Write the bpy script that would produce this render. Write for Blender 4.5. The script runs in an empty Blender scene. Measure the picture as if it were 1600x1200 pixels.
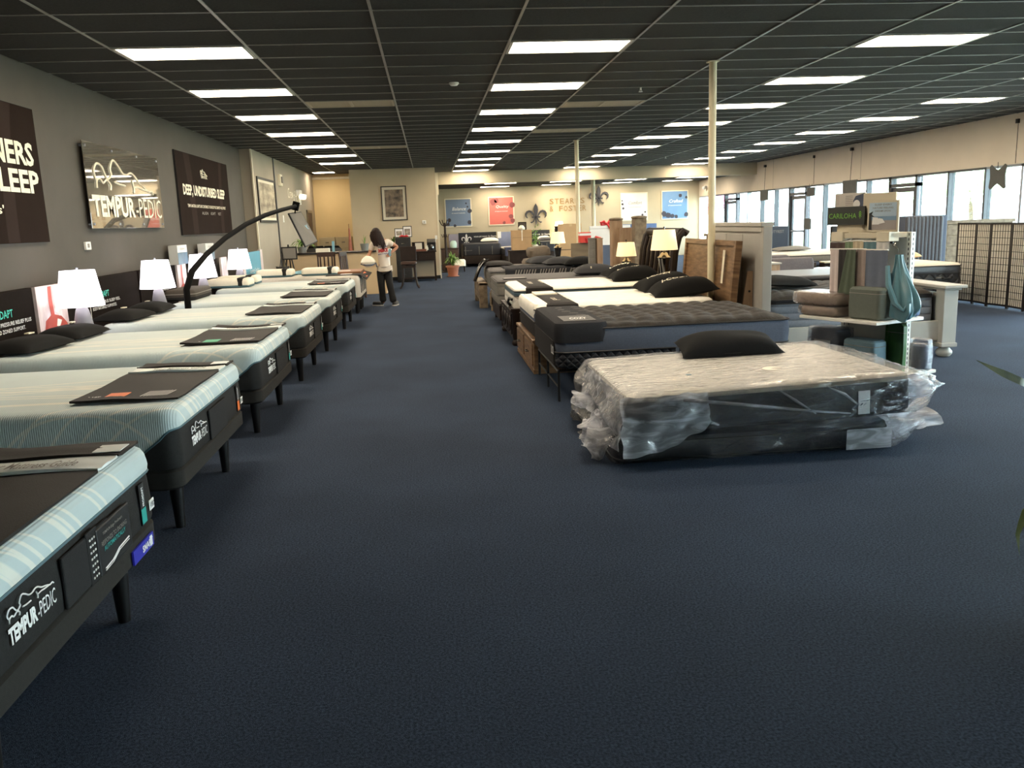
import bpy, bmesh, math, random
from mathutils import Vector, Matrix
from math import sin, cos, pi, radians
random.seed(7)
SC = bpy.context.scene
C = SC.collection
# ------------------------------------------------------------------ camera, world, exposure
FPX, YAW, PITCH, ROLL, CAMH = 1313.6, 0.0907, 0.19103, -0.0365, 1.65
_cy, _sy, _cp, _sp, _cr, _sr = cos(YAW), sin(YAW), cos(PITCH), sin(PITCH), cos(ROLL), sin(ROLL)
_f = Vector((_sy*_cp, _cy*_cp, -_sp)); _r0 = Vector((_cy, -_sy, 0)); _u0 = _r0.cross(_f)
_r = _cr*_r0 + _sr*_u0; _u = -_sr*_r0 + _cr*_u0
cam = bpy.data.objects.new('camera', bpy.data.cameras.new('camera')); C.objects.link(cam)
cam.matrix_world = Matrix(((_r.x, _u.x, -_f.x, 0), (_r.y, _u.y, -_f.y, 0), (_r.z, _u.z, -_f.z, CAMH), (0, 0, 0, 1)))
cam.data.sensor_width = 36; cam.data.lens = 36*FPX/1600
cam.data.clip_start = .05; cam.data.clip_end = 300
SC.camera = cam
W = bpy.data.worlds.new('sky'); SC.world = W; W.use_nodes = True
bg = W.node_tree.nodes['Background']
bg.inputs[0].default_value = (.80, .90, 1, 1); bg.inputs[1].default_value = 13.0
SC.view_settings.view_transform = 'Standard'; SC.view_settings.look = 'None'
SC.view_settings.gamma = 1; SC.view_settings.use_curve_mapping = False
SC.view_settings.exposure = 1.22
TROFFER = 13.0; SHADE_L = 1.1; SHADE_R = 0.36

def at(px, py, ax, val):
    "point of the plane axis=val seen at pixel px,py"
    v = _f + _r*((px-800)/FPX) - _u*((py-600)/FPX)
    o = Vector((0, 0, CAMH)); return o + v*((val-o[ax])/v[ax])

# ------------------------------------------------------------------ mesh collecting
class MB:
    def __init__(s): s.v = []; s.f = []
    def add(s, vs, fs):
        n = len(s.v); s.v += [tuple(v) for v in vs]; s.f += [tuple(i+n for i in f) for f in fs]; return s
    def box(s, x0, x1, y0, y1, z0, z1):
        return s.add([(x0,y0,z0),(x1,y0,z0),(x1,y1,z0),(x0,y1,z0),(x0,y0,z1),(x1,y0,z1),(x1,y1,z1),(x0,y1,z1)],
                     [(3,2,1,0),(4,5,6,7),(0,1,5,4),(1,2,6,5),(2,3,7,6),(3,0,4,7)])
    def obox(s, M, sx, sy, sz):
        b = MB().box(-sx/2, sx/2, -sy/2, sy/2, -sz/2, sz/2); b.xf(M); return s.add(b.v, b.f)
    def xf(s, M): s.v = [tuple(M @ Vector(v)) for v in s.v]; return s
    def join(s, o): return s.add(o.v, o.f)
    def loft(s, loops, cap=True, closed=True):
        n = len(loops[0]); vs = [p for l in loops for p in l]; fs = []
        for i in range(len(loops)-1):
            for j in range(n if closed else n-1):
                a = i*n+j; b = i*n+(j+1) % n; fs.append((a, b, b+n, a+n))
        if cap: fs += [tuple(range(n-1, -1, -1)), tuple(range((len(loops)-1)*n, len(loops)*n))]
        return s.add(vs, fs)
    def tube(s, pts, r, n=8, cap=True):
        pts = [Vector(p) for p in pts]; rs = r if isinstance(r, (list, tuple)) else [r]*len(pts)
        loops = []; prev = None
        for i, p in enumerate(pts):
            d = (pts[min(i+1, len(pts)-1)] - pts[max(i-1, 0)]).normalized()
            if prev is None:
                a = Vector((0, 0, 1)) if abs(d.z) < .9 else Vector((1, 0, 0)); x = d.cross(a).normalized()
            else: x = (prev - d*prev.dot(d)).normalized()
            prev = x; y = d.cross(x)
            loops.append([p + x*(rs[i]*cos(2*pi*k/n)) + y*(rs[i]*sin(2*pi*k/n)) for k in range(n)])
        return s.loft(loops, cap)
    def cyl(s, p0, p1, r0, r1=None, n=14): return s.tube([p0, p1], [r0, r0 if r1 is None else r1], n)
    def lathe(s, prof, c=(0, 0, 0), n=20, sq=None):
        loops = []
        for r, z in prof:
            L = []
            for k in range(n):
                a = 2*pi*k/n
                if sq:
                    q = (abs(cos(a))**sq + abs(sin(a))**sq)**(-1/sq)
                else: q = 1
                L.append((c[0]+r*q*cos(a), c[1]+r*q*sin(a), c[2]+z))
            loops.append(L)
        return s.loft(loops)
    def grid(s, nu, nv, fn, closed_u=False):
        vs = [fn(i/nu, j/nv) for j in range(nv+1) for i in range(nu+1)]
        fs = [(j*(nu+1)+i, j*(nu+1)+i+1, (j+1)*(nu+1)+i+1, (j+1)*(nu+1)+i) for j in range(nv) for i in range(nu)]
        return s.add(vs, fs)
    def prism(s, poly, o, u, v, t):
        "flat outline poly (a,b) in frame o,u,v pushed by t along u x v"
        o, u, v = Vector(o), Vector(u), Vector(v); n = u.cross(v).normalized()*t
        l0 = [o+u*a+v*b for a, b in poly]; return s.loft([l0, [p+n for p in l0]])

def smoothstep(a, b, x):
    t = max(0, min(1, (x-a)/(b-a))); return t*t*(3-2*t)
def rrect(x0, x1, y0, y1, r, n=5):
    pts = []
    for cx, cy, a0 in ((x1-r, y1-r, 0), (x0+r, y1-r, 90), (x0+r, y0+r, 180), (x1-r, y0+r, 270)):
        for k in range(n+1):
            a = radians(a0+90*k/n); pts.append((cx+r*cos(a), cy+r*sin(a)))
    return pts
def slab(x0, x1, y0, y1, r, prof, n=5):
    "rounded block: prof is a list of (inset, z)"
    loops = []
    for ins, z in prof:
        loops.append([(p[0], p[1], z) for p in rrect(x0+ins, x1-ins, y0+ins, y1-ins, max(.004, r-ins*.6), n)])
    return MB().loft(loops)
def obj(name, mb, m, parent=None, smooth=False, bevel=0, sub=0, loc=None, M=None):
    me = bpy.data.meshes.new(name); me.from_pydata([tuple(v) for v in mb.v], [], mb.f); me.update()
    if smooth:
        me.polygons.foreach_set('use_smooth', [True]*len(me.polygons))
        if smooth != 'all':
            try: me.set_sharp_from_angle(angle=radians(40))
            except Exception: pass
    if m: me.materials.append(m)
    o = bpy.data.objects.new(name, me); C.objects.link(o)
    if parent: o.parent = parent
    if loc: o.location = loc
    if M: o.matrix_local = M
    if bevel:
        b = o.modifiers.new('b', 'BEVEL'); b.width = bevel; b.segments = 2; b.limit_method = 'ANGLE'; b.angle_limit = radians(50)
    if sub:
        b = o.modifiers.new('s', 'SUBSURF'); b.levels = sub; b.render_levels = sub
    return o
def thing(name, label, cat, loc=(0, 0, 0), rz=0, group=None):
    o = bpy.data.objects.new(name, None); C.objects.link(o); o.empty_display_size = .1
    o.location = loc; o.rotation_euler = (0, 0, rz); o['label'] = label; o['category'] = cat
    if group: o['group'] = group
    return o
def tag(o, label, cat, group=None):
    o['label'] = label; o['category'] = cat
    if group: o['group'] = group
    return o
def struct(name, mb, m, parent=None, **k):
    o = obj(name, mb, m, parent, **k); o['kind'] = 'structure'; return o
def dup(root, loc, rz=0, label=None, group=None):
    r = root.copy(); C.objects.link(r); r.location = loc; r.rotation_euler = (0, 0, rz)
    if label: r['label'] = label
    if group: r['group'] = group
    for ch in list(root.children):
        c = ch.copy(); C.objects.link(c); c.parent = r
        for g in ch.children:
            d = g.copy(); C.objects.link(d); d.parent = c
    return r

# ------------------------------------------------------------------ materials
def lin(c): return tuple(((x/255)/12.92 if x/255 < .04045 else ((x/255+.055)/1.055)**2.4) for x in c) + (1,)
def mat(name, rgb, rough=.6, metal=0, var=.12, scale=8, bump=0, bscale=60, spec=.5, rgb2=None, stretch=None, emit=0, coat=0, sheen=0, tex='noise'):
    m = bpy.data.materials.new(name); m.use_nodes = True; nt = m.node_tree; N = nt.nodes; L = nt.links
    b = N['Principled BSDF']; b.inputs['Roughness'].default_value = rough; b.inputs['Metallic'].default_value = metal
    b.inputs['Specular IOR Level'].default_value = spec
    if coat: b.inputs['Coat Weight'].default_value = coat; b.inputs['Coat Roughness'].default_value = .1
    if sheen: b.inputs['Sheen Weight'].default_value = sheen
    tc = N.new('ShaderNodeTexCoord'); mp = N.new('ShaderNodeMapping'); L.new(tc.outputs['Object'], mp.inputs[0])
    if stretch: mp.inputs['Scale'].default_value = stretch
    c = lin(rgb)
    if tex == 'noise':
        t = N.new('ShaderNodeTexNoise'); t.inputs['Scale'].default_value = scale; t.inputs['Detail'].default_value = 4
    else:
        t = N.new('ShaderNodeTexWave'); t.inputs['Scale'].default_value = scale; t.inputs['Distortion'].default_value = 3
    L.new(mp.outputs[0], t.inputs['Vector'])
    r = N.new('ShaderNodeValToRGB'); r.color_ramp.elements[0].position = .3; r.color_ramp.elements[1].position = .7
    c2 = lin(rgb2) if rgb2 else tuple(min(1, x*(1+var)) for x in c[:3])+(1,)
    c1 = c if rgb2 else tuple(x*(1-var) for x in c[:3])+(1,)
    r.color_ramp.elements[0].color = c1; r.color_ramp.elements[1].color = c2
    L.new(t.outputs['Fac'], r.inputs[0]); L.new(r.outputs[0], b.inputs['Base Color'])
    if emit:
        L.new(r.outputs[0], b.inputs['Emission Color']); b.inputs['Emission Strength'].default_value = emit
    if bump:
        t2 = N.new('ShaderNodeTexNoise'); t2.inputs['Scale'].default_value = bscale; t2.inputs['Detail'].default_value = 3
        L.new(mp.outputs[0], t2.inputs['Vector'])
        bp = N.new('ShaderNodeBump'); bp.inputs['Strength'].default_value = min(1, bump); bp.inputs['Distance'].default_value = .01
        L.new(t2.outputs['Fac'], bp.inputs['Height']); L.new(bp.outputs[0], b.inputs['Normal'])
    return m
def nmath(nt, op, a, b=None, c=None):
    n = nt.nodes.new('ShaderNodeMath'); n.operation = op
    for i, x in enumerate((a, b, c)):
        if x is None: continue
        if isinstance(x, (int, float)): n.inputs[i].default_value = x
        else: nt.links.new(x, n.inputs[i])
    return n.outputs[0]
def quilt(m, freq, strength=.6, dist=.02, diamond=True, along=(0, 1)):
    "adds a diamond or box stitched relief to a material"
    nt = m.node_tree; b = nt.nodes['Principled BSDF']; tc = nt.nodes.new('ShaderNodeTexCoord')
    sp = nt.nodes.new('ShaderNodeSeparateXYZ'); nt.links.new(tc.outputs['Object'], sp.inputs[0])
    x, y = sp.outputs[along[0]], sp.outputs[along[1]]
    if diamond: p, q = nmath(nt, 'ADD', x, y), nmath(nt, 'SUBTRACT', x, y)
    else: p, q = x, y
    s1 = nmath(nt, 'ABSOLUTE', nmath(nt, 'SINE', nmath(nt, 'MULTIPLY', p, freq)))
    s2 = nmath(nt, 'ABSOLUTE', nmath(nt, 'SINE', nmath(nt, 'MULTIPLY', q, freq)))
    h = nmath(nt, 'POWER', nmath(nt, 'MINIMUM', s1, s2), .5)
    bp = nt.nodes.new('ShaderNodeBump'); bp.inputs['Strength'].default_value = strength; bp.inputs['Distance'].default_value = dist
    nt.links.new(h, bp.inputs['Height'])
    old = b.inputs['Normal'].links
    if old: nt.links.new(old[0].from_socket, bp.inputs['Normal'])
    nt.links.new(bp.outputs[0], b.inputs['Normal']); return m
def glow(name, rgb, s):
    m = bpy.data.materials.new(name); m.use_nodes = True; nt = m.node_tree
    b = nt.nodes['Principled BSDF']; b.inputs['Base Color'].default_value = lin(rgb)
    b.inputs['Emission Color'].default_value = lin(rgb); b.inputs['Emission Strength'].default_value = s; return m
def clear(name, tint, gloss, rough=.02, milk=0, wr=0):
    "thin clear sheet: see-through, a grazing gloss, optional milkiness and wrinkles"
    m = bpy.data.materials.new(name); m.use_nodes = True; nt = m.node_tree; N = nt.nodes; L = nt.links
    N.remove(N['Principled BSDF']); out = N['Material Output']
    tr = N.new('ShaderNodeBsdfTransparent'); tr.inputs[0].default_value = lin(tint)
    gl = N.new('ShaderNodeBsdfGlossy'); gl.inputs['Roughness'].default_value = rough
    fr = N.new('ShaderNodeFresnel'); fr.inputs[0].default_value = 1.45
    fac = nmath(nt, 'MULTIPLY', fr.outputs[0], gloss)
    mx = N.new('ShaderNodeMixShader'); L.new(fac, mx.inputs[0]); L.new(tr.outputs[0], mx.inputs[1]); L.new(gl.outputs[0], mx.inputs[2])
    last = mx
    tc = N.new('ShaderNodeTexCoord'); mp = N.new('ShaderNodeMapping'); L.new(tc.outputs['Object'], mp.inputs[0])
    if milk:
        df = N.new('ShaderNodeBsdfDiffuse'); df.inputs[0].default_value = lin((235, 238, 245))
        tl = N.new('ShaderNodeBsdfTranslucent'); tl.inputs[0].default_value = lin((235, 238, 245))
        ad = N.new('ShaderNodeMixShader'); L.new(df.outputs[0], ad.inputs[1]); L.new(tl.outputs[0], ad.inputs[2])
        t = N.new('ShaderNodeTexNoise'); t.inputs['Scale'].default_value = 5; t.inputs['Detail'].default_value = 5; t.inputs['Distortion'].default_value = 1.5
        mp.inputs['Scale'].default_value = (.7, 2.6, 2.6)
        L.new(mp.outputs[0], t.inputs['Vector'])
        mr = N.new('ShaderNodeMapRange'); mr.inputs[1].default_value = .45; mr.inputs[2].default_value = .75
        mr.inputs[3].default_value = milk*.45; mr.inputs[4].default_value = min(1, milk*2.4); L.new(t.outputs['Fac'], mr.inputs[0])
        m2 = N.new('ShaderNodeMixShader'); L.new(mr.outputs[0], m2.inputs[0]); L.new(mx.outputs[0], m2.inputs[1]); L.new(ad.outputs[0], m2.inputs[2]); last = m2
    if wr:
        t3 = N.new('ShaderNodeTexNoise'); t3.inputs['Scale'].default_value = 7; t3.inputs['Detail'].default_value = 4; t3.inputs['Distortion'].default_value = 2
        L.new(mp.outputs[0], t3.inputs['Vector'])
        bp = N.new('ShaderNodeBump'); bp.inputs['Strength'].default_value = wr; bp.inputs['Distance'].default_value = .05
        L.new(t3.outputs['Fac'], bp.inputs['Height']); L.new(bp.outputs[0], gl.inputs['Normal']); L.new(bp.outputs[0], fr.inputs['Normal'])
    L.new(last.outputs[0], out.inputs[0]); return m

# ------------------------------------------------------------------ lettering
_tc = {}
def letters(s, bold=0):
    if (s, bold) in _tc: return _tc[(s, bold)]
    cu = bpy.data.curves.new('t', 'FONT'); cu.body = s; cu.resolution_u = 2; cu.offset = bold; cu.size = 1
    o = bpy.data.objects.new('t', cu); C.objects.link(o)
    dg = bpy.context.evaluated_depsgraph_get(); me = bpy.data.meshes.new_from_object(o.evaluated_get(dg))
    v = [tuple(p.co) for p in me.vertices]; f = [tuple(p.vertices) for p in me.polygons]
    bpy.data.objects.remove(o); bpy.data.meshes.remove(me)
    x0 = min(p[0] for p in v); x1 = max(p[0] for p in v); y0 = min(p[1] for p in v); y1 = max(p[1] for p in v)
    v = [((p[0]-x0)/(x1-x0), (p[1]-y0)/(y1-y0)) for p in v]
    _tc[(s, bold)] = (v, f, (x1-x0)/(y1-y0)); return _tc[(s, bold)]
def put_text(mb, s, o, u, v, w, h=None, bold=0, italic=0, lift=.002):
    vs, fs, asp = letters(s, bold)
    if h is None: h = w/asp
    if w is None: w = h*asp
    o, u, v = Vector(o), Vector(u).normalized(), Vector(v).normalized(); n = u.cross(v)*lift
    mb.add([o+n+u*(a*w+italic*b*h)+v*(b*h) for a, b in vs], fs); return mb
def logo(mb, o, u, v, w, h, t, lift=.003):
    "line drawing of a reclining sleeper"
    o, u, v = Vector(o), Vector(u).normalized(), Vector(v).normalized(); n = u.cross(v)*lift
    strokes = [[(.02,.3),(0,.55),(.05,.78),(.12,.74),(.16,.5),(.2,.36),(.26,.5),(.25,.7),(.31,.98),(.38,.85),(.45,.62),(.52,.58),(.58,.66),(.64,.62),(.72,.4),(.82,.25),(.9,.1),(.95,.13),(.98,.03)],
               [(.02,.05),(.03,.28),(.08,.35),(.12,.22),(.18,.33),(.23,.2),(.22,.02)], [(.3,.3),(.38,.24),(.47,.22)], [(.6,.42),(.62,.18),(.61,0)], [(.62,.2),(.7,.22),(.78,.16),(.88,.13)]]
    for st in strokes:
        pts = []
        for i in range(len(st)-1):
            for k in range(3):
                q = k/3; p0 = st[max(i-1,0)]; p1 = st[i]; p2 = st[i+1]; p3 = st[min(i+2,len(st)-1)]
                pts.append(tuple(.5*((2*p1[c])+(-p0[c]+p2[c])*q+(2*p0[c]-5*p1[c]+4*p2[c]-p3[c])*q*q+(-p0[c]+3*p1[c]-3*p2[c]+p3[c])*q**3) for c in (0,1)))
        pts.append(st[-1])
        mb.tube([o+n+u*(a*w)+v*(b*h) for a, b in pts], t, 4)
    return mb
def fleur(mb, o, u, v, w, h, t):
    "fleur-de-lis emblem, thickness t"
    def P(poly): mb.prism([(a*w, b*h) for a, b in poly], o, u, v, t)
    P([(0,1),(.08,.86),(.1,.72),(.07,.56),(.035,.42),(.03,.2),(0,0),(-.03,.2),(-.035,.42),(-.07,.56),(-.1,.72),(-.08,.86)][::-1])
    P([(-.2,.44),(.2,.44),(.2,.36),(-.2,.36)][::-1] if False else [(-.19,.36),(.19,.36),(.19,.43),(-.19,.43)])
    for sg in (1, -1):
        outer = [(.05,.42),(.1,.56),(.19,.67),(.3,.71),(.42,.67),(.49,.56),(.48,.44),(.42,.36),(.36,.36)]
        inner = [(.4,.42),(.42,.5),(.38,.58),(.3,.61),(.22,.58),(.15,.5),(.1,.42)]
        pl = outer+inner
        pl = [(a*sg, b) for a, b in pl]; P(pl if sg < 0 else pl[::-1])
        pl = [(.03,.34),(.1,.2),(.2,.13),(.27,.17),(.23,.2),(.17,.2),(.12,.26),(.08,.36)]
        pl = [(a*sg, b) for a, b in pl]; P(pl if sg > 0 else pl[::-1])
    return mb
def atp(px, py, P, n):
    v = _f + _r*((px-800)/FPX) - _u*((py-600)/FPX); o = Vector((0, 0, CAMH)); P, n = Vector(P), Vector(n)
    return o + v*((P-o).dot(n)/v.dot(n))
def skin(name, J, E, m, parent, root, sub=1):
    names = list(J); me = bpy.data.meshes.new(name)
    me.from_pydata([J[n][0] for n in names], [(names.index(a), names.index(b)) for a, b in E], []); me.materials.append(m)
    o = bpy.data.objects.new(name, me); C.objects.link(o); o.parent = parent
    sk = o.modifiers.new('skin', 'SKIN'); sk.use_smooth_shade = True
    for i, n in enumerate(names):
        r = J[n][1]; d = me.skin_vertices[0].data[i]; d.radius = r if isinstance(r, tuple) else (r, r); d.use_root = (n == root)
    s = o.modifiers.new('sub', 'SUBSURF'); s.levels = s.render_levels = sub
    return o
# ================================================================== setting
m_carpet = mat('carpet', (30, 39, 53), .95, var=.5, scale=100, bump=.6, bscale=300, rgb2=(66, 78, 97), spec=.1)
# broad faint traffic patches on the carpet
nt = m_carpet.node_tree; _b = nt.nodes['Principled BSDF']; _src = _b.inputs['Base Color'].links[0].from_socket
_t = nt.nodes.new('ShaderNodeTexNoise'); _t.inputs['Scale'].default_value = .9; _t.inputs['Detail'].default_value = 3
_tc0 = nt.nodes.new('ShaderNodeTexCoord'); nt.links.new(_tc0.outputs['Object'], _t.inputs['Vector'])
_mr = nt.nodes.new('ShaderNodeMapRange'); _mr.inputs[1].default_value = .3; _mr.inputs[2].default_value = .7; _mr.inputs[3].default_value = .86; _mr.inputs[4].default_value = 1.12
nt.links.new(_t.outputs['Fac'], _mr.inputs[0])
_mx = nt.nodes.new('ShaderNodeVectorMath'); _mx.operation = 'SCALE'; nt.links.new(_src, _mx.inputs[0]); nt.links.new(_mr.outputs[0], _mx.inputs['Scale'])
nt.links.new(_mx.outputs[0], _b.inputs['Base Color'])
m_tile = mat('ceiling_tile', (60, 58, 54), .92, var=.15, scale=40, bump=.5, bscale=150, spec=.15)
m_bar = mat('grid_bar', (150, 146, 138), .35, .3, var=.1)
m_greyw = mat('dark_wall', (74, 68, 60), .8, var=.06, scale=3, bump=.05, bscale=80)
m_taupe = mat('taupe_wall', (150, 139, 122), .8, var=.03, scale=2)
m_beige = mat('beige_wall', (196, 178, 148), .8, var=.03, scale=2)
m_cream = mat('cream_wall', (174, 162, 138), .8, var=.03, scale=2)
m_yellow = mat('yellow_wall', (205, 182, 136), .8, var=.03, scale=2)
m_head = mat('header_wall', (222, 208, 188), .8, var=.03, scale=2)
m_trimw = mat('white_trim', (215, 205, 180), .5, var=.03)
m_alu = mat('aluminium_frame', (72, 74, 78), .4, .4, var=.06)
m_alul = mat('pale_aluminium', (150, 155, 165), .4, .4, var=.06)
m_glass = clear('window_glass', (236, 244, 242), .6)
m_blackm = mat('black_metal', (22, 22, 22), .45, .3, var=.1)
m_pave = mat('pavement', (170, 168, 160), .9, var=.08, scale=3)
m_grass = mat('lawn', (170, 180, 140), .95, var=.3, scale=30)
m_white = mat('white_plastic', (225, 222, 214), .4, var=.02)
XL, XR, ZC, YB = -3.84, 11.3, 3.323, 35.0
struct('floor', MB().box(-4.2, 11.6, -3, 36, -.1, 0), m_carpet)
g = struct('ground', MB().box(11.61, 60, -25, 60, -.2, -.05), m_pave)
struct('wall_left', MB().box(-4.0, XL, -3, 18.55, 0, 3.5), m_greyw)
wl = struct('wall_left', MB().box(-4.0, -3.6, 18.55, 28.2, 0, 3.5), m_taupe)
struct('corner_trim', MB().box(-3.62, -3.585, 18.52, 18.56, 0, ZC), m_trimw, wl, bevel=.004)
struct('trim_1', MB().box(-3.60, -3.575, 21.02, 21.10, 0, ZC), m_alu)
struct('wall_office', MB().box(-3.6, -2.25, 28.0, 28.2, 0, 3.5), m_yellow)
struct('trim_2', MB().box(-3.6, -2.25, 27.93, 28.0, 3.17, 3.24), m_trimw)
wp = struct('wall_partition', MB().box(-2.28, .28, 26.2, 35, 0, 3.5), m_beige)
struct('corner_bead', MB().box(.28, .33, 26.19, 26.26, 0, 2.95), m_trimw, wp)
struct('trim_3', MB().box(.28, .40, 28.62, 28.7, 2.6, 3.3), m_trimw)
struct('wall_back', MB().box(.28, 11.6, YB, YB+.2, 0, 3.5), m_cream)
struct('wall_front', MB().box(-4, 11.6, -3.2, -3, 0, 3.5), m_beige)
so = struct('soffit', MB().box(.28, 11.3, 28.7, 28.95, 2.93, 3.5), m_cream)
struct('baseboard_left', MB().box(XL, XL+.015, -3, 18.5, 0, .1), m_blackm)
struct('baseboard_partition', MB().box(-2.28, .3, 26.185, 26.2, 0, .1), m_blackm)
# ceiling: black lay-in tiles on a grid
GA, GB = -1.5816, 8.373
TW, TD = 1.2192, .6096
ce = struct('ceiling', MB().box(-4, 11.5, -3, 28.7, 3.45, 3.55), m_tile)
struct('ceiling', MB().box(.28, 11.5, 28.9, 35.1, 3.03, 3.2), m_tile)
cols = [-1, 2, 5, 8]
lights = set()
for k in cols:
    for j in range(-1, 9):
        if k == -1 and j > 6: continue
        lights.add((k, 4*j))
vents = {(0, 6): 1, (0, 17): 1, (3, 7): 1, (3, 13): 1, (3, 21): 1, (1, 3): 0}
tile_me = None; n_ind = 0; rest = MB()
for m_ in range(-18, 34):
    for k in range(-2, 11):
        x0 = GA+TW*k; y0 = GB+TD*m_; x1 = min(x0+TW, 11.3); y1 = y0+TD
        if (k, m_) in lights or (k, m_) in vents and vents[(k, m_)]: continue
        if x0 < -3.9: x0 = XL
        if k == -2: x0 = XL
        b = [x0+.012, x1-.012, y0+.012, y1-.012]
        if 0 <= m_ < 25 and 0 <= k <= 9 and n_ind < 290:
            if tile_me is None:
                t = MB().box(-TW/2+.012, TW/2-.012, -TD/2+.012, TD/2-.012, 0, .02)
                o0 = obj('ceiling_tile', t, m_tile, ce); tile_me = o0.data
                o0.location = (x0+TW/2, y0+TD/2, ZC+.006)
            else:
                o1 = bpy.data.objects.new('ceiling_tile', tile_me); C.objects.link(o1); o1.parent = ce; o1.location = ((x0+x1)/2, y0+TD/2, ZC+.006+.002*random.random())
            n_ind += 1
        elif b[1] > b[0]: rest.box(*b, ZC+.006, ZC+.026)
r_ = obj('ceiling_tile', rest, m_tile, ce); r_['kind'] = 'stuff'
for k in range(-1, 11):
    x = GA+TW*k; obj('grid_runner', MB().box(x-.012, x+.012, -3, 28.68, ZC-.002, ZC+.03), m_bar, ce)
for m_ in range(-18, 34):
    y = GB+TD*m_; obj('grid_cross_bar', MB().box(XL, XR, y-.0075, y+.0075, ZC, ZC+.03), m_bar, ce)
# troffers
m_diff = glow('lit_diffuser', (255, 238, 212), TROFFER)
m_lframe = mat('light_frame', (200, 196, 185), .5, var=.03)
fr = MB(); w, d = TW-.03, TD-.03
for a in (MB().box(-w/2, w/2, -d/2, -d/2+.03, -.004, .05), MB().box(-w/2, w/2, d/2-.03, d/2, -.004, .05), MB().box(-w/2, -w/2+.03, -d/2, d/2, -.004, .05), MB().box(w/2-.03, w/2, -d/2, d/2, -.004, .05)): fr.join(a)
dfm = MB().box(-w/2+.03, w/2-.03, -d/2+.03, d/2-.03, .0, .03)
rows = {-1: 'the leftmost ceiling row', 2: 'the ceiling row above the aisle', 5: 'the row right of the pillars', 8: 'the row nearest the windows'}
base = None
def ordn(i): return ['nearest', 'second', 'third', 'fourth', 'fifth', 'sixth', 'seventh', 'eighth', 'ninth', 'tenth'][i]
def light(x, y, z, label, grp):
    global base
    if base is None:
        base = thing('ceiling_light', label, 'ceiling light', (x, y, z), 0, grp)
        obj('frame', fr, m_lframe, base); obj('diffuser', dfm, m_diff, base); return base
    return dup(base, (x, y, z), 0, label, grp)
for k in cols:
    first = 2 if k == 8 else 0
    for j in range(-1, 9):
        if k == -1 and j > 6: continue
        lab = ('%s lit light panel in view in %s' % (ordn(j-first), rows[k])) if j >= first else 'lit light panel above and behind the camera in %s' % rows[k]
        if j < first: lab = lab.replace('lit light', 'lit %s light' % ['bare', 'plain', 'wide', 'flat', 'long', 'pale'][first-j-1])
        light(GA+TW*(k+.5), GB+TD*(4*j+.5), ZC-.003, lab, 'light panels in '+rows[k])
for i, (px, py) in enumerate([(782, 285.4), (773, 290.7), (884, 282.4), (869, 287.5), (985, 279.4), (964, 284.3), (1082, 276), (1058, 281)]):
    q = at(px, py+1.3, 2, 3.02); light(q.x, q.y, 3.026, '%s lit panel in the low far ceiling, %s of four columns' % (['front', 'rear'][i % 2], ['leftmost', 'second', 'third', 'rightmost'][i//2]), 'light panels behind the soffit')
l2 = light(-3.1, 26.9, ZC-.005, 'small lit square ceiling panel in front of the yellow office wall', 'office light'); l2.scale = (.55, 1, 1); 
# ceiling vents
m_vent = mat('vent_metal', (190, 176, 150), .5, .2, var=.05)
def vent(k, m_, label, half=0):
    t = thing('ceiling_vent', label, 'ceiling vent', (GA+TW*(k+.5), GB+TD*(m_+.5), ZC-.002), 0, 'ceiling air grilles')
    x0, x1 = -TW/2+.02, TW/2-.02
    f = MB()
    for a in ((x0, x1, -.29, -.26), (x0, x1, .26, .29), (x0, x0+.03, -.26, .26), (x1-.03, x1, -.26, .26), (-.02, .02, -.26, .26)): f.box(a[0], a[1], a[2], a[3], 0, .03)
    obj('frame', f, m_vent, t)
    obj('backing', MB().box(x0, x1, -.28, .28, .03, .035), m_blackm, t)
    s0 = None
    for i in range(9):
        y = -.22+i*.055
        if s0 is None:
            s0 = obj('slat', MB().box(x0+.03, x1-.03, -.014, .014, .008, .014), m_vent, t)
        else: s0 = s0.copy(); C.objects.link(s0)
        s0.location = (0, y, 0)
    return t
vent(0, 6, 'nearer dark metal air grille in the tiles left of the centre aisle')
vent(0, 17, 'farther small-looking air grille in the tiles left of the centre aisle')
vent(3, 7, 'pale double air grille in the tiles right of the centre row of lights')
vent(3, 13, 'second air grille beyond the pale double one, right of the centre lights')
vent(3, 21, 'farthest thin air grille right of the centre lights')
t = thing('smoke_detector', 'small round white smoke detector on the black ceiling, left of the centre row of lights', 'smoke detector', (.4, 10.7, ZC))
obj('body', MB().lathe([(.0, -.035), (.04, -.035), (.055, -.02), (.06, 0)]), m_white, t, smooth=True)
obj('vent_ring', MB().lathe([(.057, -.018), (.062, -.014), (.062, -.01), (.057, -.006)]), m_lframe, t, smooth=True)
for (px, py, lab) in ((1001, 140, 'small white sprinkler head under the tiles beside the pale double grille'), (1040, 246, 'small pale sprinkler head far back, right of the second pillar'),):
    p = at(px, py, 2, ZC-.03); t = thing('sprinkler', lab, 'sprinkler', (p.x, p.y, ZC-.005))
    obj('pipe', MB().cyl((0, 0, 0), (0, 0, -.035), .012), m_white, t); obj('deflector', MB().cyl((0, 0, -.05), (0, 0, -.054), .028), m_white, t)
    obj('frame_arm', MB().tube([(.012, 0, -.03), (.02, 0, -.04), (0, 0, -.05)], .003, 5).tube([(-.012, 0, -.03), (-.02, 0, -.04), (0, 0, -.05)], .003, 5), m_white, t)
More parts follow.
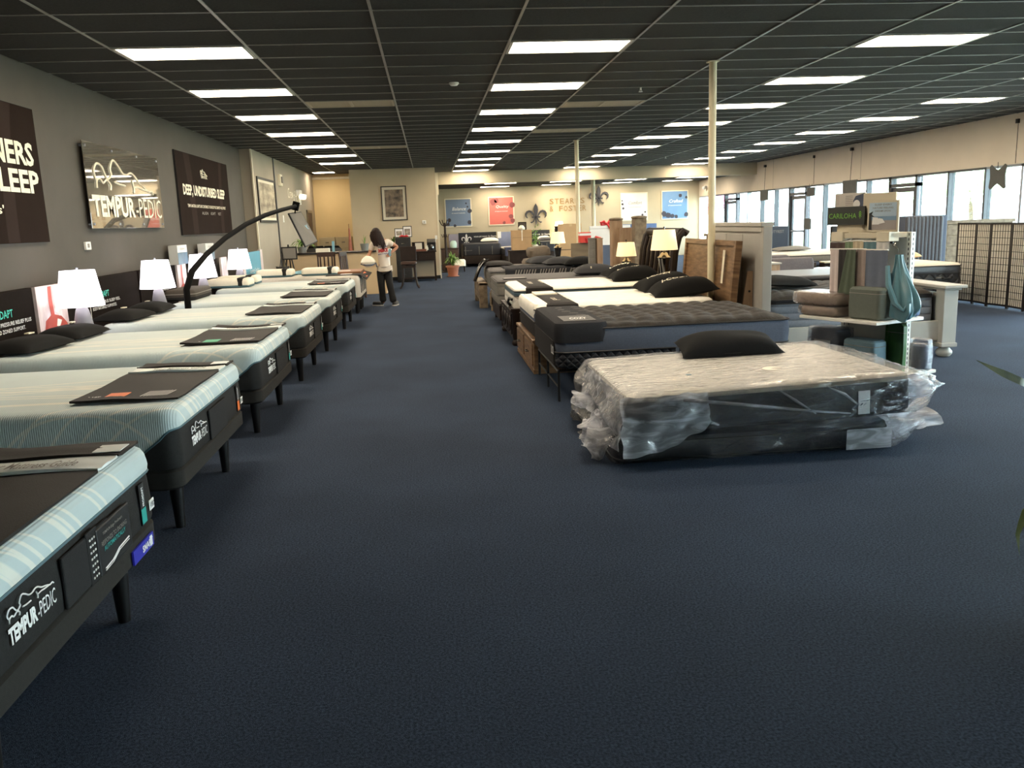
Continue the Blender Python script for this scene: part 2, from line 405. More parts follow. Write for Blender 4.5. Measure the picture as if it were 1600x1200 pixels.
# round columns
m_pil = mat('pillar_cream', (216, 205, 172), .45, var=.03)
def pillar(x, y, r, z1, name_label):
    t = thing('pillar', name_label, 'pillar', (x, y, 0), 0, 'slim cream steel pillars')
    obj('shaft', MB().cyl((0, 0, 0), (0, 0, z1), r, n=20), m_pil, t, smooth=True)
    obj('base_plate', MB().box(-r*2, r*2, -r*2, r*2, 0, .015), m_pil, t); obj('top_plate', MB().box(-r*1.4, r*1.4, -r*1.4, r*1.4, z1-.012, z1), m_pil, t)
pillar(3.25, 9.6, .042, 3.32, 'nearest slim cream steel pillar from floor to black ceiling, behind the wooden headboard')
pillar(3.28, 18.6, .045, 3.32, 'second slim cream pillar, in front of the brass wall lettering')
pillar(5.85, 30, .07, 3.03, 'farthest slim cream pillar, beside the right fleur-de-lis emblem')
# window wall
hd = struct('wall_right', MB().box(XR, XR+.25, -3, 35.2, 2.385, 3.5), m_head)
struct('wall_right', MB().box(XR, XR+.2, -3, 35.2, 0, .28).box(XR, XR+.2, -3, -2.4, .28, 2.385).box(XR, XR+.2, 34.95, 35.2, .28, 2.385), m_head)
for y in (15.0, 21.6, 27.3): struct('panel_joint', MB().box(XR-.003, XR, y-.006, y+.006, 2.4, ZC), m_taupe, hd)
ys = [34.95, 33.55, 31.98, 30.68, 29.6, 28.37, 27.18, 26.08, 24.85, 23.72, 22.45, 21.3, 20.2, 19.0, 17.81, 16.57, 15.48, 14.3, 13.1, 11.9, 10.7, 9.5, 8.3, 7.1, 5.9, 4.7, 3.6, 2.6, 1.4, .2, -1.0, -2.4]
doors = {2, 7, 12}
dn = wn = 1
for i in range(len(ys)-1):
    y1, y0 = ys[i], ys[i+1]; isd = i in doors
    if isd:
        mb = MB(); z0 = .0
        for a in ((y0, y0+.09), (y1-.09, y1)): mb.box(XR+.02, XR+.16, a[0], a[1], z0, 2.385)
        mb.box(XR+.02, XR+.16, y0, y1, 2.12, 2.2).box(XR+.02, XR+.16, y0, y1, 2.33, 2.385)
        st = struct('door_%d' % dn, mb, m_alu); dn += 1
        lf = MB()
        for a in ((y0+.1, y0+.19), (y1-.19, y1-.1)): lf.box(XR+.06, XR+.11, a[0], a[1], .02, 2.11)
        lf.box(XR+.06, XR+.11, y0+.19, y1-.19, .02, .25).box(XR+.06, XR+.11, y0+.19, y1-.19, 2.0, 2.11).box(XR+.06, XR+.11, y0+.19, y1-.19, 1.0, 1.07)
        l_ = obj('door_leaf', lf, m_alu, st); l_['kind'] = 'structure'
        obj('push_bar', MB().tube([(XR+.06, y0+.2, 1.04), (XR+.0, y0+.24, 1.04), (XR+.0, y1-.24, 1.04), (XR+.06, y1-.2, 1.04)], .015), m_alul, l_, smooth=True)
        obj('pane', MB().box(XR+.08, XR+.088, y0+.19, y1-.19, .25, 2.0), m_glass, l_)
        obj('transom_pane', MB().box(XR+.08, XR+.088, y0+.09, y1-.09, 2.2, 2.33), m_glass, st)
    else:
        mb = MB()
        mb.box(XR+.02, XR+.16, y0-.03, y0+.03, .28, 2.385).box(XR+.02, XR+.16, y0, y1, .28, .34).box(XR+.02, XR+.16, y0, y1, 2.34, 2.385)
        st = struct('window_%d' % wn, mb, m_alu if i % 3 else m_alul); wn += 1
        obj('pane', MB().box(XR+.09, XR+.098, y0+.03, y1-.03, .34, 2.34), m_glass, st)
# office door in the left wall
dr = struct('door_4', MB().box(-3.6, -3.57, 26.05, 26.15, 0, 2.2).box(-3.6, -3.57, 27.05, 27.15, 0, 2.2).box(-3.6, -3.57, 26.05, 27.15, 2.12, 2.2), mat('door_casing', (120, 104, 80), .6))
m_dkdoor = mat('dark_door', (56, 34, 24), .5)
obj('door_leaf', MB().box(-3.598, -3.58, 26.15, 27.05, 0, 2.12), m_dkdoor, dr)
obj('door_handle', MB().cyl((-3.58, 26.25, 1), (-3.53, 26.25, 1), .015).cyl((-3.53, 26.25, 1), (-3.53, 26.37, 1), .012), m_alul, dr)
# planting outside the windows
m_leafg = mat('tree_leaf', (205, 222, 190), .8, var=.35, scale=20)
m_leafp = mat('pink_blossom', (240, 140, 185), .8, var=.3, scale=20)
m_bark = mat('bark', (90, 74, 58), .9, var=.3, scale=10)
def tree(x, y, h, r, m, label, n=1400):
    t = thing('street_tree', label, 'tree', (x, y, -.05))
    obj('trunk', MB().tube([(0, 0, 0), (.05, .02, h*.3), (0, .08, h*.6)], [.14, .11, .07], 8), m_bark, t, smooth=True)
    mb = MB(); rnd = random.Random(int(x*10+y))
    for i in range(n):
        v = Vector((rnd.gauss(0, 1), rnd.gauss(0, 1), rnd.gauss(0, 1))).normalized()*r*(.35+.65*rnd.random()**.5)
        p = Vector((0, 0, h*.72)) + Vector((v.x, v.y, v.z*.75)); a = Vector((rnd.gauss(0, 1), rnd.gauss(0, 1), rnd.gauss(0, 1))).normalized()*.12
        b = a.cross(Vector((rnd.gauss(0, 1), rnd.gauss(0, 1), rnd.gauss(0, 1)))).normalized()*.07
        mb.add([p-a, p+b, p+a, p-b], [(0, 1, 2, 3)])
    o = obj('foliage', mb, m, t); o['kind'] = 'stuff'
tree(24, 40, 4.2, 1.6, m_leafg, 'green tree outside, seen through the window wall left of the third door')
tree(19.5, 58, 3.8, 1.5, m_leafp, 'pink blossoming tree outside the farthest windows')
tree(22, 33, 4.0, 1.4, m_leafg, 'green tree outside behind the rightmost glass door', 1200)
tree(25, 27, 4.4, 1.7, m_leafg, 'green tree outside behind the large windows on the right', 1200)
g_ = struct('lawn', MB().box(18, 30, 10, 50, -.052, -.046), m_grass, g)
# ================================================================== left wall pictures
m_poster = mat('dark_poster', (36, 27, 23), .9, spec=.05, var=.06, scale=3)
m_swirl = mat('poster_swirl', (48, 38, 34), .9, spec=.05, var=.06, scale=3)
m_letw = mat('cream_lettering', (232, 222, 196), .6, var=.02)
m_letg = mat('grey_lettering', (130, 124, 116), .6, var=.02)
m_black = mat('black_edge', (18, 17, 16), .5, var=.05)
UY, UZ = (0, 1, 0), (0, 0, 1)
def wposter(name, label, y0, y1, z0, z1, x=XL, th=.03):
    t = thing(name, label, 'poster', (x, (y0+y1)/2, z0)); w = (y1-y0)/2; h = z1-z0
    obj('panel', MB().box(0, th, -w, w, 0, h), m_black, t)
    obj('print', MB().box(th, th+.002, -w+.004, w-.004, .004, h-.004), m_poster, t)
    for q, (a, b) in enumerate(((-.62, -.45), (.5, .62))):
        pts = []; X = th+.0025
        L = [(X, w*(a+.12*s*s*(1 if q else -1)), h*s) for s in [i/8 for i in range(9)]]
        R = [(X, w*(b+.10*s*s*(1 if q else -1))+.02, h*s) for s in [i/8 for i in range(9)]]
        mb = MB(); mb.add([(X, p[1], max(.01, min(h-.01, p[2]))) for p in L+R], [(i, 9+i, 10+i, i+1) for i in range(8)]); obj('swirl', mb, m_swirl, t)
    return t, th+.004, w, h
t, X, w, h = wposter('wall_poster', 'large dark brown poster cut by the left photo edge, reading NERS and SLEEP', 5.6, 9.03, 1.61, 2.9)
mb = MB(); put_text(mb, 'NERS', (X, w-.95, .73), UY, UZ, .82, .22, .03); put_text(mb, 'SLEEP', (X, w-1.08, .47), UY, UZ, 1.0, .22, .03); obj('small_lettering', put_text(MB(), "s'", (X, w-.98, .27), UY, UZ, .12, .08, .01), m_letw, t)
obj('lettering', mb, m_letw, t)
t, X, w, h = wposter('wall_poster', 'dark brown poster reading DEEP, UNDISTURBED SLEEP, right of the clear sign', 13.75, 17.15, 1.62, 2.92)
mb = MB(); put_text(mb, 'DEEP, UNDISTURBED SLEEP', (X, -w+.25, .60), UY, UZ, 2.75, .20, .035)
put_text(mb, 'TEMPUR MATERIAL ADAPTS AND CONFORMS TO YOUR BODY FOR COMFORT AND SUPPORT', (X, -w+.42, .44), UY, UZ, 2.55, .05, .01)
logo(mb, (X, -.3, .99), UY, UZ, .42, .1, .006); put_text(mb, 'TEMPUR-PEDIC', (X, -.3, .94), UY, UZ, .42, .05, .02)
obj('lettering', mb, m_letw, t)
mb = MB(); put_text(mb, 'ALIGN', (X, -.45, .33), UY, UZ, .4, .05, .01); put_text(mb, 'ADAPT', (X, .12, .33), UY, UZ, .35, .05, .01); put_text(mb, 'REST', (X, .66, .33), UY, UZ, .22, .05, .01)
obj('small_lettering', mb, m_letg, t)
# clear panel sign with standoffs
t = thing('acrylic_sign', 'clear glossy panel with white sleeper outline reading TEMPUR-PEDIC, on the dark wall', 'sign', (XL, 11.42, 1.74))
m_acr = bpy.data.materials.new('gloss_acrylic'); m_acr.use_nodes = True
_b = m_acr.node_tree.nodes['Principled BSDF']; _b.inputs['Base Color'].default_value = lin((96, 90, 80)); _b.inputs['Roughness'].default_value = .03; _b.inputs['Coat Weight'].default_value = 1; _b.inputs['Coat Roughness'].default_value = .02; _b.inputs['Specular IOR Level'].default_value = 1.0
obj('panel', MB().box(.05, .06, -1.33, 1.33, 0, .97), m_acr, t, bevel=.003)
mb = MB()
for a in (-1.26, -.44, .44, 1.26):
    for z in (.05, .92): mb.cyl((0, a, z), (.07, a, z), .014)
obj('standoffs', mb, m_alul, t, smooth=True)
mb = MB(); logo(mb, (.062, -1.1, .44), UY, UZ, 2.1, .38, .013)
put_text(mb, 'TEMPUR', (.062, -1.24, .13), UY, UZ, 1.40, .25, .035); put_text(mb, '-PEDIC', (.062, .2, .13), UY, UZ, 1.05, .25, -.005)
obj('lettering', mb, m_letw, t)
# thermostat
t = thing('thermostat', 'small white thermostat on the dark wall below the clear sign', 'thermostat', (XL, 10.0, 1.55))
obj('body', MB().box(0, .03, -.07, .07, -.045, .045), m_white, t, bevel=.006); obj('display', MB().box(.03, .032, -.035, .02, -.02, .025), m_letg, t)
# taupe wall: framed picture, script lettering, exit light, emergency light
XT = -3.6
m_print = mat('landscape_print', (190, 176, 150), .6, rgb2=(95, 82, 66), scale=2.2, stretch=(1, 1.2, 3.2))
m_mat = mat('picture_mat', (214, 204, 182), .7, var=.02)
def framed(name, label, o, u, w, h, m_pic, fw=.04, mt=.08, cat='picture', th=.03, m_f=None):
    "picture hung flat: o lower-left corner, u horizontal direction"
    o, u = Vector(o), Vector(u).normalized(); v = Vector((0, 0, 1)); n = u.cross(v)
    M = Matrix(((u.x, n.x*-1, v.x, o.x), (u.y, n.y*-1, v.y, o.y), (u.z, n.z*-1, v.z, o.z), (0, 0, 0, 1)))
    t = thing(name, label, cat, o); t.rotation_euler = (0, 0, math.atan2(u.y, u.x))
    f = MB()
    for a in ((0, fw, 0, h), (w-fw, w, 0, h), (fw, w-fw, 0, fw), (fw, w-fw, h-fw, h)): f.box(a[0], a[1], -th, 0, a[2], a[3])
    obj('frame', f, m_f or m_black, t)
    if mt: obj('mount', MB().box(fw, w-fw, -th*.5, -.002, fw, h-fw), m_mat, t)
    obj('picture', MB().box(fw+mt, w-fw-mt, -th*.6, -.002, fw+mt, h-fw-mt), m_pic, t)
    return t
framed('framed_print', 'tall black-framed sepia landscape print on the taupe wall behind the arched arm', (XT+.001, 18.85, 1.82), (0, 1, 0), 2.05, .97, m_print, .05, .06)
t = thing('wall_lettering', 'cream script lettering on the taupe wall beyond the framed print', 'lettering', (XT, 22.9, 2.4))
mb = MB(); put_text(mb, 'Crew', (.002, 0, .06), UY, UZ, .85, .26, -.01, .25); put_text(mb, 'of Home', (.002, .9, 0), UY, UZ, 1.1, .28, -.01, .25)
obj('script', mb, m_letw, t)
t = thing('alarm_strobe', 'white alarm strobe box on the taupe wall above the script lettering', 'alarm', (XT, 21.75, 2.83))
obj('box', MB().box(0, .06, -.16, .16, -.12, .16), m_trimw, t, bevel=.008); obj('strobe_lens', MB().box(.06, .1, -.06, .06, -.05, .1), m_letg, t, bevel=.008)
t = thing('emergency_light', 'white twin-head emergency light high on the taupe wall near the office', 'emergency light', (XT, 24.6, 2.62))
m_elit = glow('emergency_glow', (255, 245, 215), 1.2)
obj('housing', MB().box(0, .1, -.22, .22, -.06, .1), m_white, t, bevel=.01)
for s in (-1, 1): obj('lamp_head', MB().lathe([(0, -.06), (.05, -.06), (.08, 0), (.085, .06), (.06, .08), (0, .08)], (.14, s*.15, -.1)), m_elit, t, smooth=True)
obj('bracket', MB().box(.02, .08, -.04, .04, -.3, -.06), m_white, t)
t = thing('switch_plate', 'small white wall plate on the taupe wall behind the tilted RELAX tablet', 'wall plate', (XT, 21.9, 1.9))
obj('plate', MB().box(0, .012, -.06, .06, -.07, .1), m_white, t, bevel=.003); obj('switch', MB().box(.012, .02, -.015, .015, 0, .03), m_white, t)

# ================================================================== left row of beds
def bed_top_material():
    m = mat('printed_knit', (184, 196, 194), .75, var=.03, scale=4, sheen=.2)
    nt = m.node_tree; b = nt.nodes['Principled BSDF']; src = b.inputs['Base Color'].links[0].from_socket
    tc = nt.nodes.new('ShaderNodeTexCoord'); sp = nt.nodes.new('ShaderNodeSeparateXYZ'); nt.links.new(tc.outputs['Object'], sp.inputs[0])
    s = sp.outputs[0]; t = nmath(nt, 'ADD', sp.outputs[1], sp.outputs[2])
    total = None
    arcs = [(-.5, -.52, .46, .010)]
    for r in (1.05, 1.16, 1.28, 1.42): arcs.append((.42, -.95, r, .009))
    for r in (9.3, 9.36, 9.55): arcs.append((1.2, -8.4, r, .012))
    for r in (8.10, 8.16, 8.4, 8.46): arcs.append((-1.9, -7.6, r, .012))
    arcs += [(-.9, -4.6, 4.85, .03), (-1.3, -4.6, 5.3, .02)]
    for cx, ct, r, w in arcs:
        dx = nmath(nt, 'SUBTRACT', s, cx); dt = nmath(nt, 'SUBTRACT', t, ct)
        d = nmath(nt, 'SQRT', nmath(nt, 'ADD', nmath(nt, 'MULTIPLY', dx, dx), nmath(nt, 'MULTIPLY', dt, dt)))
        k = nmath(nt, 'SUBTRACT', 1, nmath(nt, 'MULTIPLY', nmath(nt, 'ABSOLUTE', nmath(nt, 'SUBTRACT', d, r)), 1/(w*1.1)))
        k = nmath(nt, 'MAXIMUM', k, 0)
        total = k if total is None else nmath(nt, 'MAXIMUM', total, k)
    total = nmath(nt, 'MINIMUM', nmath(nt, 'MULTIPLY', total, 2.0), .8)
    mx = nt.nodes.new('ShaderNodeMix'); mx.data_type = 'RGBA'
    nt.links.new(total, mx.inputs[0]); nt.links.new(src, mx.inputs[6]); mx.inputs[7].default_value = lin((222, 218, 204))
    nt.links.new(mx.outputs[2], b.inputs['Base Color'])
    wv = nt.nodes.new('ShaderNodeTexWave'); wv.bands_direction = 'X'; wv.inputs['Scale'].default_value = 28
    nt.links.new(tc.outputs['Object'], wv.inputs['Vector'])
    bp = nt.nodes.new('ShaderNodeBump'); bp.inputs['Strength'].default_value = .25; bp.inputs['Distance'].default_value = .006
    nt.links.new(wv.outputs['Fac'], bp.inputs['Height']); nt.links.new(bp.outputs[0], b.inputs['Normal'])
    return m
m_knit = bed_top_material()
m_char = mat('charcoal_fabric', (36, 35, 34), .85, var=.12, scale=60, bump=.25, bscale=300, spec=.2)
m_char2 = mat('charcoal_pocket', (34, 33, 33), .8, var=.1, scale=60, bump=.25, bscale=300, spec=.2)
m_base = mat('bed_base_fabric', (40, 38, 35), .85, var=.12, scale=60, bump=.2, bscale=300, spec=.2)
m_pipe = mat('teal_piping', (62, 92, 100), .6, var=.05)
m_leg = mat('black_bed_leg', (20, 19, 19), .35, var=.05)
m_wlet = mat('white_print', (228, 226, 222), .6, var=.01)
m_matb = mat('black_foot_mat', (32, 28, 25), .7, var=.1, scale=30, bump=.15, bscale=200, spec=.25)
m_band = mat('white_band', (222, 226, 222), .6, var=.03)
m_teal = mat('teal_label', (40, 150, 140), .5, var=.02)
m_orange = mat('orange_label', (225, 110, 45), .5, var=.02)
m_green = mat('green_label', (50, 160, 120), .5, var=.02)
m_blue = glow('emissive_blue_label', (36, 38, 140), .1)  # label blue with a faint emission added to the material itself
m_hlet = glow('emissive_teal_lettering', (50, 170, 150), .25)  # teal letters carry their own added emission, nothing is modelled behind them
LEN = 2.08
def knit_cover(w, zt=.745):
    base_loop = rrect(-LEN, 0, -w/2, w/2, .09, 5); n0 = len(base_loop)
    # subdivide straight edges for the dipping hem
    pts = []
    for i, p in enumerate(base_loop):
        q = base_loop[(i+1) % n0]; L = math.dist(p, q); k = max(1, int(L/.12))
        for j in range(k): pts.append((p[0]+(q[0]-p[0])*j/k, p[1]+(q[1]-p[1])*j/k))
    cx, cy = -LEN/2, 0
    def ring(ins, zf):
        out = []
        for x, y in pts:
            sx = (LEN/2-ins)/(LEN/2); sy = (w/2-ins)/(w/2)
            out.append((cx+(x-cx)*sx, y*sy, zf(x, y)))
        return out
    def hem(x, y): return .475+.145*smoothstep(-.2, -.02, x)
    loops = [ring(0, hem)]
    loops.append(ring(-.004, lambda x, y: max(hem(x, y)+.012, .56) if False else hem(x, y)+.03))
    for ins, z in ((-.002, zt-.075), (.003, zt-.045), (.012, zt-.025), (.03, zt-.009), (.06, zt-.002), (.12, zt)): loops.append(ring(ins, lambda x, y, z=z: z))
    for ins in (.3, .5, .7): loops.append(ring(ins, lambda x, y: zt))
    mb = MB().loft(loops, cap=False); nn = len(pts)
    mb.f.append(tuple(range(len(mb.v)-nn, len(mb.v))))
    hemline = [Vector(p) for p in loops[0]]
    return mb, hemline
bed_proto = None
def temp_bed(xf, yc, w, label, legs=True):
    t = thing('display_bed', label, 'bed', (xf, yc, 0), 0, 'display beds along the dark left wall')
    k, hemline = knit_cover(w)
    obj('knit_cover', k, m_knit, t, smooth='all')
    obj('mattress_body', slab(-LEN+.004, -.004, -w/2+.004, w/2-.004, .09, [(0, .405), (-.004, .42), (-.006, .5), (0, .60), (.02, .69), (.1, .70)]), m_char, t, smooth=True)
    hemline = hemline + [hemline[0]]
    obj('piping', MB().tube([p+Vector((0, 0, .002)) for p in hemline], .007, 5), m_pipe, t, smooth=True)
    obj('bed_base', slab(-LEN, .0, -w/2+.01, w/2-.01, .08, [(.02, .285), (0, .30), (0, .385), (.02, .4)]), m_base, t, smooth=True)
    for y in (-w/2+.25, w/2-.25):
        for x in (-.11, -LEN/2, -LEN+.15):
            obj('leg', MB().cyl((x, y, 0), (x, y, .29), .026, .042, 14), m_leg, t, smooth=True)
    return t
TX, TV = (0, 1, 0), (0, 0, 1)
def foot_dress(t, w, y0, logo_w=.30, strip_col=None, pocket=True, strip=True, tiny=False):
    "logo, pocket and label strip on the foot face, local coords"
    mb = MB(); X = .006
    logo(mb, (X, y0, .535), TX, TV, logo_w, .055, .0028)
    put_text(mb, 'TEMPUR', (X, y0-.005, .468), TX, TV, logo_w*.58, .055, .05); put_text(mb, '-PEDIC', (X, y0+logo_w*.58, .468), TX, TV, logo_w*.42, .052, 0)
    obj('logo_lettering', mb, m_wlet, t)
    yp = y0+logo_w+.06
    pk = MB(); pk.join(MB().box(0, .014, yp, yp+.42, .405, .59)); o = obj('pocket', pk, m_char2, t, bevel=.01)
    if strip:
        ys = w/2-.20
        mb = MB().box(0.002, .009, ys-.03, ys+.03, .42, .60); s_ = obj('label_strip', mb, m_black, t)
        mb = MB().box(.009, .0105, ys-.028, ys+.028, .425, .49); obj('strip_colour', mb, strip_col or m_teal, s_)
        mb = MB(); put_text(mb, 'PROADAPT', (.0095, ys+.012, .50), (0, 0, 1), (0, -1, 0), .085, .022, .02); obj('strip_lettering', mb, m_wlet, s_)
        mb = MB(); 
        tg = obj('hybrid_tag', MB().box(.004, .008, w/2-.12, w/2-.06, .45, .495), m_wlet, t)
        mb = MB(); put_text(mb, 'HYBRID', (.0085, w/2-.115, .462), TX, TV, .05, .022, .02); obj('tag_lettering', mb, m_black, tg)
def foot_mat(xf, yc, w, label, x0, x1, ya, yb, col=None, bands=1, z=.7475, name='foot_mat'):
    "cloth foot protector lying over the bed end, world coords"
    t = thing(name, label, 'foot mat', ((x0+x1)/2, (ya+yb)/2, z), 0, 'black foot mats on the left beds')
    hx, hy = (x1-x0)/2, (yb-ya)/2; rnd = random.Random(int(yc*7))
    def sheet(y0, y1, zz, hx0=hx, th=.012, skew=.0):
        mb = MB(); nu, nv = 10, 6; top = []; bot = []
        for j in range(nv+1):
            for i in range(nu+1):
                u = i/nu; v = j/nv; y = y0+(y1-y0)*v; x = -hx0+2*hx0*u - skew*v
                e = .004*sin(u*7+yc)+.003*sin(v*9+u*4)
                lift = .010*(max(0, 1-u*6)+max(0, 1-v*7))*.8
                top.append((x, y, zz+th+e+lift)); bot.append((x, y, zz+max(0, e)+lift*.8))
        n = nu+1; m2 = len(top); fs = []
        for j in range(nv):
            for i in range(nu):
                a = j*n+i; fs.append((a, a+1, a+n+1, a+n)); fs.append((a+m2, a+m2+n, a+m2+n+1, a+m2+1))
        for i in range(nu): fs.append((i, i+m2, i+1+m2, i+1)); a = nv*n+i; fs.append((a, a+1, a+1+m2, a+m2))
        for j in range(nv): a = j*n; fs.append((a, a+n, a+n+m2, a+m2)); a = j*n+nu; fs.append((a, a+m2, a+n+m2, a+n))
        return mb.add(top+bot, fs)
    L = 2*hy
    obj('mat_cloth', sheet(-hy, -hy+L*.70, 0), m_matb, t, smooth=True)
    obj('white_band', sheet(-hy+L*.70, -hy+L*.84, .002, hx*1.0), m_band, t, smooth=True)
    mb = MB(); put_text(mb, 'Your Mattress Guide', (-hx*.55, -hy+L*.735, .017), (1, 0, 0), (0, 1, 0), hx*1.2, L*.06, .01, lift=.004); obj('band_lettering', mb, m_letg, t)
    obj('dark_band', sheet(-hy+L*.84, hy, .002, hx*1.02), m_matb, t, smooth=True)
    obj('label_tab', MB().box(hx*.62, hx*.98, -hy+L*.87, -hy+L*.95, .016, .019), m_band, t)
    if col:
        obj('colour_label', MB().box(-hx*.5, -hx*.12, -hy+L*.05, -hy+L*.17, .016, .0185), col, t)
        mb = MB()
        for i in range(9): mb.add([(hx*(.2+.06*i), -hy+L*.06, .019), (hx*(.2+.06*i)+.006, -hy+L*.06, .019), (hx*(.26+.06*i)+.006, -hy+L*.17, .019), (hx*(.26+.06*i), -hy+L*.17, .019)], [(0, 1, 2, 3)])
        obj('printed_lines', mb, m_wlet, t); obj('mat_lettering', put_text(MB(), 'ADAPT', (-hx*.92, -hy+L*.06, .016), (1, 0, 0), (0, 1, 0), hx*.33, L*.045, .02), m_wlet, t)
    return t
beds = [(-1.30, 3.00, 1.62, 'nearest display bed at the left photo edge, pale knit top over charcoal sides'),
        (-1.395, 5.30, 1.60, 'second display bed of the left row, orange label on its foot mat'),
        (-1.40, 7.54, 1.60, 'third display bed of the left row, green label on its foot mat'),
        (-1.38, 9.88, 1.60, 'fourth display bed of the left row, two black pillows at its wall end'),
        (-1.36, 12.12, 1.60, 'fifth display bed of the left row, brown boxy pillow at its wall end'),
        (-1.36, 14.60, 1.60, 'sixth display bed of the left row, two white dark-banded pillows on it')]
for i, (xf, yc, w, lab) in enumerate(beds):
    t = temp_bed(xf, yc, w, lab)
    if i == 0:
        foot_dress(t, w, -.57, .31, m_teal)
        for nm, mm, y0, y1, z0, z1, X in (('remote_pocket', m_char2, .0, .1, .40, .60, .016), ('card_holder', m_black, .08, .42, .40, .585, .02)):
            obj(nm, MB().box(.006, X, y0, y1, z0, z1), mm, t, bevel=.006)
        rm = MB(); 
        for a in range(3):
            for b in range(7): rm.box(.016, .0185, .02+a*.02, .03+a*.02, .42+b*.024, .427+b*.024)
        obj('remote_buttons', rm, m_wlet, t)
        mb = MB(); put_text(mb, 'TEMPUR-Ergo ProSmart', (.021, .13, .545), TX, TV, .2, .014, .01); put_text(mb, 'RESPONDS TO SNORING', (.021, .11, .51), TX, TV, .26, .018)
        obj('card_lettering', mb, m_letg, t)
        mb = MB(); put_text(mb, 'AUTOMATICALLY', (.021, .13, .485), TX, TV, .22, .018, .01); obj('card_accent', mb, m_teal, t)
        mb = MB(); mb.tube([(.022, .12, .42), (.022, .2, .425), (.022, .27, .445), (.022, .38, .45)], .0035, 4).tube([(.022, .12, .412), (.022, .2, .416), (.022, .27, .436), (.022, .38, .44)], .002, 4); obj('card_drawing', mb, m_wlet, t)
        bl = obj('smart_label', MB().box(.004, .012, .43, .68, .30, .36), m_blue, t)
        mb = MB(); put_text(mb, 'SMART', (.013, .53, .315), TX, TV, .13, .03, .03); mb.box(.012, .0135, .63, .66, .308, .352); obj('smart_lettering', mb, m_wlet, bl)
    else:
        foot_dress(t, w, -.55 if i < 2 else -.45, .32, (m_orange if i == 1 else m_teal))
mats = [(-1.95, -1.33, 2.25, 3.74, None, 'black foot mat with white text band on the nearest left bed'),
        (-2.00, -1.425, 4.70, 6.02, m_orange, 'black foot mat with an orange label on the second left bed'),
        (-2.06, -1.43, 7.0, 8.30, m_green, 'black foot mat with a green label on the third left bed'),
        (-2.02, -1.43, 9.30, 10.62, None, 'black foot mat on the fourth left bed, plain without colour label'),
        (-2.02, -1.42, 11.5, 12.85, None, 'grey-printed foot mat on the fifth left bed'),
        (-2.0, -1.42, 13.95, 15.2, m_orange, 'smaller foot mat with an orange mark on the sixth left bed')]
for (x0, x1, ya, yb, col, lab), b in zip(mats, beds): foot_mat(b[0], b[1], b[2], lab, x0, x1, ya, yb, col)
# seventh bed: pale-sided, with boards on its end
m_pale = mat('pale_ticking', (196, 190, 178), .8, var=.06, scale=20, bump=.1)
t = thing('display_bed', 'last bed of the left row, beige sides and dark legs beside the counter', 'bed', (-1.36, 17.1, 0), 0, 'display beds along the dark left wall')
obj('mattress_body', slab(-2.05, 0, -.8, .8, .08, [(0, .33), (0, .55), (.0, .68), (.03, .73), (.1, .745)]), m_pale, t, smooth=True)
obj('bed_base', slab(-2.05, -.01, -.78, .78, .06, [(.0, .27), (0, .325)]), m_base, t, smooth=True)
for y in (-.55, -.3, .3, .65):
    for x in (-.1, -1.9): obj('leg', MB().cyl((x, y, 0), (x, y, .28), .03, .045, 12), m_leg, t, smooth=True)
mb = MB()
for y in (-.6, -.25, .1, .4): mb.box(0, .008, y, y+.13, .40, .66)
obj('side_pockets', mb, m_char2, t)
m_board = mat('tan_board', (128, 84, 52), .6, var=.1)
t = thing('sample_book', 'tan flat board with white label lying on the last left bed', 'board', (-1.72, 17.32, .762))
obj('board', MB().box(-.42, .35, -.5, .5, 0, .035), m_board, t, bevel=.005); obj('label', MB().box(-.15, .12, -.2, -.05, .035, .037), m_wlet, t)
t = thing('folder', 'open dark folder with orange cards hanging over the last left bed end', 'folder', (-1.55, 16.9, .747), 0)
obj('back_cover', MB().box(-.45, .2, -.5, .45, 0, .012), m_matb, t)
obj('front_cover', MB().add([(.2, -.5, 0), (.32, -.48, -.1), (.36, .45, -.02), (.2, .45, .03), (.2, -.5, .012), (.325, -.48, -.088), (.365, .45, -.008), (.2, .45, .042)], [(3, 2, 1, 0), (4, 5, 6, 7), (0, 1, 5, 4), (1, 2, 6, 5), (2, 3, 7, 6), (3, 0, 4, 7)]), m_matb, t)
obj('orange_card', MB().add([(.23, -.3, .0), (.31, -.28, -.055), (.33, .1, -.03), (.24, .1, .025), (.23, -.3, .006), (.31, -.28, -.049), (.33, .1, -.024), (.24, .1, .031)], [(3, 2, 1, 0), (4, 5, 6, 7), (0, 1, 5, 4), (1, 2, 6, 5), (2, 3, 7, 6), (3, 0, 4, 7)]), m_orange, t)
obj('page', MB().box(-.2, .02, -.3, .0, .012, .014), m_wlet, t)
# pillows
def pillow_mb(L, Wd, H, p=2.6, seed=0, dent=0, n=18, flat=.35):
    "soft cushion lying flat: L along x, Wd along y"
    rnd = random.Random(seed); ph = rnd.random()*6
    def f(u, v, s):
        a, b = u*2-1, v*2-1
        e = max(0, (1-abs(a)**p))**.55 * max(0, (1-abs(b)**p))**.55
        cx = 1-.10*(1-abs(b)**2.2)*abs(a)**6 if False else 1
        pin = 1-.07*(1-b*b) if abs(a) > .999 else 1
        x = a*L/2*(1-.05*(1-b*b)*abs(a)); y = b*Wd/2*(1-.06*(1-a*a)*abs(b))
        wob = 1+.10*sin(3.1*a+ph)*cos(2.7*b+ph*2)-dent*math.exp(-(a*a+b*b)*4)
        z = s*e*H/2*wob
        return (x, y, z*(1 if s > 0 else flat))
    mb = MB(); mb.grid(n, n, lambda u, v: f(u, v, 1)); mb.grid(n, n, lambda u, v: f(1-u, v, -1))
    lo = min(v[2] for v in mb.v); mb.v = [(v[0], v[1], v[2]-lo) for v in mb.v]
    return mb
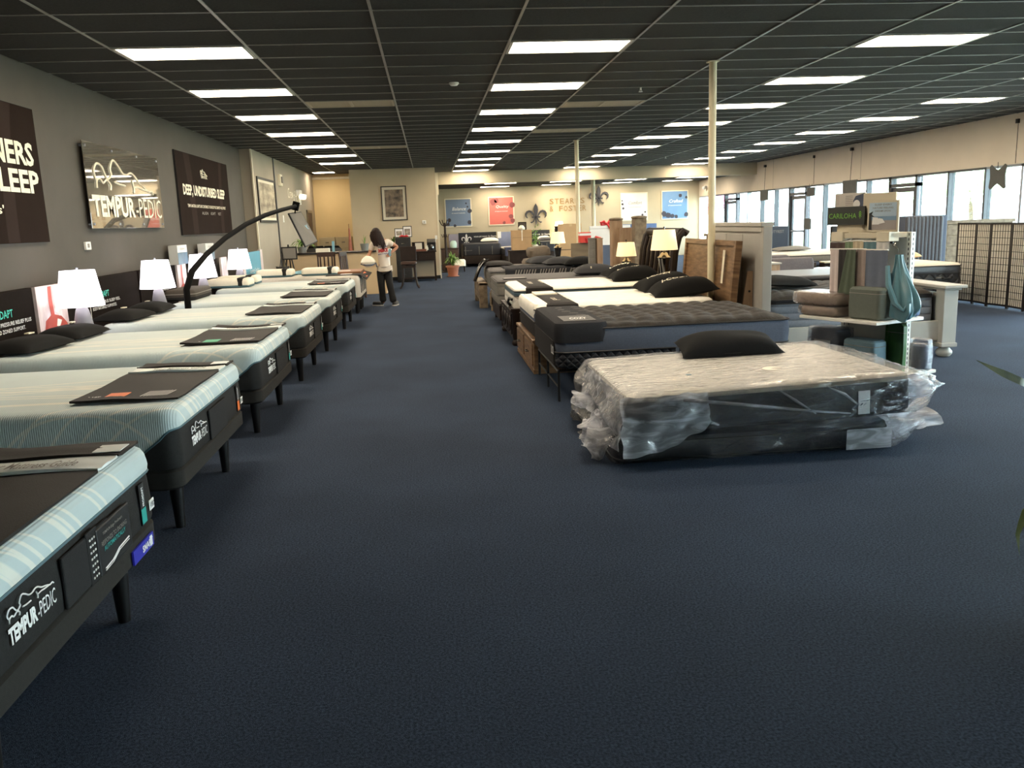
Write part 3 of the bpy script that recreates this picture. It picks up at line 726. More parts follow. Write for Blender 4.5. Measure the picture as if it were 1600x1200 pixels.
def boxpillow(L, Wd, H, r=.07):
    return slab(-L/2, L/2, -Wd/2, Wd/2, r, [(.035, 0), (.008, H*.12), (0, H*.35), (0, H*.65), (.008, H*.85), (.03, H*.96), (.08, H)])
PD = None
def psurf(x, y):
    "height of the last built soft pillow over its underside at x, y"
    L, Wd, H, p, seed = PD; ph = random.Random(seed).random()*6; a = max(-1, min(1, 2*x/L)); b = max(-1, min(1, 2*y/Wd))
    e = max(0, 1-abs(a)**p)**.55 * max(0, 1-abs(b)**p)**.55
    return e*H/2*(1+.10*sin(3.1*a+ph)*cos(2.7*b+ph*2)) + H/2*.35*1.06
def pillow(label, loc, L, Wd, H, m, rz=0, tilt=(0, 0), group=None, kind='soft', extra=None, seed=1, p=2.6, dent=0):
    global PD
    PD = (L, Wd, H, p, seed)
    t = thing('pillow', label, 'pillow', loc, rz, group); t.rotation_euler = (tilt[0], tilt[1], rz)
    mb = pillow_mb(L, Wd, H, p, seed, dent) if kind == 'soft' else boxpillow(L, Wd, H)
    obj('cushion', mb, m, t, smooth='all')
    seam = [Vector(v) for v in []]
    if extra: extra(t)
    else:
        obj('label_tab', MB().box(L*.3, L*.3+.05, -Wd*.18, -Wd*.12, H*.62, H*.66) if kind != 'soft' else MB().box(L*.43, L*.47, -.03, .03, H*.15, H*.22), m_wlet, t)
    return t
m_pblack = mat('black_pillow_fabric', (14, 13, 12), .95, var=.1, scale=60, bump=.25, bscale=250, spec=.25, sheen=.0)
def tagtop(t): obj('label_tab', MB().box(-.06, .06, .02, .08, .12, .127), m_letw, t)
pillow('black pillow at the left photo edge on the third bed, nearer of two', (-3.32, 7.2, .745), .70, .46, .19, m_pblack, radians(82), extra=lambda t: obj('label_tab', MB().box(.12, .2, .06, .1, .125, .135), m_letw, t), seed=3)
pillow('black pillow lying behind the nearer one, under the nearest white lamp', (-3.30, 8.0, .745), .70, .46, .19, m_pblack, radians(88), extra=lambda t: obj('label_tab', MB().box(.12, .2, .04, .08, .125, .135), m_letw, t), seed=4)
pillow('black pillow nearer of the pair between the two nearest white lamps', (-3.34, 9.5, .745), .68, .46, .18, m_pblack, radians(85), extra=lambda t: obj('label_tab', MB().box(.1, .17, .04, .08, .12, .13), m_letw, t), seed=5)
pillow('black pillow farther of the pair, in front of the second white lamp', (-3.32, 10.28, .745), .68, .46, .18, m_pblack, radians(91), extra=lambda t: obj('label_tab', MB().box(.1, .17, .04, .08, .12, .13), m_letw, t), seed=6)
m_brown = mat('brown_pillow_fabric', (66, 58, 50), .8, var=.1, scale=60, bump=.2, bscale=200)
t = pillow('brown boxy contour pillow with a light seam on the fifth bed', (-3.42, 12.3, .745), .42, .95, .15, m_brown, 0, kind='box', extra=lambda t: obj('seam_piping', MB().tube([Vector((p[0], p[1], .09)) for p in rrect(-.213, .213, -.478, .478, .07)]+[Vector((.213, .408, .09))], .006, 5), m_letg, t))
obj('base_band', slab(-.212, .212, -.477, .477, .07, [(.03, -.0), (-.002, .02), (-.002, .05), (0, .052)]), m_char, t, smooth=True)
m_pw = mat('white_pillow_fabric', (228, 222, 205), .8, var=.03, scale=30, bump=.1)
m_lb = mat('light_blue_fabric', (120, 165, 180), .75, var=.06, scale=10)
def banded(t):
    obj('dark_band', slab(.14, .26, -.232, .232, .05, [(.03, 0), (-.004, .03), (-.004, .115), (.004, .145), (.015, .158)]), m_char, t, smooth=True)
    obj('base_panel', slab(-.352, .352, -.233, .233, .09, [(.035, -.001), (0, .012), (0, .04)]), m_pipe, t, smooth=True)
t = pillow('white pillow with dark end band on the sixth bed, nearer the camera', (-3.30, 14.35, .745), .70, .46, .15, m_pw, 0, kind='box', extra=banded)
pillow('white pillow with dark end band behind the nearer one on the sixth bed', (-3.32, 15.1, .745), .70, .46, .15, m_pw, 0, kind='box', extra=banded)
pillow('white pillow with dark end band near the blue poster, last left bed', (-3.02, 16.95, .745), .70, .46, .15, m_pw, 0, kind='box', extra=banded)
pillow('white oval pillow with dark band beside the light blue one, last left bed', (-2.16, 17.0, .745), .70, .46, .15, m_pw, 0, kind='box', extra=banded)
pillow('light blue pillow at the far side of the last left bed', (-2.30, 17.55, .745), 1.1, .42, .13, m_lb, 0, seed=8)

# headboard display panels
m_hb = mat('dark_display_panel', (30, 25, 22), .95, spec=.05, var=.08, scale=20)
m_photo = mat('woman_photo_print', (185, 160, 160), .5, rgb2=(222, 212, 208), scale=3, stretch=(1, 3, 1))
m_skin0 = mat('red_brown_print', (150, 70, 60), .5, var=.2, scale=8)
m_nshade = glow('lit_white_shade', (255, 250, 255), SHADE_L)
m_cer = mat('grey_ceramic', (112, 110, 112), .35, var=.03)
m_stand = mat('dark_nightstand', (40, 36, 33), .5, var=.1)
hb = [(6.62, 8.33, 'dark headboard panel with teal and white lettering at the left photo edge', 1), (8.98, 11.25, 'dark headboard panel with small teal lettering between the two nearest lamps', 1),
      (11.32, 12.9, 'dark headboard panel behind the brown pillow and second lamp', 2), (13.42, 15.4, 'dark headboard panel behind the sixth bed', 0)]
for y0, y1, lab, kind in hb:
    t = thing('headboard_panel', lab, 'headboard', (-3.74, (y0+y1)/2, 0), 0, 'display headboard panels'); w = (y1-y0)/2
    obj('panel', MB().box(-.06, 0, -w, w, .35, 1.2), m_hb, t, bevel=.008); obj('support_rail', MB().box(-.06, -.02, -w, w, .0, .34), m_stand, t)
    if kind:
        mb = MB(); Y = (w-.95) if lab.endswith('edge') else -.42
        if kind == 1:
            put_text(mb, 'LUXEADAPT', (.002, Y, .97), TX, TV, .52, .07, .01); obj('teal_lettering', mb, m_hlet, t); mb = MB()
            a, b = ('SUPERIOR PRESSURE RELIEF PLUS', 'ADVANCED ZONED SUPPORT.') if lab.endswith('edge') else ('A LUXURIOUS SLEEP FEEL', 'BODY NATURALLY SUPPORTED.')
            put_text(mb, a, (.002, Y, .90), TX, TV, .85, .035, .01); put_text(mb, b, (.002, Y, .84), TX, TV, .72, .035, .01)
            if not lab.endswith('edge'): mb.box(0, .003, Y-.06, Y-.052, .6, 1.0)
        else: put_text(mb, 'PROADAPT', (.002, .05, .93), TX, TV, .55, .05, .02); put_text(mb, 'ADVANCED SUPPORT', (.002, .05, .87), TX, TV, .6, .03)
        obj('white_lettering', mb, m_wlet, t)
m_redp = mat('red_garment_print', (170, 72, 60), .5, var=.15, scale=6)
def photo_panel(y0, y1, z0, z1, label, fig=True):
    t = thing('display_board', label, 'photo panel', (-3.72, (y0+y1)/2, z0)); w = (y1-y0)/2; h = z1-z0
    obj('print', MB().box(-.03, 0, -w, w, 0, h), m_photo, t); obj('support', MB().box(-.03, -.01, -w, w, -z0, 0), m_stand, t)
    if fig:
        mb = MB(); X = .002
        mb.add([(X, y*w, z*h) for y, z in [(-.85, .08), (-.5, .1), (.0, .2), (.75, .22), (.9, .3), (.5, .45), (.05, .5), (.0, .75), (.02, .98), (-.2, .98), (-.25, .7), (-.2, .5), (-.6, .42)]], [tuple(range(13))]); obj('printed_figure', mb, m_redp, t)
        mb = MB(); mb.add([(X+.001, y*w, z*h) for y, z in [(.1, .99), (.55, .99), (.6, .6), (.3, .5), (.12, .55)]], [tuple(range(5))]); mb.add([(X+.001, y*w, z*h) for y, z in [(.1, .3), (.3, .28), (.5, .38), (.2, .42)]], [(0, 1, 2, 3)]); obj('printed_shirt', mb, m_pw, t)
    return t
photo_panel(8.35, 9.0, .62, 1.2, 'photo panel of a seated figure in red, left of the nearest lamp')
photo_panel(12.93, 13.38, .62, 1.2, 'narrow photo panel behind the third white lamp')
photo_panel(15.6, 16.05, .6, 1.2, 'narrow photo panel left of the blue poster', False)
t = thing('blue_poster', 'light blue display poster with white edge photos beside the last left bed', 'poster', (-3.5, 17.3, .62)); m_bp = mat('blue_poster', (92, 155, 178), .5, var=.06, scale=3)
obj('board', MB().box(-.05, 0, -.75, .75, 0, .62), m_bp, t); obj('support', MB().box(-.05, -.02, -.7, .7, -.62, 0), m_stand, t); mb = MB().box(0, .003, -.95, -.75, 0, .6).box(-.05, 0, -.95, -.75, 0, .6).box(-.05, .003, .75, .98, 0, .64); obj('edge_photo', mb, m_photo, t)
mb = MB(); put_text(mb, 'Cooling Comfort', (.003, -.4, .2), TX, TV, .9, .1, 0, .2); obj('lettering', mb, m_wlet, t)
# small blue and white cartons on the panel tops
m_cart = mat('white_carton', (205, 205, 200), .5, var=.03); m_cartb = mat('blue_gradient_print', (26, 50, 70), .5, var=.3, scale=2, rgb2=(84, 124, 144))
for (y0, y1, z0, z1, lab) in ((12.72, 13.36, 1.2, 1.48, 'white and dark blue carton on the panel above the third lamp'), (14.3, 15.0, 1.2, 1.47, 'white and blue carton partly behind the arched arm'), (18.6, 19.4, 1.2, 1.49, 'white and blue carton near the corner of the taupe wall')):
    t = thing('product_carton', lab, 'carton', (-3.68, (y0+y1)/2, z0), 0, 'blue and white cartons on the headboards'); w = (y1-y0)/2.6; h = z1-z0
    obj('carton', MB().box(-.1, .03, -w, w, 0, h), m_cart, t, bevel=.003); obj('blue_print', MB().box(.03, .032, -w, w, 0, h*.62), m_cartb, t); mb = MB(); put_text(mb, 'CLEAN', (.032, -w*.5, h*.75), TX, TV, w, .03); obj('lettering', mb, m_letg, t)
    if y0 > 18: obj('shelf', MB().box(-.1, .06, -w-.1, w+.1, -.02, 0), m_stand, t)
def white_lamp(y, label):
    t = thing('table_lamp', label, 'lamp', (-3.45, y, .6), 0, 'white table lamps along the left wall')
    obj('base', MB().lathe([(0, 0), (.105, 0), (.11, .02), (.1, .12), (.082, .24), (.06, .34), (.045, .37), (0, .37)], n=24), m_cer, t, smooth=True)
    obj('stem', MB().cyl((0, 0, .37), (0, 0, .74), .008), m_alul, t)
    s = MB(); s.loft([[(r*cos(2*pi*k/28), r*sin(2*pi*k/28), z) for k in range(28)] for r, z in ((.215, .38), (.16, .73), (.157, .73), (.212, .38))], cap=False)
    obj('lamp_shade', s, m_nshade, t, smooth=True); obj('finial', MB().lathe([(0, 0), (.01, 0), (.012, .012), (0, .024)], (0, 0, .74), 10), m_alul, t, smooth=True)
    n_ = thing('nightstand', label.replace('table lamp', 'nightstand').replace('glowing white', 'dark low').replace('white', 'dark'), 'nightstand', (-3.45, y, 0), 0, 'dark nightstands on the left')
    obj('cabinet', MB().box(-.24, .24, -.22, .22, .08, .57), m_stand, n_, bevel=.008); obj('top', MB().box(-.26, .26, -.24, .24, .57, .598), m_stand, n_, bevel=.006)
    for z in (.12, .35): d_ = obj('drawer', MB().box(.24, .255, -.2, .2, z, z+.2), m_char2, n_, bevel=.004); obj('knob', MB().cyl((.255, 0, z+.1), (.28, 0, z+.1), .012), m_alul, d_)
    for sx in (-.2, .2):
        for sy in (-.18, .18): obj('leg', MB().cyl((sx, sy, 0), (sx, sy, .08), .015, .02), m_stand, n_)
white_lamp(8.68, 'glowing white table lamp nearest the camera on the left, right of the red photo')
white_lamp(11.08, 'glowing white table lamp second from the camera on the left')
white_lamp(13.25, 'glowing white table lamp behind the black arched arm')
white_lamp(15.8, 'glowing white table lamp mostly hidden behind the white pillows')
# arched arm with tablet
m_arm = mat('black_arm', (12, 11, 10), .9, spec=.1, var=.05)
t = thing('arched_stand', 'tall black arched arm rising from beside the fifth bed, holding a tablet', 'stand', (-3.08, 11.0, 0))
P = [at(286, 452, 0, -3.08), at(300, 424, 0, -3.05), at(322, 398, 0, -3.0), at(352, 372, 0, -2.9), at(385, 350, 0, -2.75), at(415, 336, 0, -2.6), at(440, 328, 0, -2.5), at(462, 322, 0, -2.4)]
P = [Vector((p.x, max(11.0, p.y), p.z))-Vector((-3.08, 11.0, 0)) for p in P]
P[0] = Vector((-.0, .0, .95)); ends = P[-1]
obj('arm', MB().tube([Vector((0, -.02, .55))]+P, [.04]*3+[.036]*6, 10), m_arm, t, smooth=True)
obj('post', MB().cyl((0, -.02, .03), (0, -.02, .6), .035), m_arm, t, smooth=True); obj('floor_plate', MB().box(-.09, .2, -.14, .12, 0, .03), m_arm, t, bevel=.01)
obj('knuckle', MB().obox(Matrix.Translation(ends) @ Matrix.Rotation(.3, 4, 'Y'), .12, .09, .16), m_arm, t, bevel=.01)
yT = 11.0+ends.y
m_tab = mat('tablet_screen', (96, 90, 82), .5, var=.05)
A = [at(451, 333, 1, yT), at(466, 330, 1, yT), at(493, 378, 1, yT), at(478, 386, 1, yT)]
A = [a-Vector((-3.08, 11.0, 0)) for a in A]
A[1] = A[0]+(A[1]-A[0])*1.0+Vector((0, .35, 0)); A[2] = A[3]+(A[2]-A[3])+Vector((0, .35, 0))
nn = (A[1]-A[0]).cross(A[3]-A[0]).normalized()*.03
tb = obj('tablet', MB().loft([A, [a+nn for a in A]]), m_black, t)
B = [A[i]*.94+sum(A, Vector())/4*.06 - nn*.06 for i in range(4)]
obj('screen', MB().add(B, [(0, 1, 2, 3)]), m_tab, tb)
u_ = (A[2]-A[3]).normalized(); v_ = (A[0]-A[3]).normalized()
mb = MB(); put_text(mb, 'RELAX', A[3]+(A[0]-A[3])*.42+(A[1]-A[0])*.16-nn*.15, u_, v_, (A[1]-A[0]).length*.7, .09, .03, lift=-.004); obj('lettering', mb, m_lb, tb)
obj('hanger', MB().cyl(ends, (A[0]+A[1])/2+Vector((0, 0, -.02)), .012), m_arm, t)
# ================================================================== right row of beds
m_navy = mat('navy_mattress_side', (22, 26, 36), .6, var=.15, scale=30, bump=.2, bscale=120, spec=.4)
m_wtop = mat('cream_quilted_top', (240, 235, 222), .8, var=.03, scale=10, bump=.15, bscale=30); quilt(m_wtop, 9, .5, .02)
m_wbord = mat('white_quilted_border', (214, 208, 196), .8, var=.04); quilt(m_wbord, 18, .6, .02, True, (0, 2))
m_slate = mat('slate_border', (78, 86, 102), .85, var=.1, scale=90, bump=.2, bscale=300)
m_teals = mat('slate_teal_border', (86, 108, 120), .8, var=.06, scale=60, bump=.15, bscale=300)
m_dq = mat('dark_diamond_border', (26, 29, 38), .8, var=.15, scale=60, bump=.1); quilt(m_dq, 42, .9, .02, True, (0, 2))
m_brt = mat('dark_brown_plush', (38, 31, 24), .95, var=.25, scale=25, bump=.5, bscale=90, spec=.1, sheen=.2)
m_gcover = mat('grey_woven_cover', (42, 42, 45), .9, var=.12, scale=120, bump=.3, bscale=300, spec=.15)
m_bcover = mat('brown_black_cover', (28, 24, 22), .8, var=.12, scale=60, bump=.2, bscale=200, spec=.3)
m_grtop = mat('grey_quilt_top', (88, 85, 84), .9, var=.1, scale=40, bump=.2, bscale=150); quilt(m_grtop, 11, .4, .02)
m_grside = mat('grey_mattress_side', (118, 114, 106), .85, var=.08, scale=40); quilt(m_grside, 20, .5, .015, False, (1, 2))
m_plas = clear('plastic_wrap', (250, 252, 255), 1.5, .16, .11, .45)
m_plas2 = clear('milky_plastic_wrap', (248, 250, 255), 1.6, .2, .85, .6)
rndp = random.Random(5)
from mathutils import noise as mnoise
def wrap(x0, x1, y0, y1, z0, z1, gap=.012, nx=70, na=72, fold=.02, seed=0, ends=(.12, .16), drop=(0, 0)):
    "loose plastic bag around a block, gathered at both ends along x"
    mb = MB(); loops = []
    per = rrect(y0-gap, y1+gap, z0, z1+gap, .05, 4)
    # resample perimeter
    pts = []; n0 = len(per); tot = sum(math.dist(per[i], per[(i+1) % n0]) for i in range(n0)); step = tot/na; acc = 0; i = 0
    cur = per[0]; pts = []; d = 0
    seg = [(per[i], per[(i+1) % n0], math.dist(per[i], per[(i+1) % n0])) for i in range(n0)]
    for k in range(na):
        t = k*step; s = 0
        for a, b, L in seg:
            if s+L >= t: q = (t-s)/L if L else 0; pts.append((a[0]+(b[0]-a[0])*q, a[1]+(b[1]-a[1])*q)); break
            s += L
    cy, cz = (y0+y1)/2, (z0+z1)/2
    for i in range(nx+1):
        u = i/nx; x = x0-ends[0]+(x1-x0+ends[0]+ends[1])*u
        eL = max(0, (x0-.0-x)/ends[0]); eR = max(0, (x-x1)/ends[1]); e = max(eL, eR)
        sgn = 0 if eL > eR else 1
        loop = []
        for k, (y, z) in enumerate(pts):
            nv = mnoise.noise(Vector((x*3+seed, y*3.5, z*5))); nv2 = mnoise.noise(Vector((x*9+seed, y*11, z*14+3)))
            outy = (y-cy)/((y1-y0)/2); outz = (z-cz)/((z1-z0)/2)
            am = fold*(1+2.2*e)
            side = abs(outz) < .95
            dy = outy*0 + (1 if y > cy else -1)*(max(0, nv+.25)*am*1.6+nv2*am*.5+.004 if side else 0)
            dz = (max(0, nv*.5+.05)*am*.5+abs(nv2)*am*.3 if outz > .9 else (0 if outz > -.9 else 0)) + (nv*am*e*2 if side else 0)
            yy = y+dy; zz = z+dz
            if e > 0:
                g = (1-e*.12*(1+nv)); 
                zz = cz+drop[sgn]*e+(zz-cz)*(1-e*(.45+.35*nv)); yy = cy+(yy-cy)*(1-e*e*.18+nv*e*.05)
            loop.append((x+(nv2*.05+nv*.07)*e+.0, yy, max(.004, zz)))
        loops.append(loop)
    return mb.loft(loops, cap=False)
def tail(px, py, pz, dx, dy, dz, r, m, parent, seed):
    "crumpled end of a plastic bag"
    mb = MB(); nu, nv = 16, 9
    def fn(u, v):
        a = u*2*pi; rr = r*(1-.55*v+.5*v*v)*(1+.35*mnoise.noise(Vector((cos(a)*2+seed, sin(a)*2, v*3))))
        c = Vector((px, py, pz))+Vector((dx, dy, dz))*v
        n = Vector((dx, dy, dz)).normalized(); p = n.cross(Vector((0, 0, 1))).normalized(); q = n.cross(p)
        w = c+p*rr*cos(a)*1.3+q*rr*sin(a)*(1-.5*v); w += n*.05*mnoise.noise(w*9)
        return (w.x, w.y, max(.004, w.z))
    mb.grid(nu, nv, fn); return obj('plastic_gather', mb, m, parent, smooth='all')
# --- the two wrapped mattresses
t = thing('wrapped_mattress', 'lower dark mattress in clear plastic lying directly on the blue carpet', 'mattress', (2.18, 6.2, 0), 0, 'two plastic-wrapped mattresses on the floor')
obj('mattress_body', slab(-1.0, .95, -.80, .78, .12, [(.03, .0), (0, .025), (-.004, .10), (0, .18), (.03, .20)]), m_navy, t, smooth=True)
obj('piping', MB().tube([Vector((p[0], p[1], .03)) for p in rrect(-1.005, .955, -.805, .785, .12)]+[Vector((.955, .665, .03))], .006, 5).tube([Vector((p[0], p[1], .15)) for p in rrect(-1.005, .955, -.805, .785, .12)]+[Vector((.955, .665, .15))], .006, 5), m_black, t)
w_ = obj('plastic_wrap', wrap(-1.0, .95, -.80, .78, .0, .192, .004, 80, 72, .018, 3, (.08, .24), (-.02, .02)), m_plas, t, smooth='all')
tail(1.02, -.55, .10, .34, -.02, .06, .13, m_plas2, t, 4)
tail(-1.02, -.55, .08, -.14, .02, .07, .14, m_plas2, t, 9)
obj('plastic_label', MB().add([(.60, -.845, .02), (.93, -.835, .02), (.93, -.838, .165), (.60, -.848, .165)], [(0, 1, 2, 3)]), m_plas2, t)
t = thing('wrapped_mattress', 'upper white-topped mattress in crumpled clear plastic, resting on the lower dark one', 'mattress', (2.26, 6.17, .222), 0, 'two plastic-wrapped mattresses on the floor')
t.rotation_euler = (0, -radians(1.6), 0)
obj('mattress_body', slab(-.99, 1.02, -.78, .80, .10, [(.03, .0), (0, .03), (-.004, .13), (0, .225), (.012, .24)]), m_navy, t, smooth=True)
bd = MB(); 
for y in [i*.03 for i in range(-24, 26)]: bd.cyl((-.995, y, .04), (-.995, y, .14), .006, n=5)
o = obj('stitched_border', bd, m_grside, t); o['kind'] = 'stuff'
obj('upper_border', slab(-.998, -.90, -.70, .74, .03, [(0, .15), (-.002, .17), (0, .23)]), m_slate, t, smooth=True)
obj('white_top', slab(-.985, 1.015, -.775, .795, .10, [(0, .232), (.004, .262), (.03, .275), (.1, .283), (.3, .287)]), m_wtop, t, smooth=True)
obj('law_tag', MB().box(.60, .68, -.815, -.808, .03, .19), m_wlet, t)
obj('plastic_wrap', wrap(-.99, 1.02, -.78, .80, -.01, .282, .01, 96, 84, .030, 11, (.10, .18), (-.10, .02)), m_plas, t, smooth='all')
# second loose layer over the near left corner, hanging down
mb = MB()
def drape(u, v):
    x = -1.05+.60*u+.03*mnoise.noise(Vector((v*4, 2, u))); z = .27-.40*v+.20*v*u*u+.02*mnoise.noise(Vector((u*6, 5, v))); y = -.80-.035*v-.03*mnoise.noise(Vector((u*3, v*3, 1)))-.02*abs(sin(u*9+v*3))*v
    return (x, y, z)
mb.grid(26, 14, drape)
def drape2(u, v):
    x = -1.02-.05*v-.05*mnoise.noise(Vector((u*5, v*4, 7)))-.03*abs(sin(u*12))*v; y = -.80+1.3*u; z = .27-.36*v+.16*v*u
    return (x, y, z)
mb.grid(30, 12, drape2)
obj('plastic_drape', mb, m_plas2, t, smooth='all')
def drape3(u, v):
    x = -.45+1.45*u; low = -.20+.22*u
    z = .25-(.25-low)*v; y = -.812-.02*v-.018*abs(mnoise.noise(Vector((u*5+v*2, v*3, 4))))-.012*abs(sin(u*13+v*5))*v
    return (x, y, z)
m_plas3 = clear('clear_plastic_skirt', (250, 252, 255), 1.6, .18, .05, .35)
obj('plastic_skirt', MB().grid(60, 12, drape3), m_plas3, t, smooth='all')
tail(-1.08, -.35, -.0, -.14, .05, -.06, .12, m_plas2, t, 2); tail(-1.06, .25, .02, -.12, .03, .05, .1, m_plas2, t, 5)
tail(1.03, -.62, .14, .16, -.06, .02, .11, m_plas2, t, 7)
# rope-like bunched folds across the near side
fold = MB().tube([(-.62, -.80, .232), (-.2, -.812, .165), (.25, -.815, .085), (.55, -.805, .04)], [.014, .012, .009, .004], 6)
fold.tube([(-.72, -.805, .15), (-.5, -.815, .09), (-.38, -.81, .04)], [.010, .02, .006], 6).tube([(.05, -.80, .24), (.16, -.812, .16), (.3, -.81, .06)], [.005, .012, .004], 6).tube([(.38, -.80, .24), (.5, -.812, .18), (.62, -.81, .08)], [.004, .011, .004], 6)
obj('plastic_folds', fold, m_plas2, t, smooth='all')
obj('blue_sticker', MB().cyl((-.42, -.28, .292), (-.42, -.28, .296), .022), m_lb, t)
obj('round_sticker', MB().cyl((.2, -.3, .292), (.2, -.3, .296), .07, n=24), m_pw, t)
m_pb2 = mat('black_bolster_fabric', (14, 15, 17), .9, var=.12, scale=50, bump=.3, bscale=200, spec=.2)
pillow('plump black pillow lying on the plastic-wrapped white mattress', (2.42, 6.72, .515), .82, .48, .24, m_pb2, radians(-7), tilt=(radians(8), -radians(1.6)), seed=12, p=3.2, extra=lambda t: obj('seam', MB().tube([(-.38, -.1, .07), (-.3, -.2, .06), (0, -.222, .06), (.3, -.2, .06), (.38, -.1, .07)], .004, 5), m_char, t))

def mattress(t, x0, x1, y0, y1, z0, zb, z1, m_low, m_up, m_top, r=.09, top_grid=None, crown=.03):
    "z0 base, zb seam between lower and upper border, z1 top edge"
    obj('lower_border', slab(x0, x1, y0, y1, r, [(.02, z0), (0, z0+.02), (-.006, (z0+zb)/2), (0, zb)]), m_low, t, smooth=True)
    obj('upper_border', slab(x0, x1, y0, y1, r, [(0, zb), (-.008, (zb+z1)/2), (.004, z1)]), m_up, t, smooth=True)
    rr = rrect(x0-.003, x1+.003, y0-.003, y1+.003, r); loopz = lambda z: [Vector((p[0], p[1], z)) for p in rr]+[Vector((rr[0][0], rr[0][1], z))]
    obj('piping', MB().tube(loopz(zb), .007, 5).tube(loopz(z1), .008, 5), m_black, t, smooth=True)
    if top_grid:
        fx, fy, am = top_grid; nu, nv = 90, 64
        def fn(u, v):
            x = x0+.01+(x1-x0-.02)*u; y = y0+.01+(y1-y0-.02)*v
            e = min(1, min(u, 1-u)*12)*min(1, min(v, 1-v)*9); e = e**.5 if e > 0 else 0
            return (x, y, z1+crown*e+am*e*(abs(sin(fx*x+1.2*sin(y*4)))*abs(sin(fy*y+1.3*sin(x*3))))**.5)
        obj('top_panel', MB().grid(nu, nv, fn), m_top, t, smooth='all')
    else:
        obj('top_panel', slab(x0+.004, x1-.004, y0+.004, y1-.004, r, [(0, z1), (.006, z1+crown*.45), (.04, z1+crown*.85), (.12, z1+crown)]), m_top, t, smooth=True)
# --- R2: dark plush bed on a black metal frame
t = thing('plush_bed', 'dark brown-topped bed with slate border on a black metal frame, behind the wrapped mattresses', 'bed', (2.2, 8.25, 0))
mattress(t, -1.1, 1.1, -.78, .72, .31, .46, .67, m_dq, m_slate, m_brt, top_grid=(17, 17, .028), crown=.045)
f = MB()
for y in (-.72, 0, .68): f.tube([(-1.08, y, .29), (1.08, y, .29)], .014, 6)
for x in (-1.08, -.4, .4, 1.08): f.tube([(x, -.72, .28), (x, .68, .28)], .012, 6)
f.tube([(-1.08, -.72, .13), (-1.08, .68, .13)], .009, 6)
obj('metal_frame', f, m_blackm, t, smooth=True)
for x in (-1.08, -.4, .4, 1.08):
    for y in (-.72, 0, .68): obj('leg', MB().cyl((x, y, 0), (x, y, .29), .013, n=8), m_blackm, t, smooth=True)
cv = thing('foot_cover', 'grey woven foot cover over the near-left end of the dark plush bed', 'foot cover', (2.2, 8.25, 0), 0, 'cloth covers on the bed foot ends')
obj('cover_cloth', slab(-1.115, -.62, -.795, .735, .09, [(0, .55), (-.003, .62), (0, .70), (.012, .725), (.05, .738)]), m_gcover, cv, smooth=True)
obj('end_flap', slab(-1.122, -1.0, -.70, .735, .05, [(0, .34), (0, .56)]), m_bcover, cv, smooth=True)
mb = MB().box(-1.02, -.72, -.72, -.30, .737, .742); pt = obj('black_patch', mb, m_black, cv)
mb = MB(); put_text(mb, 'COZY', (-.95, -.62, .743), (1, 0, 0), (0, 1, 0), .16, .14, .02, .1); obj('lettering', mb, m_wlet, pt)
mb = MB(); put_text(mb, 'ILLOU', (-1.125, -.60, .44), (0, -1, 0), (0, 0, 1), .16, .08, .02, lift=.004); obj('end_lettering', mb, m_wlet, cv)
obj('seam_strip', MB().box(.0, .03, -.79, -.786, .31, .46), m_slate, t)
# --- R3: cream bed on a wooden storage base
m_wood = mat('brown_wood', (142, 112, 80), .5, rgb2=(96, 70, 48), scale=5, stretch=(.6, 1, 6), tex='noise', spec=.4, bump=.15)
m_woodl = mat('light_wood', (168, 140, 112), .5, rgb2=(140, 112, 86), scale=5, stretch=(4, 4, .7))
m_espr = mat('espresso_wood', (36, 26, 21), .5, var=.15, scale=12, spec=.2)
t = thing('storage_bed', 'cream-topped bed on a brown wooden drawer base, behind the dark plush bed', 'bed', (2.1, 9.85, 0))
obj('wood_base', MB().box(-1.03, 1.03, -.86, .84, .04, .36), m_wood, t, bevel=.008)
obj('plinth', MB().box(-1.04, 1.04, -.87, .85, 0, .05), m_wood, t, bevel=.006)
obj('top_rail', MB().box(-1.045, 1.04, -.875, .855, .345, .375), m_wood, t, bevel=.006)
for y in (-.42, .42):
    d_ = obj('drawer', MB().box(-1.045, -1.03, y-.37, y+.37, .08, .32), m_wood, t, bevel=.006); obj('handle', MB().tube([(-1.045, y-.06, .2), (-1.075, y-.05, .2), (-1.075, y+.05, .2), (-1.045, y+.06, .2)], .006, 6), m_blackm, d_)
for x in (-.55, .45): d_ = obj('side_panel', MB().box(x-.42, x+.42, -.875, -.86, .08, .32), m_wood, t, bevel=.006)
mattress(t, -1.0, 1.02, -.80, .80, .37, .56, .69, m_bcover, m_slate, m_wtop, crown=.06)
cv = thing('foot_cover', 'black lettered cover over the foot of the cream bed on the wooden base', 'foot cover', (2.1, 9.85, 0), 0, 'cloth covers on the bed foot ends')
obj('cover_cloth', slab(-.88, -.50, -.82, .82, .05, [(0, .45), (-.003, .62), (0, .69), (.015, .74), (.06, .762)]), m_bcover, cv, smooth=True)
mb = MB(); put_text(mb, 'HYBRID', (-.58, .1, .764), (0, -1, 0), (1, 0, 0), .55, .06, .01, lift=.004); put_text(mb, 'cool', (-.75, -.2, .764), (0, -1, 0), (1, 0, 0), .3, .08, 0, lift=.004); obj('lettering', mb, m_letw, cv); mb = MB(); put_text(mb, 'III', (-.72, -.828, .56), (1, 0, 0), UZ, .12, .06); put_text(mb, 'o', (-.58, -.828, .56), (1, 0, 0), UZ, .05, .05, .02); obj('side_lettering', mb, m_letw, cv)
obj('spec_card', MB().box(-.86, -.60, .2, .6, .765, .78), m_pw, cv)
obj('front_border', slab(-1.008, -.93, -.74, .76, .03, [(0, .60), (-.01, .66), (.0, .72), (.02, .745)]), m_wtop, t, smooth=True)
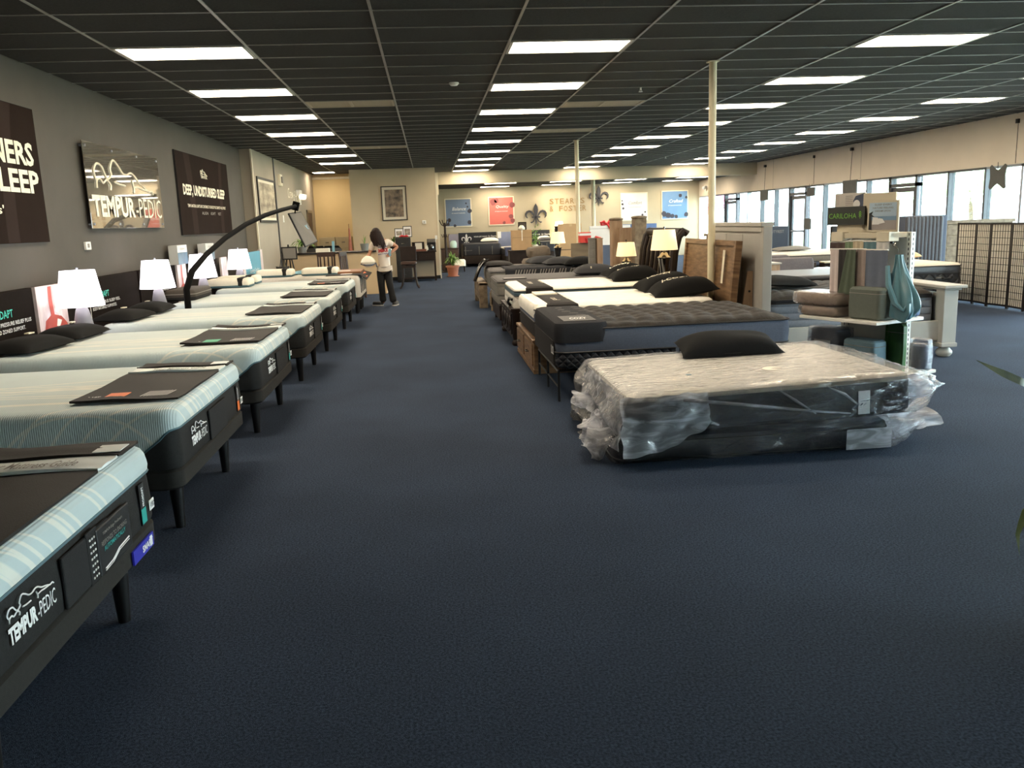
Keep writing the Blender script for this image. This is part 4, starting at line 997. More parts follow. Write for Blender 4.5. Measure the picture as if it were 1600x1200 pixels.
# --- R4: cream bed with carved espresso footboard
t = thing('carved_bed', 'cream and white bed with a carved black-brown wooden foot end', 'bed', (2.1, 12.0, 0))
obj('footboard', MB().box(-1.04, -.96, -.78, .78, .08, .46), m_espr, t, bevel=.008); obj('footboard_cap', MB().box(-1.07, -.93, -.82, .82, .46, .49), m_espr, t, bevel=.008)
for y in (-.55, -.18, .18, .55):
    c = obj('carved_panel', MB().box(-1.055, -1.04, y-.15, y+.15, .14, .42), m_espr, t, bevel=.01)
    obj('rosette', MB().lathe([(0, .02), (.05, .018), (.07, .008), (.1, .012), (.11, 0)], (0, 0, 0), 14).xf(Matrix.Translation((-1.055, y, .28)) @ Matrix.Rotation(-pi/2, 4, 'Y')), m_espr, c, smooth=True)
for y in (-.8, .8):
    for x in (-1.0, .98): obj('post', MB().lathe([(.045, 0), (.06, .02), (.06, .05), (.04, .08), (.05, .12), (.05, .44), (.065, .46), (.065, .5)], (x, y, 0), 12), m_espr, t, smooth=True)
for y in (-.8, .8): obj('side_rail', MB().box(-.98, 1.0, y-.015, y+.015, .2, .44), m_espr, t, bevel=.005)
mattress(t, -1.0, 1.02, -.77, .78, .42, .66, .72, m_wbord, m_teals, m_wtop, crown=.05)
cv = thing('foot_cover', 'dark brown lettered cover over the foot of the carved wooden bed', 'foot cover', (2.1, 12.0, 0), 0, 'cloth covers on the bed foot ends')
obj('cover_cloth', slab(-.86, -.46, -.79, .80, .05, [(0, .44), (-.003, .62), (0, .72), (.015, .76), (.06, .782)]), m_bcover, cv, smooth=True)
mb = MB(); put_text(mb, 'PLUSH', (-.56, .3, .784), (0, -1, 0), (1, 0, 0), .5, .06, .01, lift=.004); put_text(mb, 'dream', (-.74, .1, .784), (0, -1, 0), (1, 0, 0), .4, .08, 0, lift=.004); obj('lettering', mb, m_letw, cv)
obj('handle_strap', MB().tube([(-1.015, -.55, .6), (-1.05, -.5, .62), (-1.055, -.35, .55), (-1.02, -.3, .5)], .02, 6), m_black, t)
# --- R5, R6
t = thing('grey_bed', 'plain grey mattress bed with pale grey sides beyond the carved wooden bed', 'bed', (2.1, 14.1, 0))
mattress(t, -1.06, .9, -.75, .75, .34, .50, .70, m_grside, m_grside, m_grtop, crown=.04)
obj('bed_base', MB().box(-1.04, .88, -.74, .74, .1, .34), m_espr, t, bevel=.01)
for x in (-.98, .9):
    for y in (-.66, .66): obj('leg', MB().cyl((x, y, 0), (x, y, .1), .03), m_espr, t)
tb = thing('tablet', 'small black tablet lying flat on the grey bed foot corner', 'tablet', (1.32, 13.55, .742)); obj('case', MB().box(-.17, .2, -.12, .12, 0, .012), m_black, tb, bevel=.004); obj('screen', MB().box(-.15, .18, -.1, .1, .012, .014), m_tab, tb)
m_rust = mat('rustic_wood', (138, 120, 96), .7, rgb2=(98, 82, 64), scale=2.5, stretch=(6, .6, 6), bump=.2)
t = thing('rustic_bed', 'grey bed with a low rustic greyish wood footboard, farthest in the right row', 'bed', (2.1, 16.7, 0))
mattress(t, -1.0, 1.05, -.95, .9, .40, .55, .72, m_grside, m_grside, m_grtop, crown=.05)
obj('footboard', MB().box(-1.17, -1.03, -.25, 1.45, .14, .44), m_rust, t, bevel=.01); obj('footboard_cap', MB().box(-1.19, -1.01, -.28, 1.48, .44, .49), m_rust, t, bevel=.008)
for y in (-.2, 1.4): obj('foot_post', MB().box(-1.18, -1.02, y-.08, y+.08, 0, .5), m_rust, t, bevel=.008)
obj('side_rail', MB().box(-1.02, 1.0, -.9, -.84, .1, .36), m_rust, t, bevel=.01)
for x in (-.95, 1.0): obj('leg', MB().box(x-.05, x+.05, -.9, -.8, 0, .4), m_rust, t, bevel=.01)
th = thing('knit_throw', 'dark grey knitted throw with pale diagonal stripes along the rustic bed edge', 'throw', (2.1, 16.7, 0))
mb = MB()
path = [(-.98, .60), (-.985, .68), (-.97, .76), (-.93, .785), (-.4, .79), (.1, .79)]
def thr(u, v):
    k = v*(len(path)-1); i = min(int(k), len(path)-2); q = k-i
    return (-.72+1.25*u, path[i][0]+(path[i+1][0]-path[i][0])*q, path[i][1]+(path[i+1][1]-path[i][1])*q+.004*sin(u*40))
obj('cloth', mb.grid(50, 20, thr), m_gcover, th, smooth='all')
s0 = None
for i in range(22):
    if i in (8, 15, 19): continue
    x = -.55+i*.052
    s = obj('stripe', MB().add([(x, -.992, .64+.02*(i % 3)), (x+.02, -.992, .64+.02*(i % 3)), (x+.05, -.985, .755), (x+.03, -.985, .755)], [(0, 1, 2, 3)]), m_letg, th)
t = thing('draped_bag', 'shiny black draped cloth bundle with brown folds on the far bed corner', 'cloth', (1.35, 17.1, .775)); m_shiny = mat('shiny_black_cloth', (20, 18, 18), .25, var=.2, scale=8, bump=.6, bscale=10)
obj('bundle', pillow_mb(.62, .7, .16, 2.2, 33, 0), m_bcover, t, smooth='all')
def dr(u, v): return (-.22-.26*v+.03*sin(u*14), -.30+.6*u*(1-.5*v), .14-.10*v-.30*v*v+.02*sin(u*9+v*3))
obj('hanging_cloth', MB().grid(20, 10, dr), m_shiny, t, smooth='all')
# pillows of the right row
def letters_on(txt):
    def f(t):
        mb = MB(); put_text(mb, txt, (-.05, -.16, .166), (.35, .94, 0), (-.94, .35, 0), .34, .09, .02, .2, lift=.004); put_text(mb, 'mm', (-.15, -.1, .166), (.35, .94, 0), (-.94, .35, 0), .18, .04, .02, lift=.004)
        obj('lettering', mb, m_letw, t)
    return f
def lettop(txt):
    def f(t):
        mb = MB(); put_text(mb, txt, (.06, .15, .150), (-1, 0, 0), (0, -1, 0), .3, .09, .02, .2)
        mb = MB(); put_text(mb, txt, (-.24, -.06, 0), (1, .0, 0), (0, 1, 0), .32, .10, .02, .2, lift=0); mb.v = [(v[0], v[1], psurf(v[0], v[1])+.007) for v in mb.v]; obj('lettering', mb, m_letw, t)
    return f
pillow('large black pillow with cream lettering nearest the brown wooden headboard', (2.86, 9.42, .755), .74, .52, .30, m_pblack, radians(-4), tilt=(radians(4), radians(-6)), group='lettered black pillows', extra=lettop('i-COZY'), seed=21)
pillow('large black lettered pillow behind the nearer one on the wooden-base bed', (2.86, 10.15, .755), .72, .50, .30, m_pblack, radians(6), tilt=(radians(4), radians(-6)), group='lettered black pillows', extra=lettop('i-COZY'), seed=22)
pillow('black lettered pillow in front of the tall glass-based lamp, carved bed', (2.86, 11.75, .775), .68, .5, .28, m_pblack, radians(-3), tilt=(radians(4), radians(-5)), group='lettered black pillows', extra=lettop('Lovely'), seed=23)
pillow('black lettered pillow under the middle cream lamp, carved bed', (2.88, 12.4, .775), .66, .5, .28, m_pblack, radians(5), tilt=(radians(4), radians(-5)), group='lettered black pillows', extra=lettop('Lovely'), seed=24)
m_pgrey = mat('charcoal_grey_pillow', (38, 37, 39), .85, var=.1, scale=50, bump=.25, bscale=200)
pillow('charcoal grey pillow on the plain grey bed', (2.68, 13.75, .745), .7, .55, .25, m_pgrey, radians(-6), extra=lambda t: obj('stripe_tab', MB().box(-.08, -.06, -.22, -.14, .1, .14), m_letw, t), seed=25)
for i, (x, y, lab) in enumerate(((2.85, 15.95, 'dark grey pillow nearest on the rustic bed'), (2.55, 16.45, 'dark grey pillow in the middle on the rustic bed'), (2.3, 17.15, 'dark grey pillow farthest on the rustic bed'))):
    pillow(lab, (x, y, .775), .70, .5, .24, m_pgrey if i else m_pblack, radians(4*i), seed=26+i, group='dark pillows on the rustic bed', extra=lambda t: obj('piping', MB().tube([(-.26, -.17, .06), (0, -.2, .05), (.26, -.17, .06)], .004, 5), m_char, t))
# headboards
t = thing('leaning_headboard', 'brown wooden framed headboard panel leaning at the head of the cream storage bed', 'headboard', (3.21, 9.86, 0))
t.rotation_euler = (0, radians(5), 0)
obj('panel', MB().box(0, .03, -.88, .88, .2, 1.33), m_wood, t)
for a in ((-.92, -.86), (.86, .92)): obj('stile', MB().box(-.025, .05, a[0], a[1], 0, 1.36), m_wood, t, bevel=.004)
obj('top_rail', MB().box(-.025, .05, -.86, .86, 1.30, 1.36), m_wood, t, bevel=.004); obj('bottom_rail', MB().box(-.02, .05, -.86, .86, .2, .28), m_wood, t, bevel=.004)
mb = MB().box(-.03, -.028, -.62, -.56, .88, 1.18); tg = obj('hang_tag', mb, m_letw, t); obj('tag_ring', MB().box(-.032, -.026, -.625, -.555, 1.18, 1.25), m_trimw, tg, bevel=.01)
t = thing('leg_board', 'light wood tapered support board leaning beside the brown headboard edge', 'board', (3.46, 9.0, 0))
obj('board', MB().prism([(-.14, 0), (.06, 0), (.06, 1.02), (.0, 1.02)], (0, 0, 0), (1, 0, 0), (0, 0, 1), -.03), m_woodl, t, bevel=.003)
for z in (.8, .55): obj('bolt', MB().cyl((.02, -.0, z), (.02, -.012, z), .012), m_blackm, t)
t = thing('sleigh_headboard', 'dark rolled-top sleigh headboard with slatted panels behind the big cream lamp', 'headboard', (3.27, 12.1, 0))
for y in (-.86, .86): obj('side_post', MB().tube([(.0, y, 0), (0, y, .8), (.03, y, 1.15), (.08, y, 1.36), (.15, y, 1.44), (.2, y, 1.40)], .05, 8), m_espr, t, smooth=True)
obj('top_roll', MB().tube([(.13, -.86, 1.42), (.13, .86, 1.42)], .06, 12), m_espr, t, smooth=True)
obj('curved_back', MB().grid(1, 10, lambda u, v: ((.02+.10*v**3)+0, -.84+1.68*u, .4+1.0*v)), m_rust, t, smooth='all')
for i in range(7): obj('slat', MB().tube([(-.012, -.75+i*.25, .4), (-.005, -.75+i*.25, .9), (.03, -.75+i*.25, 1.18), (.08, -.75+i*.25, 1.35)], .028, 6), m_espr, t, smooth=True)
t = thing('grey_wood_panel', 'grey-brown wooden headboard end standing behind the big cream lamp', 'headboard', (3.75, 11.0, 0)); obj('panel', MB().box(0, .05, -.5, .3, 0, 1.36), m_rust, t, bevel=.005); obj('cap', MB().box(-.02, .08, -.53, .33, 1.36, 1.39), m_rust, t, bevel=.004)
# lamps of the right row
m_cshade = glow('lit_cream_shade', (250, 226, 170), SHADE_R)
m_dgl = mat('black_glass', (16, 15, 15), .08, var=.05, spec=.8, coat=.5); m_nick = mat('nickel', (150, 145, 140), .2, .9, var=.03)
def cream_lamp(x, y, z, label, s=1.0, sq=None, dd=.2):
    t = thing('table_lamp', label, 'lamp', (x, y, z), 0, 'cream table lamps in the right row')
    obj('foot', MB().lathe([(0, 0), (.07*s, 0), (.075*s, .012), (.05*s, .03), (0, .03)]), m_nick, t, smooth=True)
    obj('urn', MB().lathe([(.035*s, .03), (.045*s, .06), (.075*s, .27*s), (.085*s, .33*s), (.07*s, .35*s), (0, .35*s)]), m_dgl, t, smooth=True)
    obj('cap', MB().lathe([(.095*s, .335*s), (.1*s, .345*s), (.06*s, .37*s), (.045*s, .40*s), (.02, .41*s), (.02, .43*s)]), m_nick, t, smooth=True)
    obj('stem', MB().cyl((0, 0, .4*s), (0, 0, .72*s), .007), m_nick, t)
    sh = MB(); rb, rt = .178*s, .14*s
    sh.loft([[(r*((abs(cos(2*pi*k/32))**(sq or 2)+abs(sin(2*pi*k/32))**(sq or 2))**(-1/(sq or 2)))*cos(2*pi*k/32), r*((abs(cos(2*pi*k/32))**(sq or 2)+abs(sin(2*pi*k/32))**(sq or 2))**(-1/(sq or 2)))*sin(2*pi*k/32), zz) for k in range(32)] for r, zz in ((rb, .44*s), (rt, .70*s), (rt-.003, .70*s), (rb-.003, .44*s))], cap=False)
    obj('lamp_shade', sh, m_cshade, t, smooth=True); obj('finial', MB().lathe([(0, 0), (.012, .005), (.012, .02), (0, .03)], (0, 0, .715*s), 8), m_dgl, t, smooth=True)
    n_ = thing('nightstand', 'dark nightstand carrying the '+label.split(',')[0].replace('lit ', ''), 'nightstand', (x, y, 0), 0, 'dark nightstands on the right')
    obj('cabinet', MB().box(-.22, .22, -dd, dd, .08, z-.03), m_espr, n_, bevel=.008); obj('top', MB().box(-.24, .24, -dd-.01, dd+.01, z-.03, z-.002), m_espr, n_, bevel=.006)
    for zz in (.14, .40): d_ = obj('drawer', MB().box(-.235, -.22, -dd+.02, dd-.02, zz, zz+.2), m_espr, n_, bevel=.004); obj('knob', MB().cyl((-.235, 0, zz+.1), (-.26, 0, zz+.1), .012), m_nick, d_)
    for sx in (-.18, .18):
        for sy in (-dd+.04, dd-.04): obj('leg', MB().cyl((sx, sy, 0), (sx, sy, .08), .015, .02), m_espr, n_)
cream_lamp(3.07, 10.95, .77, 'largest lit cream lamp, before the sleigh headboard', 1.0, None, .14)
cream_lamp(3.06, 13.08, .69, 'middle lit cream lamp, above the black pillows', .82, 5, .15)
cream_lamp(2.72, 17.95, .75, 'smallest lit cream lamp, left of the pale cartons', .92)
# --- white framed bed on the right
m_offw = mat('offwhite_paint', (168, 164, 156), .5, var=.04, scale=6); m_grchan = mat('grey_channel_side', (112, 118, 128), .85, var=.08, scale=60, bump=.1); quilt(m_grchan, 40, .8, .02, False, (2, 2))
t = thing('painted_bed', 'off-white painted wooden bed with square posts and bun feet, dark quilted mattress', 'bed', (4.6, 9.6, 0))
obj('headboard_panel', MB().box(-1.06, -1.0, -.80, .80, .3, 1.44), m_offw, t, bevel=.005)
for k in range(3): obj('headboard_board', MB().box(-1.075, -1.06, -.78+k*.53, -.26+k*.53, .34, 1.42), m_offw, t, bevel=.006)
obj('headboard_cap', MB().box(-1.10, -.96, -.86, .86, 1.50, 1.545), m_offw, t, bevel=.008); obj('headboard_moulding', MB().box(-1.085, -.975, -.83, .83, 1.44, 1.50), m_offw, t, bevel=.008)
for y in (-.82, .82): obj('headboard_post', MB().box(-1.08, -.98, y-.05, y+.05, 0, 1.50), m_offw, t, bevel=.006)
for y in (-.80, .80): obj('side_rail', MB().box(-1.0, 1.0, y-.018, y+.018, .18, .40), m_offw, t, bevel=.005)
obj('footboard_panel', MB().box(1.02, 1.06, -.75, .75, .18, .70), m_offw, t, bevel=.005)
obj('footboard_cap', MB().box(.92, 1.18, -.98, .98, .765, .80), m_offw, t, bevel=.008); obj('cap_moulding', MB().box(.95, 1.15, -.93, .93, .74, .765), m_offw, t, bevel=.008)
for y in (-.82, .82):
    obj('foot_post', MB().box(.97, 1.13, y-.08, y+.08, .11, .74), m_offw, t, bevel=.006)
    obj('post_collar', MB().box(.955, 1.145, y-.095, y+.095, .11, .16), m_offw, t, bevel=.01)
    obj('bun_foot', MB().lathe([(0, 0), (.06, 0), (.085, .03), (.085, .06), (.06, .09), (.05, .11), (0, .11)], (1.05, y, 0)), m_offw, t, smooth=True)
mattress(t, -.96, .95, -.76, .76, .36, .66, .70, m_grchan, m_gcover, m_brt, top_grid=(20, 20, .02), crown=.07)
pillow('black pillow lying against the off-white headboard of the painted bed', (4.02, 9.35, .80), .62, .5, .19, m_pblack, radians(12), tilt=(0, radians(4)), seed=41, extra=lambda t: obj('piping', MB().tube([(-.26, -.19, .06), (0, -.22, .05), (.26, -.19, .06)], .004, 5), m_char, t))
# ================================================================== display rack
m_rackw = mat('white_rack', (222, 220, 212), .4, var=.02); m_board2 = mat('ivory_board', (206, 196, 172), .5, var=.02)
A_ = Vector((-sin(radians(22.5)), cos(radians(22.5)), 0)); B_ = Vector((cos(radians(22.5)), sin(radians(22.5)), 0)); NP = Vector((4.03, 7.3, 0))
RZ = math.atan2(B_.y, B_.x)   # local x = B (away), local y = A (left along the front)
t = thing('display_rack', 'white slotted display rack with shelf, hanging fabric swatches and sign boards', 'display rack', NP, RZ)
LA = .92
obj('shelf', MB().box(0, .66, 0, LA, .59, .62), m_rackw, t, bevel=.005)
obj('lower_shelf', MB().box(.52, .86, -.02, LA, .06, .09), m_rackw, t, bevel=.005)
obj('low_front_shelf', MB().box(.1, .5, .1, LA, .05, .08), m_rackw, t, bevel=.005)
for y in (.06, LA-.16):
    u_ = obj('upright', MB().box(.50, .56, y, y+.05, 0, 1.42), m_rackw, t, bevel=.003)
    sl = MB(); 
    for k in range(30): sl.box(.525, .535, y-.0015, y, .08+k*.045, .105+k*.045); sl.box(.499, .50, y+.02, y+.03, .08+k*.045, .105+k*.045)
    o = obj('slots', sl, m_black, u_); o['kind'] = 'stuff'
obj('base_foot', MB().box(.2, .86, .06, .11, 0, .05).box(.2, .86, LA-.08, LA-.03, 0, .05), m_rackw, t)
obj('rail', MB().box(.30, .56, .13, LA-.10, 1.37, 1.42), m_board2, t, bevel=.004)
for y in (.13, LA-.26): obj('rail_bracket', MB().box(.28, .42, y, y+.14, 1.34, 1.43), m_trimw, t, bevel=.004)
obj('dark_rod', MB().cyl((.33, .12, 1.33), (.33, LA-.10, 1.33), .009), m_blackm, t)
for y in (.2, .5, .76): obj('rod_knob', MB().cyl((.31, y, 1.33), (.34, y, 1.33), .02), m_white, t)
obj('sign_board', MB().box(.36, .38, .14, LA-.12, 1.42, 1.60), m_board2, t)
obj('tall_board', MB().box(.36, .38, .14, .50, 1.42, 1.79), m_board2, t, bevel=.003)
# back panel with green roll stock below
obj('back_panel', MB().box(.54, .555, .1, LA-.06, .1, 1.36), m_rackw, t)
P_ = NP + B_*.36
def loc2(px, py): p = atp(px, py, P_, -B_) - NP; return (p.dot(A_), p.z)
def rackpanel(name, label, cat, x0, y0, x1, y1, m, off=0):
    a0, z1 = loc2(x0, y0); a1, z0 = loc2(x1, y1); w = a0-a1; h = z1-z0
    t = thing(name, label, cat, NP+B_*(.34+off)+A_*a0+Vector((0, 0, z0)), RZ-pi/2)   # local x = -A (to the right), y = B
    obj('panel', MB().box(0, w, 0, .018, 0, h), m, t, bevel=.002); return t, w, h
m_sgreen = mat('sign_dark', (40, 44, 38), .5, var=.03); m_lime = mat('lime_lettering', (120, 180, 70), .5, var=.02)
UX = (1, 0, 0)
t, w, h = rackpanel('shop_sign', 'dark sign with green CARILOHA lettering on the white rack', 'sign', 1298, 324, 1355, 351, m_sgreen, -.02)
mb = MB(); put_text(mb, 'CARILOHA', (w*.05, 0, h*.36), UX, UZ, w*.74, h*.28, 0, lift=.004); obj('lettering', mb, m_lime, t)
mb = MB(); 
for k in range(3): mb.prism([(0, 0), (.02, .012), (.04, 0), (.02, .024)], (w*.84, -.002, h*(.42+.1*k)), UX, UZ, .002)
mb.box(w*.84+.017, w*.84+.023, -.004, -.002, h*.34, h*.6); obj('leaf_mark', mb, m_lime, t)
m_sky = mat('beach_sky_print', (176, 198, 214), .4, var=.04, scale=2); m_sea = mat('sea_print', (120, 150, 178), .4, var=.05); m_sand = mat('sand_print', (158, 150, 146), .5, var=.05)
t, w, h = rackpanel('beach_poster', 'cream-framed beach poster with pillows, right of the green-lettered sign', 'poster', 1361, 314, 1407, 362, m_board2, -.02)
f = .02
obj('sky', MB().box(f, w-f, -.003, 0, h*.42, h-f), m_sky, t); obj('sea', MB().box(f, w-f, -.004, 0, h*.36, h*.5), m_sea, t); obj('sand', MB().box(f, w-f, -.005, 0, f, h*.37), m_sand, t)
mb = MB().prism([(w*.07, f), (w*.16, f), (w*.15, h*.5), (w*.28, h*.46), (w*.15, h*.56), (w*.2, h*.66), (w*.07, h*.6)], (0, -.006, 0), UX, UZ, .002); obj('palm', mb, m_black, t)
mb = MB(); 
mb.prism([(w*.18, h*.24), (w*.4, h*.24), (w*.46, h*.3), (w*.36, h*.46), (w*.2, h*.48)], (0, -.007, 0), UX, UZ, .002); mb.prism([(w*.38, h*.25), (w*.6, h*.3), (w*.52, h*.42), (w*.4, h*.44)], (0, -.008, 0), UX, UZ, .002); obj('printed_pillows', mb, m_wlet, t)
mb = MB()
for i, s in enumerate(('SLEEP EVERY', 'NATURE FEELING', 'DREAM UPON')): put_text(mb, s, (w*(.24, .18, .26)[i], -.004, h*(.84-.1*i)), UX, UZ, w*(.56, .66, .5)[i], h*.055, .01)
obj('lettering', mb, m_letg, t)
m_pk = mat('pale_carton', (196, 188, 178), .5, var=.04)
t, w, h = rackpanel('carton_panel', 'pale printed card with small text and grey photo atop the rack', 'card', 1304, 303, 1350, 326, m_pk, .03)
mb = MB()
for i in range(6): mb.box(w*.36, w*.6, -.002, 0, h*(.25+.11*i), h*(.28+.11*i)); mb.box(w*.04, w*.14, -.002, 0, h*(.3+.1*i), h*(.32+.1*i))
obj('printed_text', mb, m_letg, t); obj('printed_photo', MB().prism([(w*.66, .0), (w*.98, 0), (w*.98, h*.95), (w*.7, h*.8), (w*.62, h*.5)], (0, -.002, 0), UX, UZ, .001), m_slate, t); obj('printed_disc', MB().prism([(w*.74+.04*cos(a*pi/6), h*.3+.04*sin(a*pi/6)) for a in range(12)], (0, -.004, 0), UX, UZ, .001), m_wlet, t)
# hanging swatches: back short row and front long row
sw = [('short brown fabric swatch at the left of the back rod', 1298, 378, 1321, 392, (78, 62, 58), .30), ('short sage green swatch on the back rod', 1321, 377, 1333, 392, (120, 140, 110), .30), ('short cream pleated swatch on the back rod', 1333, 376, 1349, 392, (206, 190, 160), .30), ('short teal swatch on the back rod', 1348, 377, 1369, 392, (96, 128, 136), .30), ('short white pleated swatch on the back rod', 1369, 376, 1389, 392, (212, 208, 202), .30),
      ('long white pleated fabric hanging at the left front of the rack', 1298, 389, 1312, 458, (206, 192, 188), .22), ('long black fabric panel on the front of the rack', 1311, 389, 1326, 460, (46, 43, 42), .205), ('long olive green fabric panel on the front of the rack', 1324, 389, 1335, 461, (82, 92, 76), .21), ('long beige pink fabric panel on the front of the rack', 1332, 389, 1351, 452, (164, 148, 140), .22), ('long grey blue fabric panel on the front of the rack', 1350, 390, 1385, 452, (104, 112, 128), .22)]
for i, (lab, x0, y0, x1, y1, col, off) in enumerate(sw):
    off = {6: .20, 7: .18}.get(i, off)
    Pn = NP+B_*off; p0 = atp(x0, y0, Pn, -B_)-NP; p1 = atp(x1, y1, Pn, -B_)-NP; a0, a1 = p0.dot(A_), p1.dot(A_); z1, z0 = p0.z, p1.z
    t = thing('fabric_swatch', lab, 'fabric', NP+B_*off+A_*a0+Vector((0, 0, z0)), RZ-pi/2, 'fabric swatches on the rack'); w, h = a0-a1, z1-z0
    off = {6: .20, 7: .18}.get(i, off); m = mat('swatch_%d' % i, col, .85, var=.05, scale=20, bump=.2, bscale=200)
    def fn(u, v, w=w, h=h): return (w*u, -.004*sin(u*14+i)*(.4+v)-.003, h*(1-v))
    mb = MB().grid(16, 6, fn).grid(16, 6, lambda u, v: (w*u, .006-.004*sin(u*14+i)*(.4+v), h*(1-v)))
    if i >= 5 : mb = MB().grid(16, 6, lambda u, v: (w*u-(.09*v if i == 7 else 0)*(1-u), fn(u, v)[1], h*(1-v)))
    obj('cloth', mb, m, t, smooth='all'); obj('hanger_bar', MB().cyl((0, 0, h), (w, 0, h), .007, n=6), m_rackw, t)
    if i < 5: obj('hanger_hook', MB().tube([(w/2, 0, h), (w/2, .02, h+.03), (w/2, .02, 1.33-z0)], .003, 5), m_rackw, t)
m_tan = mat('tan_packed_bedding', (178, 154, 134), .7, var=.06, scale=12); m_sage = mat('sage_box_fabric', (94, 100, 92), .75, var=.05, scale=40); m_bluef = mat('blue_grey_fabric', (96, 122, 134), .7, var=.05, scale=30); m_dkb = mat('dark_blue_fabric', (74, 96, 136), .7, var=.05)
def onrack(name, label, cat, bx, ay, z, sb, sa, sz, m, rz=0, wrapd=True, extra=None):
    p = NP+B_*bx+A_*ay; t = thing(name, label, cat, (p.x, p.y, z), RZ+rz)
    obj('folded_bedding', slab(-sb/2, sb/2, -sa/2, sa/2, .04, [(.02, 0), (0, .02), (-.004, sz*.5), (0, sz-.02), (.02, sz)]), m, t, smooth=True)
    if wrapd:
        obj('clear_bag', slab(-sb/2-.012, sb/2+.012, -sa/2-.03, sa/2+.03, .04, [(.02, .0), (-.004, .02), (-.01, sz*.5), (0, sz), (.03, sz+.008)]), m_plas, t, smooth=True)
    else: obj('zip_seam', MB().tube([Vector((p[0], p[1], sz*.82)) for p in rrect(-sb/2-.002, sb/2+.002, -sa/2-.002, sa/2+.002, .04)], .003, 4), m_letg, t)
    if extra: extra(t)
    return t
onrack('packed_bedding', 'tan plastic-bagged bedding pack on the rack shelf, upper of two', 'bedding', .20, .76, .727, .34, .50, .12, m_tan)
onrack('packed_bedding', 'tan plastic-bagged bedding pack on the rack shelf, lower of two', 'bedding', .20, .72, .622, .34, .44, .095, m_tan)
onrack('bedding_cube', 'sage grey fabric bedding cube standing on the rack shelf', 'bedding', .22, .22, .622, .28, .36, .30, m_sage, wrapd=False)
onrack('bedding_cube', 'blue bedding pack at the right end of the rack shelf', 'bedding', .60, .10, .622, .10, .16, .16, m_dkb, wrapd=False)
onrack('bedding_cube', 'light blue-grey fabric case on the low front shelf under the rack', 'bedding', .26, .33, .082, .2, .36, .33, m_bluef, wrapd=False)
def leafcard(t):
    c = obj('white_card', MB().box(-.12, -.115, -.10, .10, .10, .28), m_wlet, t); mb = MB()
    for k in range(7):
        a = radians(-60+k*20+90); mb.prism([(0, 0), (.05*cos(a-.2), .05*sin(a-.2)), (.08*cos(a), .08*sin(a)), (.05*cos(a+.2), .05*sin(a+.2))], (-.1215, 0, .15), (0, -1, 0), UZ, .001)
    obj('leaf_emblem', mb, m_black, c)
onrack('bedding_bag', 'dark plastic-bagged pack with a black leaf emblem card below the shelf', 'bedding', .30, .78, .082, .22, .34, .40, m_slate, extra=leafcard)
m_grl = mat('green_roll', (34, 66, 34), .35, var=.2, scale=6, stretch=(1, 1, .3), rgb2=(60, 110, 46))
t = onrack('green_panel', 'glossy green printed panel behind the light blue case under the shelf', 'panel', .46, .14, .082, .03, .2, .48, m_grl, wrapd=False)
for i, (bx, ay, lab) in enumerate(((.70, .05, 'grey bagged pack standing nearest on the low end shelf of the rack'), (.80, .12, 'grey bagged pack behind the nearer one on the low end shelf'))):
    onrack('bagged_towels', lab, 'bedding', bx, ay, .092, .10, .14, .26+.03*i, m_slate)
# satin robe
m_robe = mat('teal_satin', (98, 140, 152), .22, var=.1, scale=5, spec=.8, sheen=.3)
p = NP+B_*.30+A_*(.07); t = thing('satin_robe', 'light teal satin robe hanging from the right end of the rack', 'robe', p, RZ)
def robe(u, v, s=1):
    a = u*2*pi; w = .03+.135*smoothstep(0, .8, v)-.05*smoothstep(.85, 1, v); d = .03+.06*smoothstep(0, .8, v)
    fold_ = 1+.16*sin(a*6+v*3)+.08*sin(a*11-v*5)
    return (d*cos(a)*fold_+.02, w*sin(a)*fold_-.04*v-.03, 1.22-.58*v-.03*sin(a*2)*v)
obj('robe_cloth', MB().grid(64, 26, robe), m_robe, t, smooth='all')
mb = MB(); mb.tube([(-.07, .02, 1.12), (-.1, -.02, .95), (-.1, -.1, .78), (-.06, -.16, .72), (-.02, -.2, .8)], [.02, .025, .03, .02, .015], 8); obj('sash', mb, m_robe, t, smooth=True)
obj('hook', MB().tube([(.02, -.02, 1.21), (.02, -.02, 1.27), (.02, .02, 1.30), (.04, .06, 1.30), (.1, .08, 1.32)], .005, 6), m_nick, t)
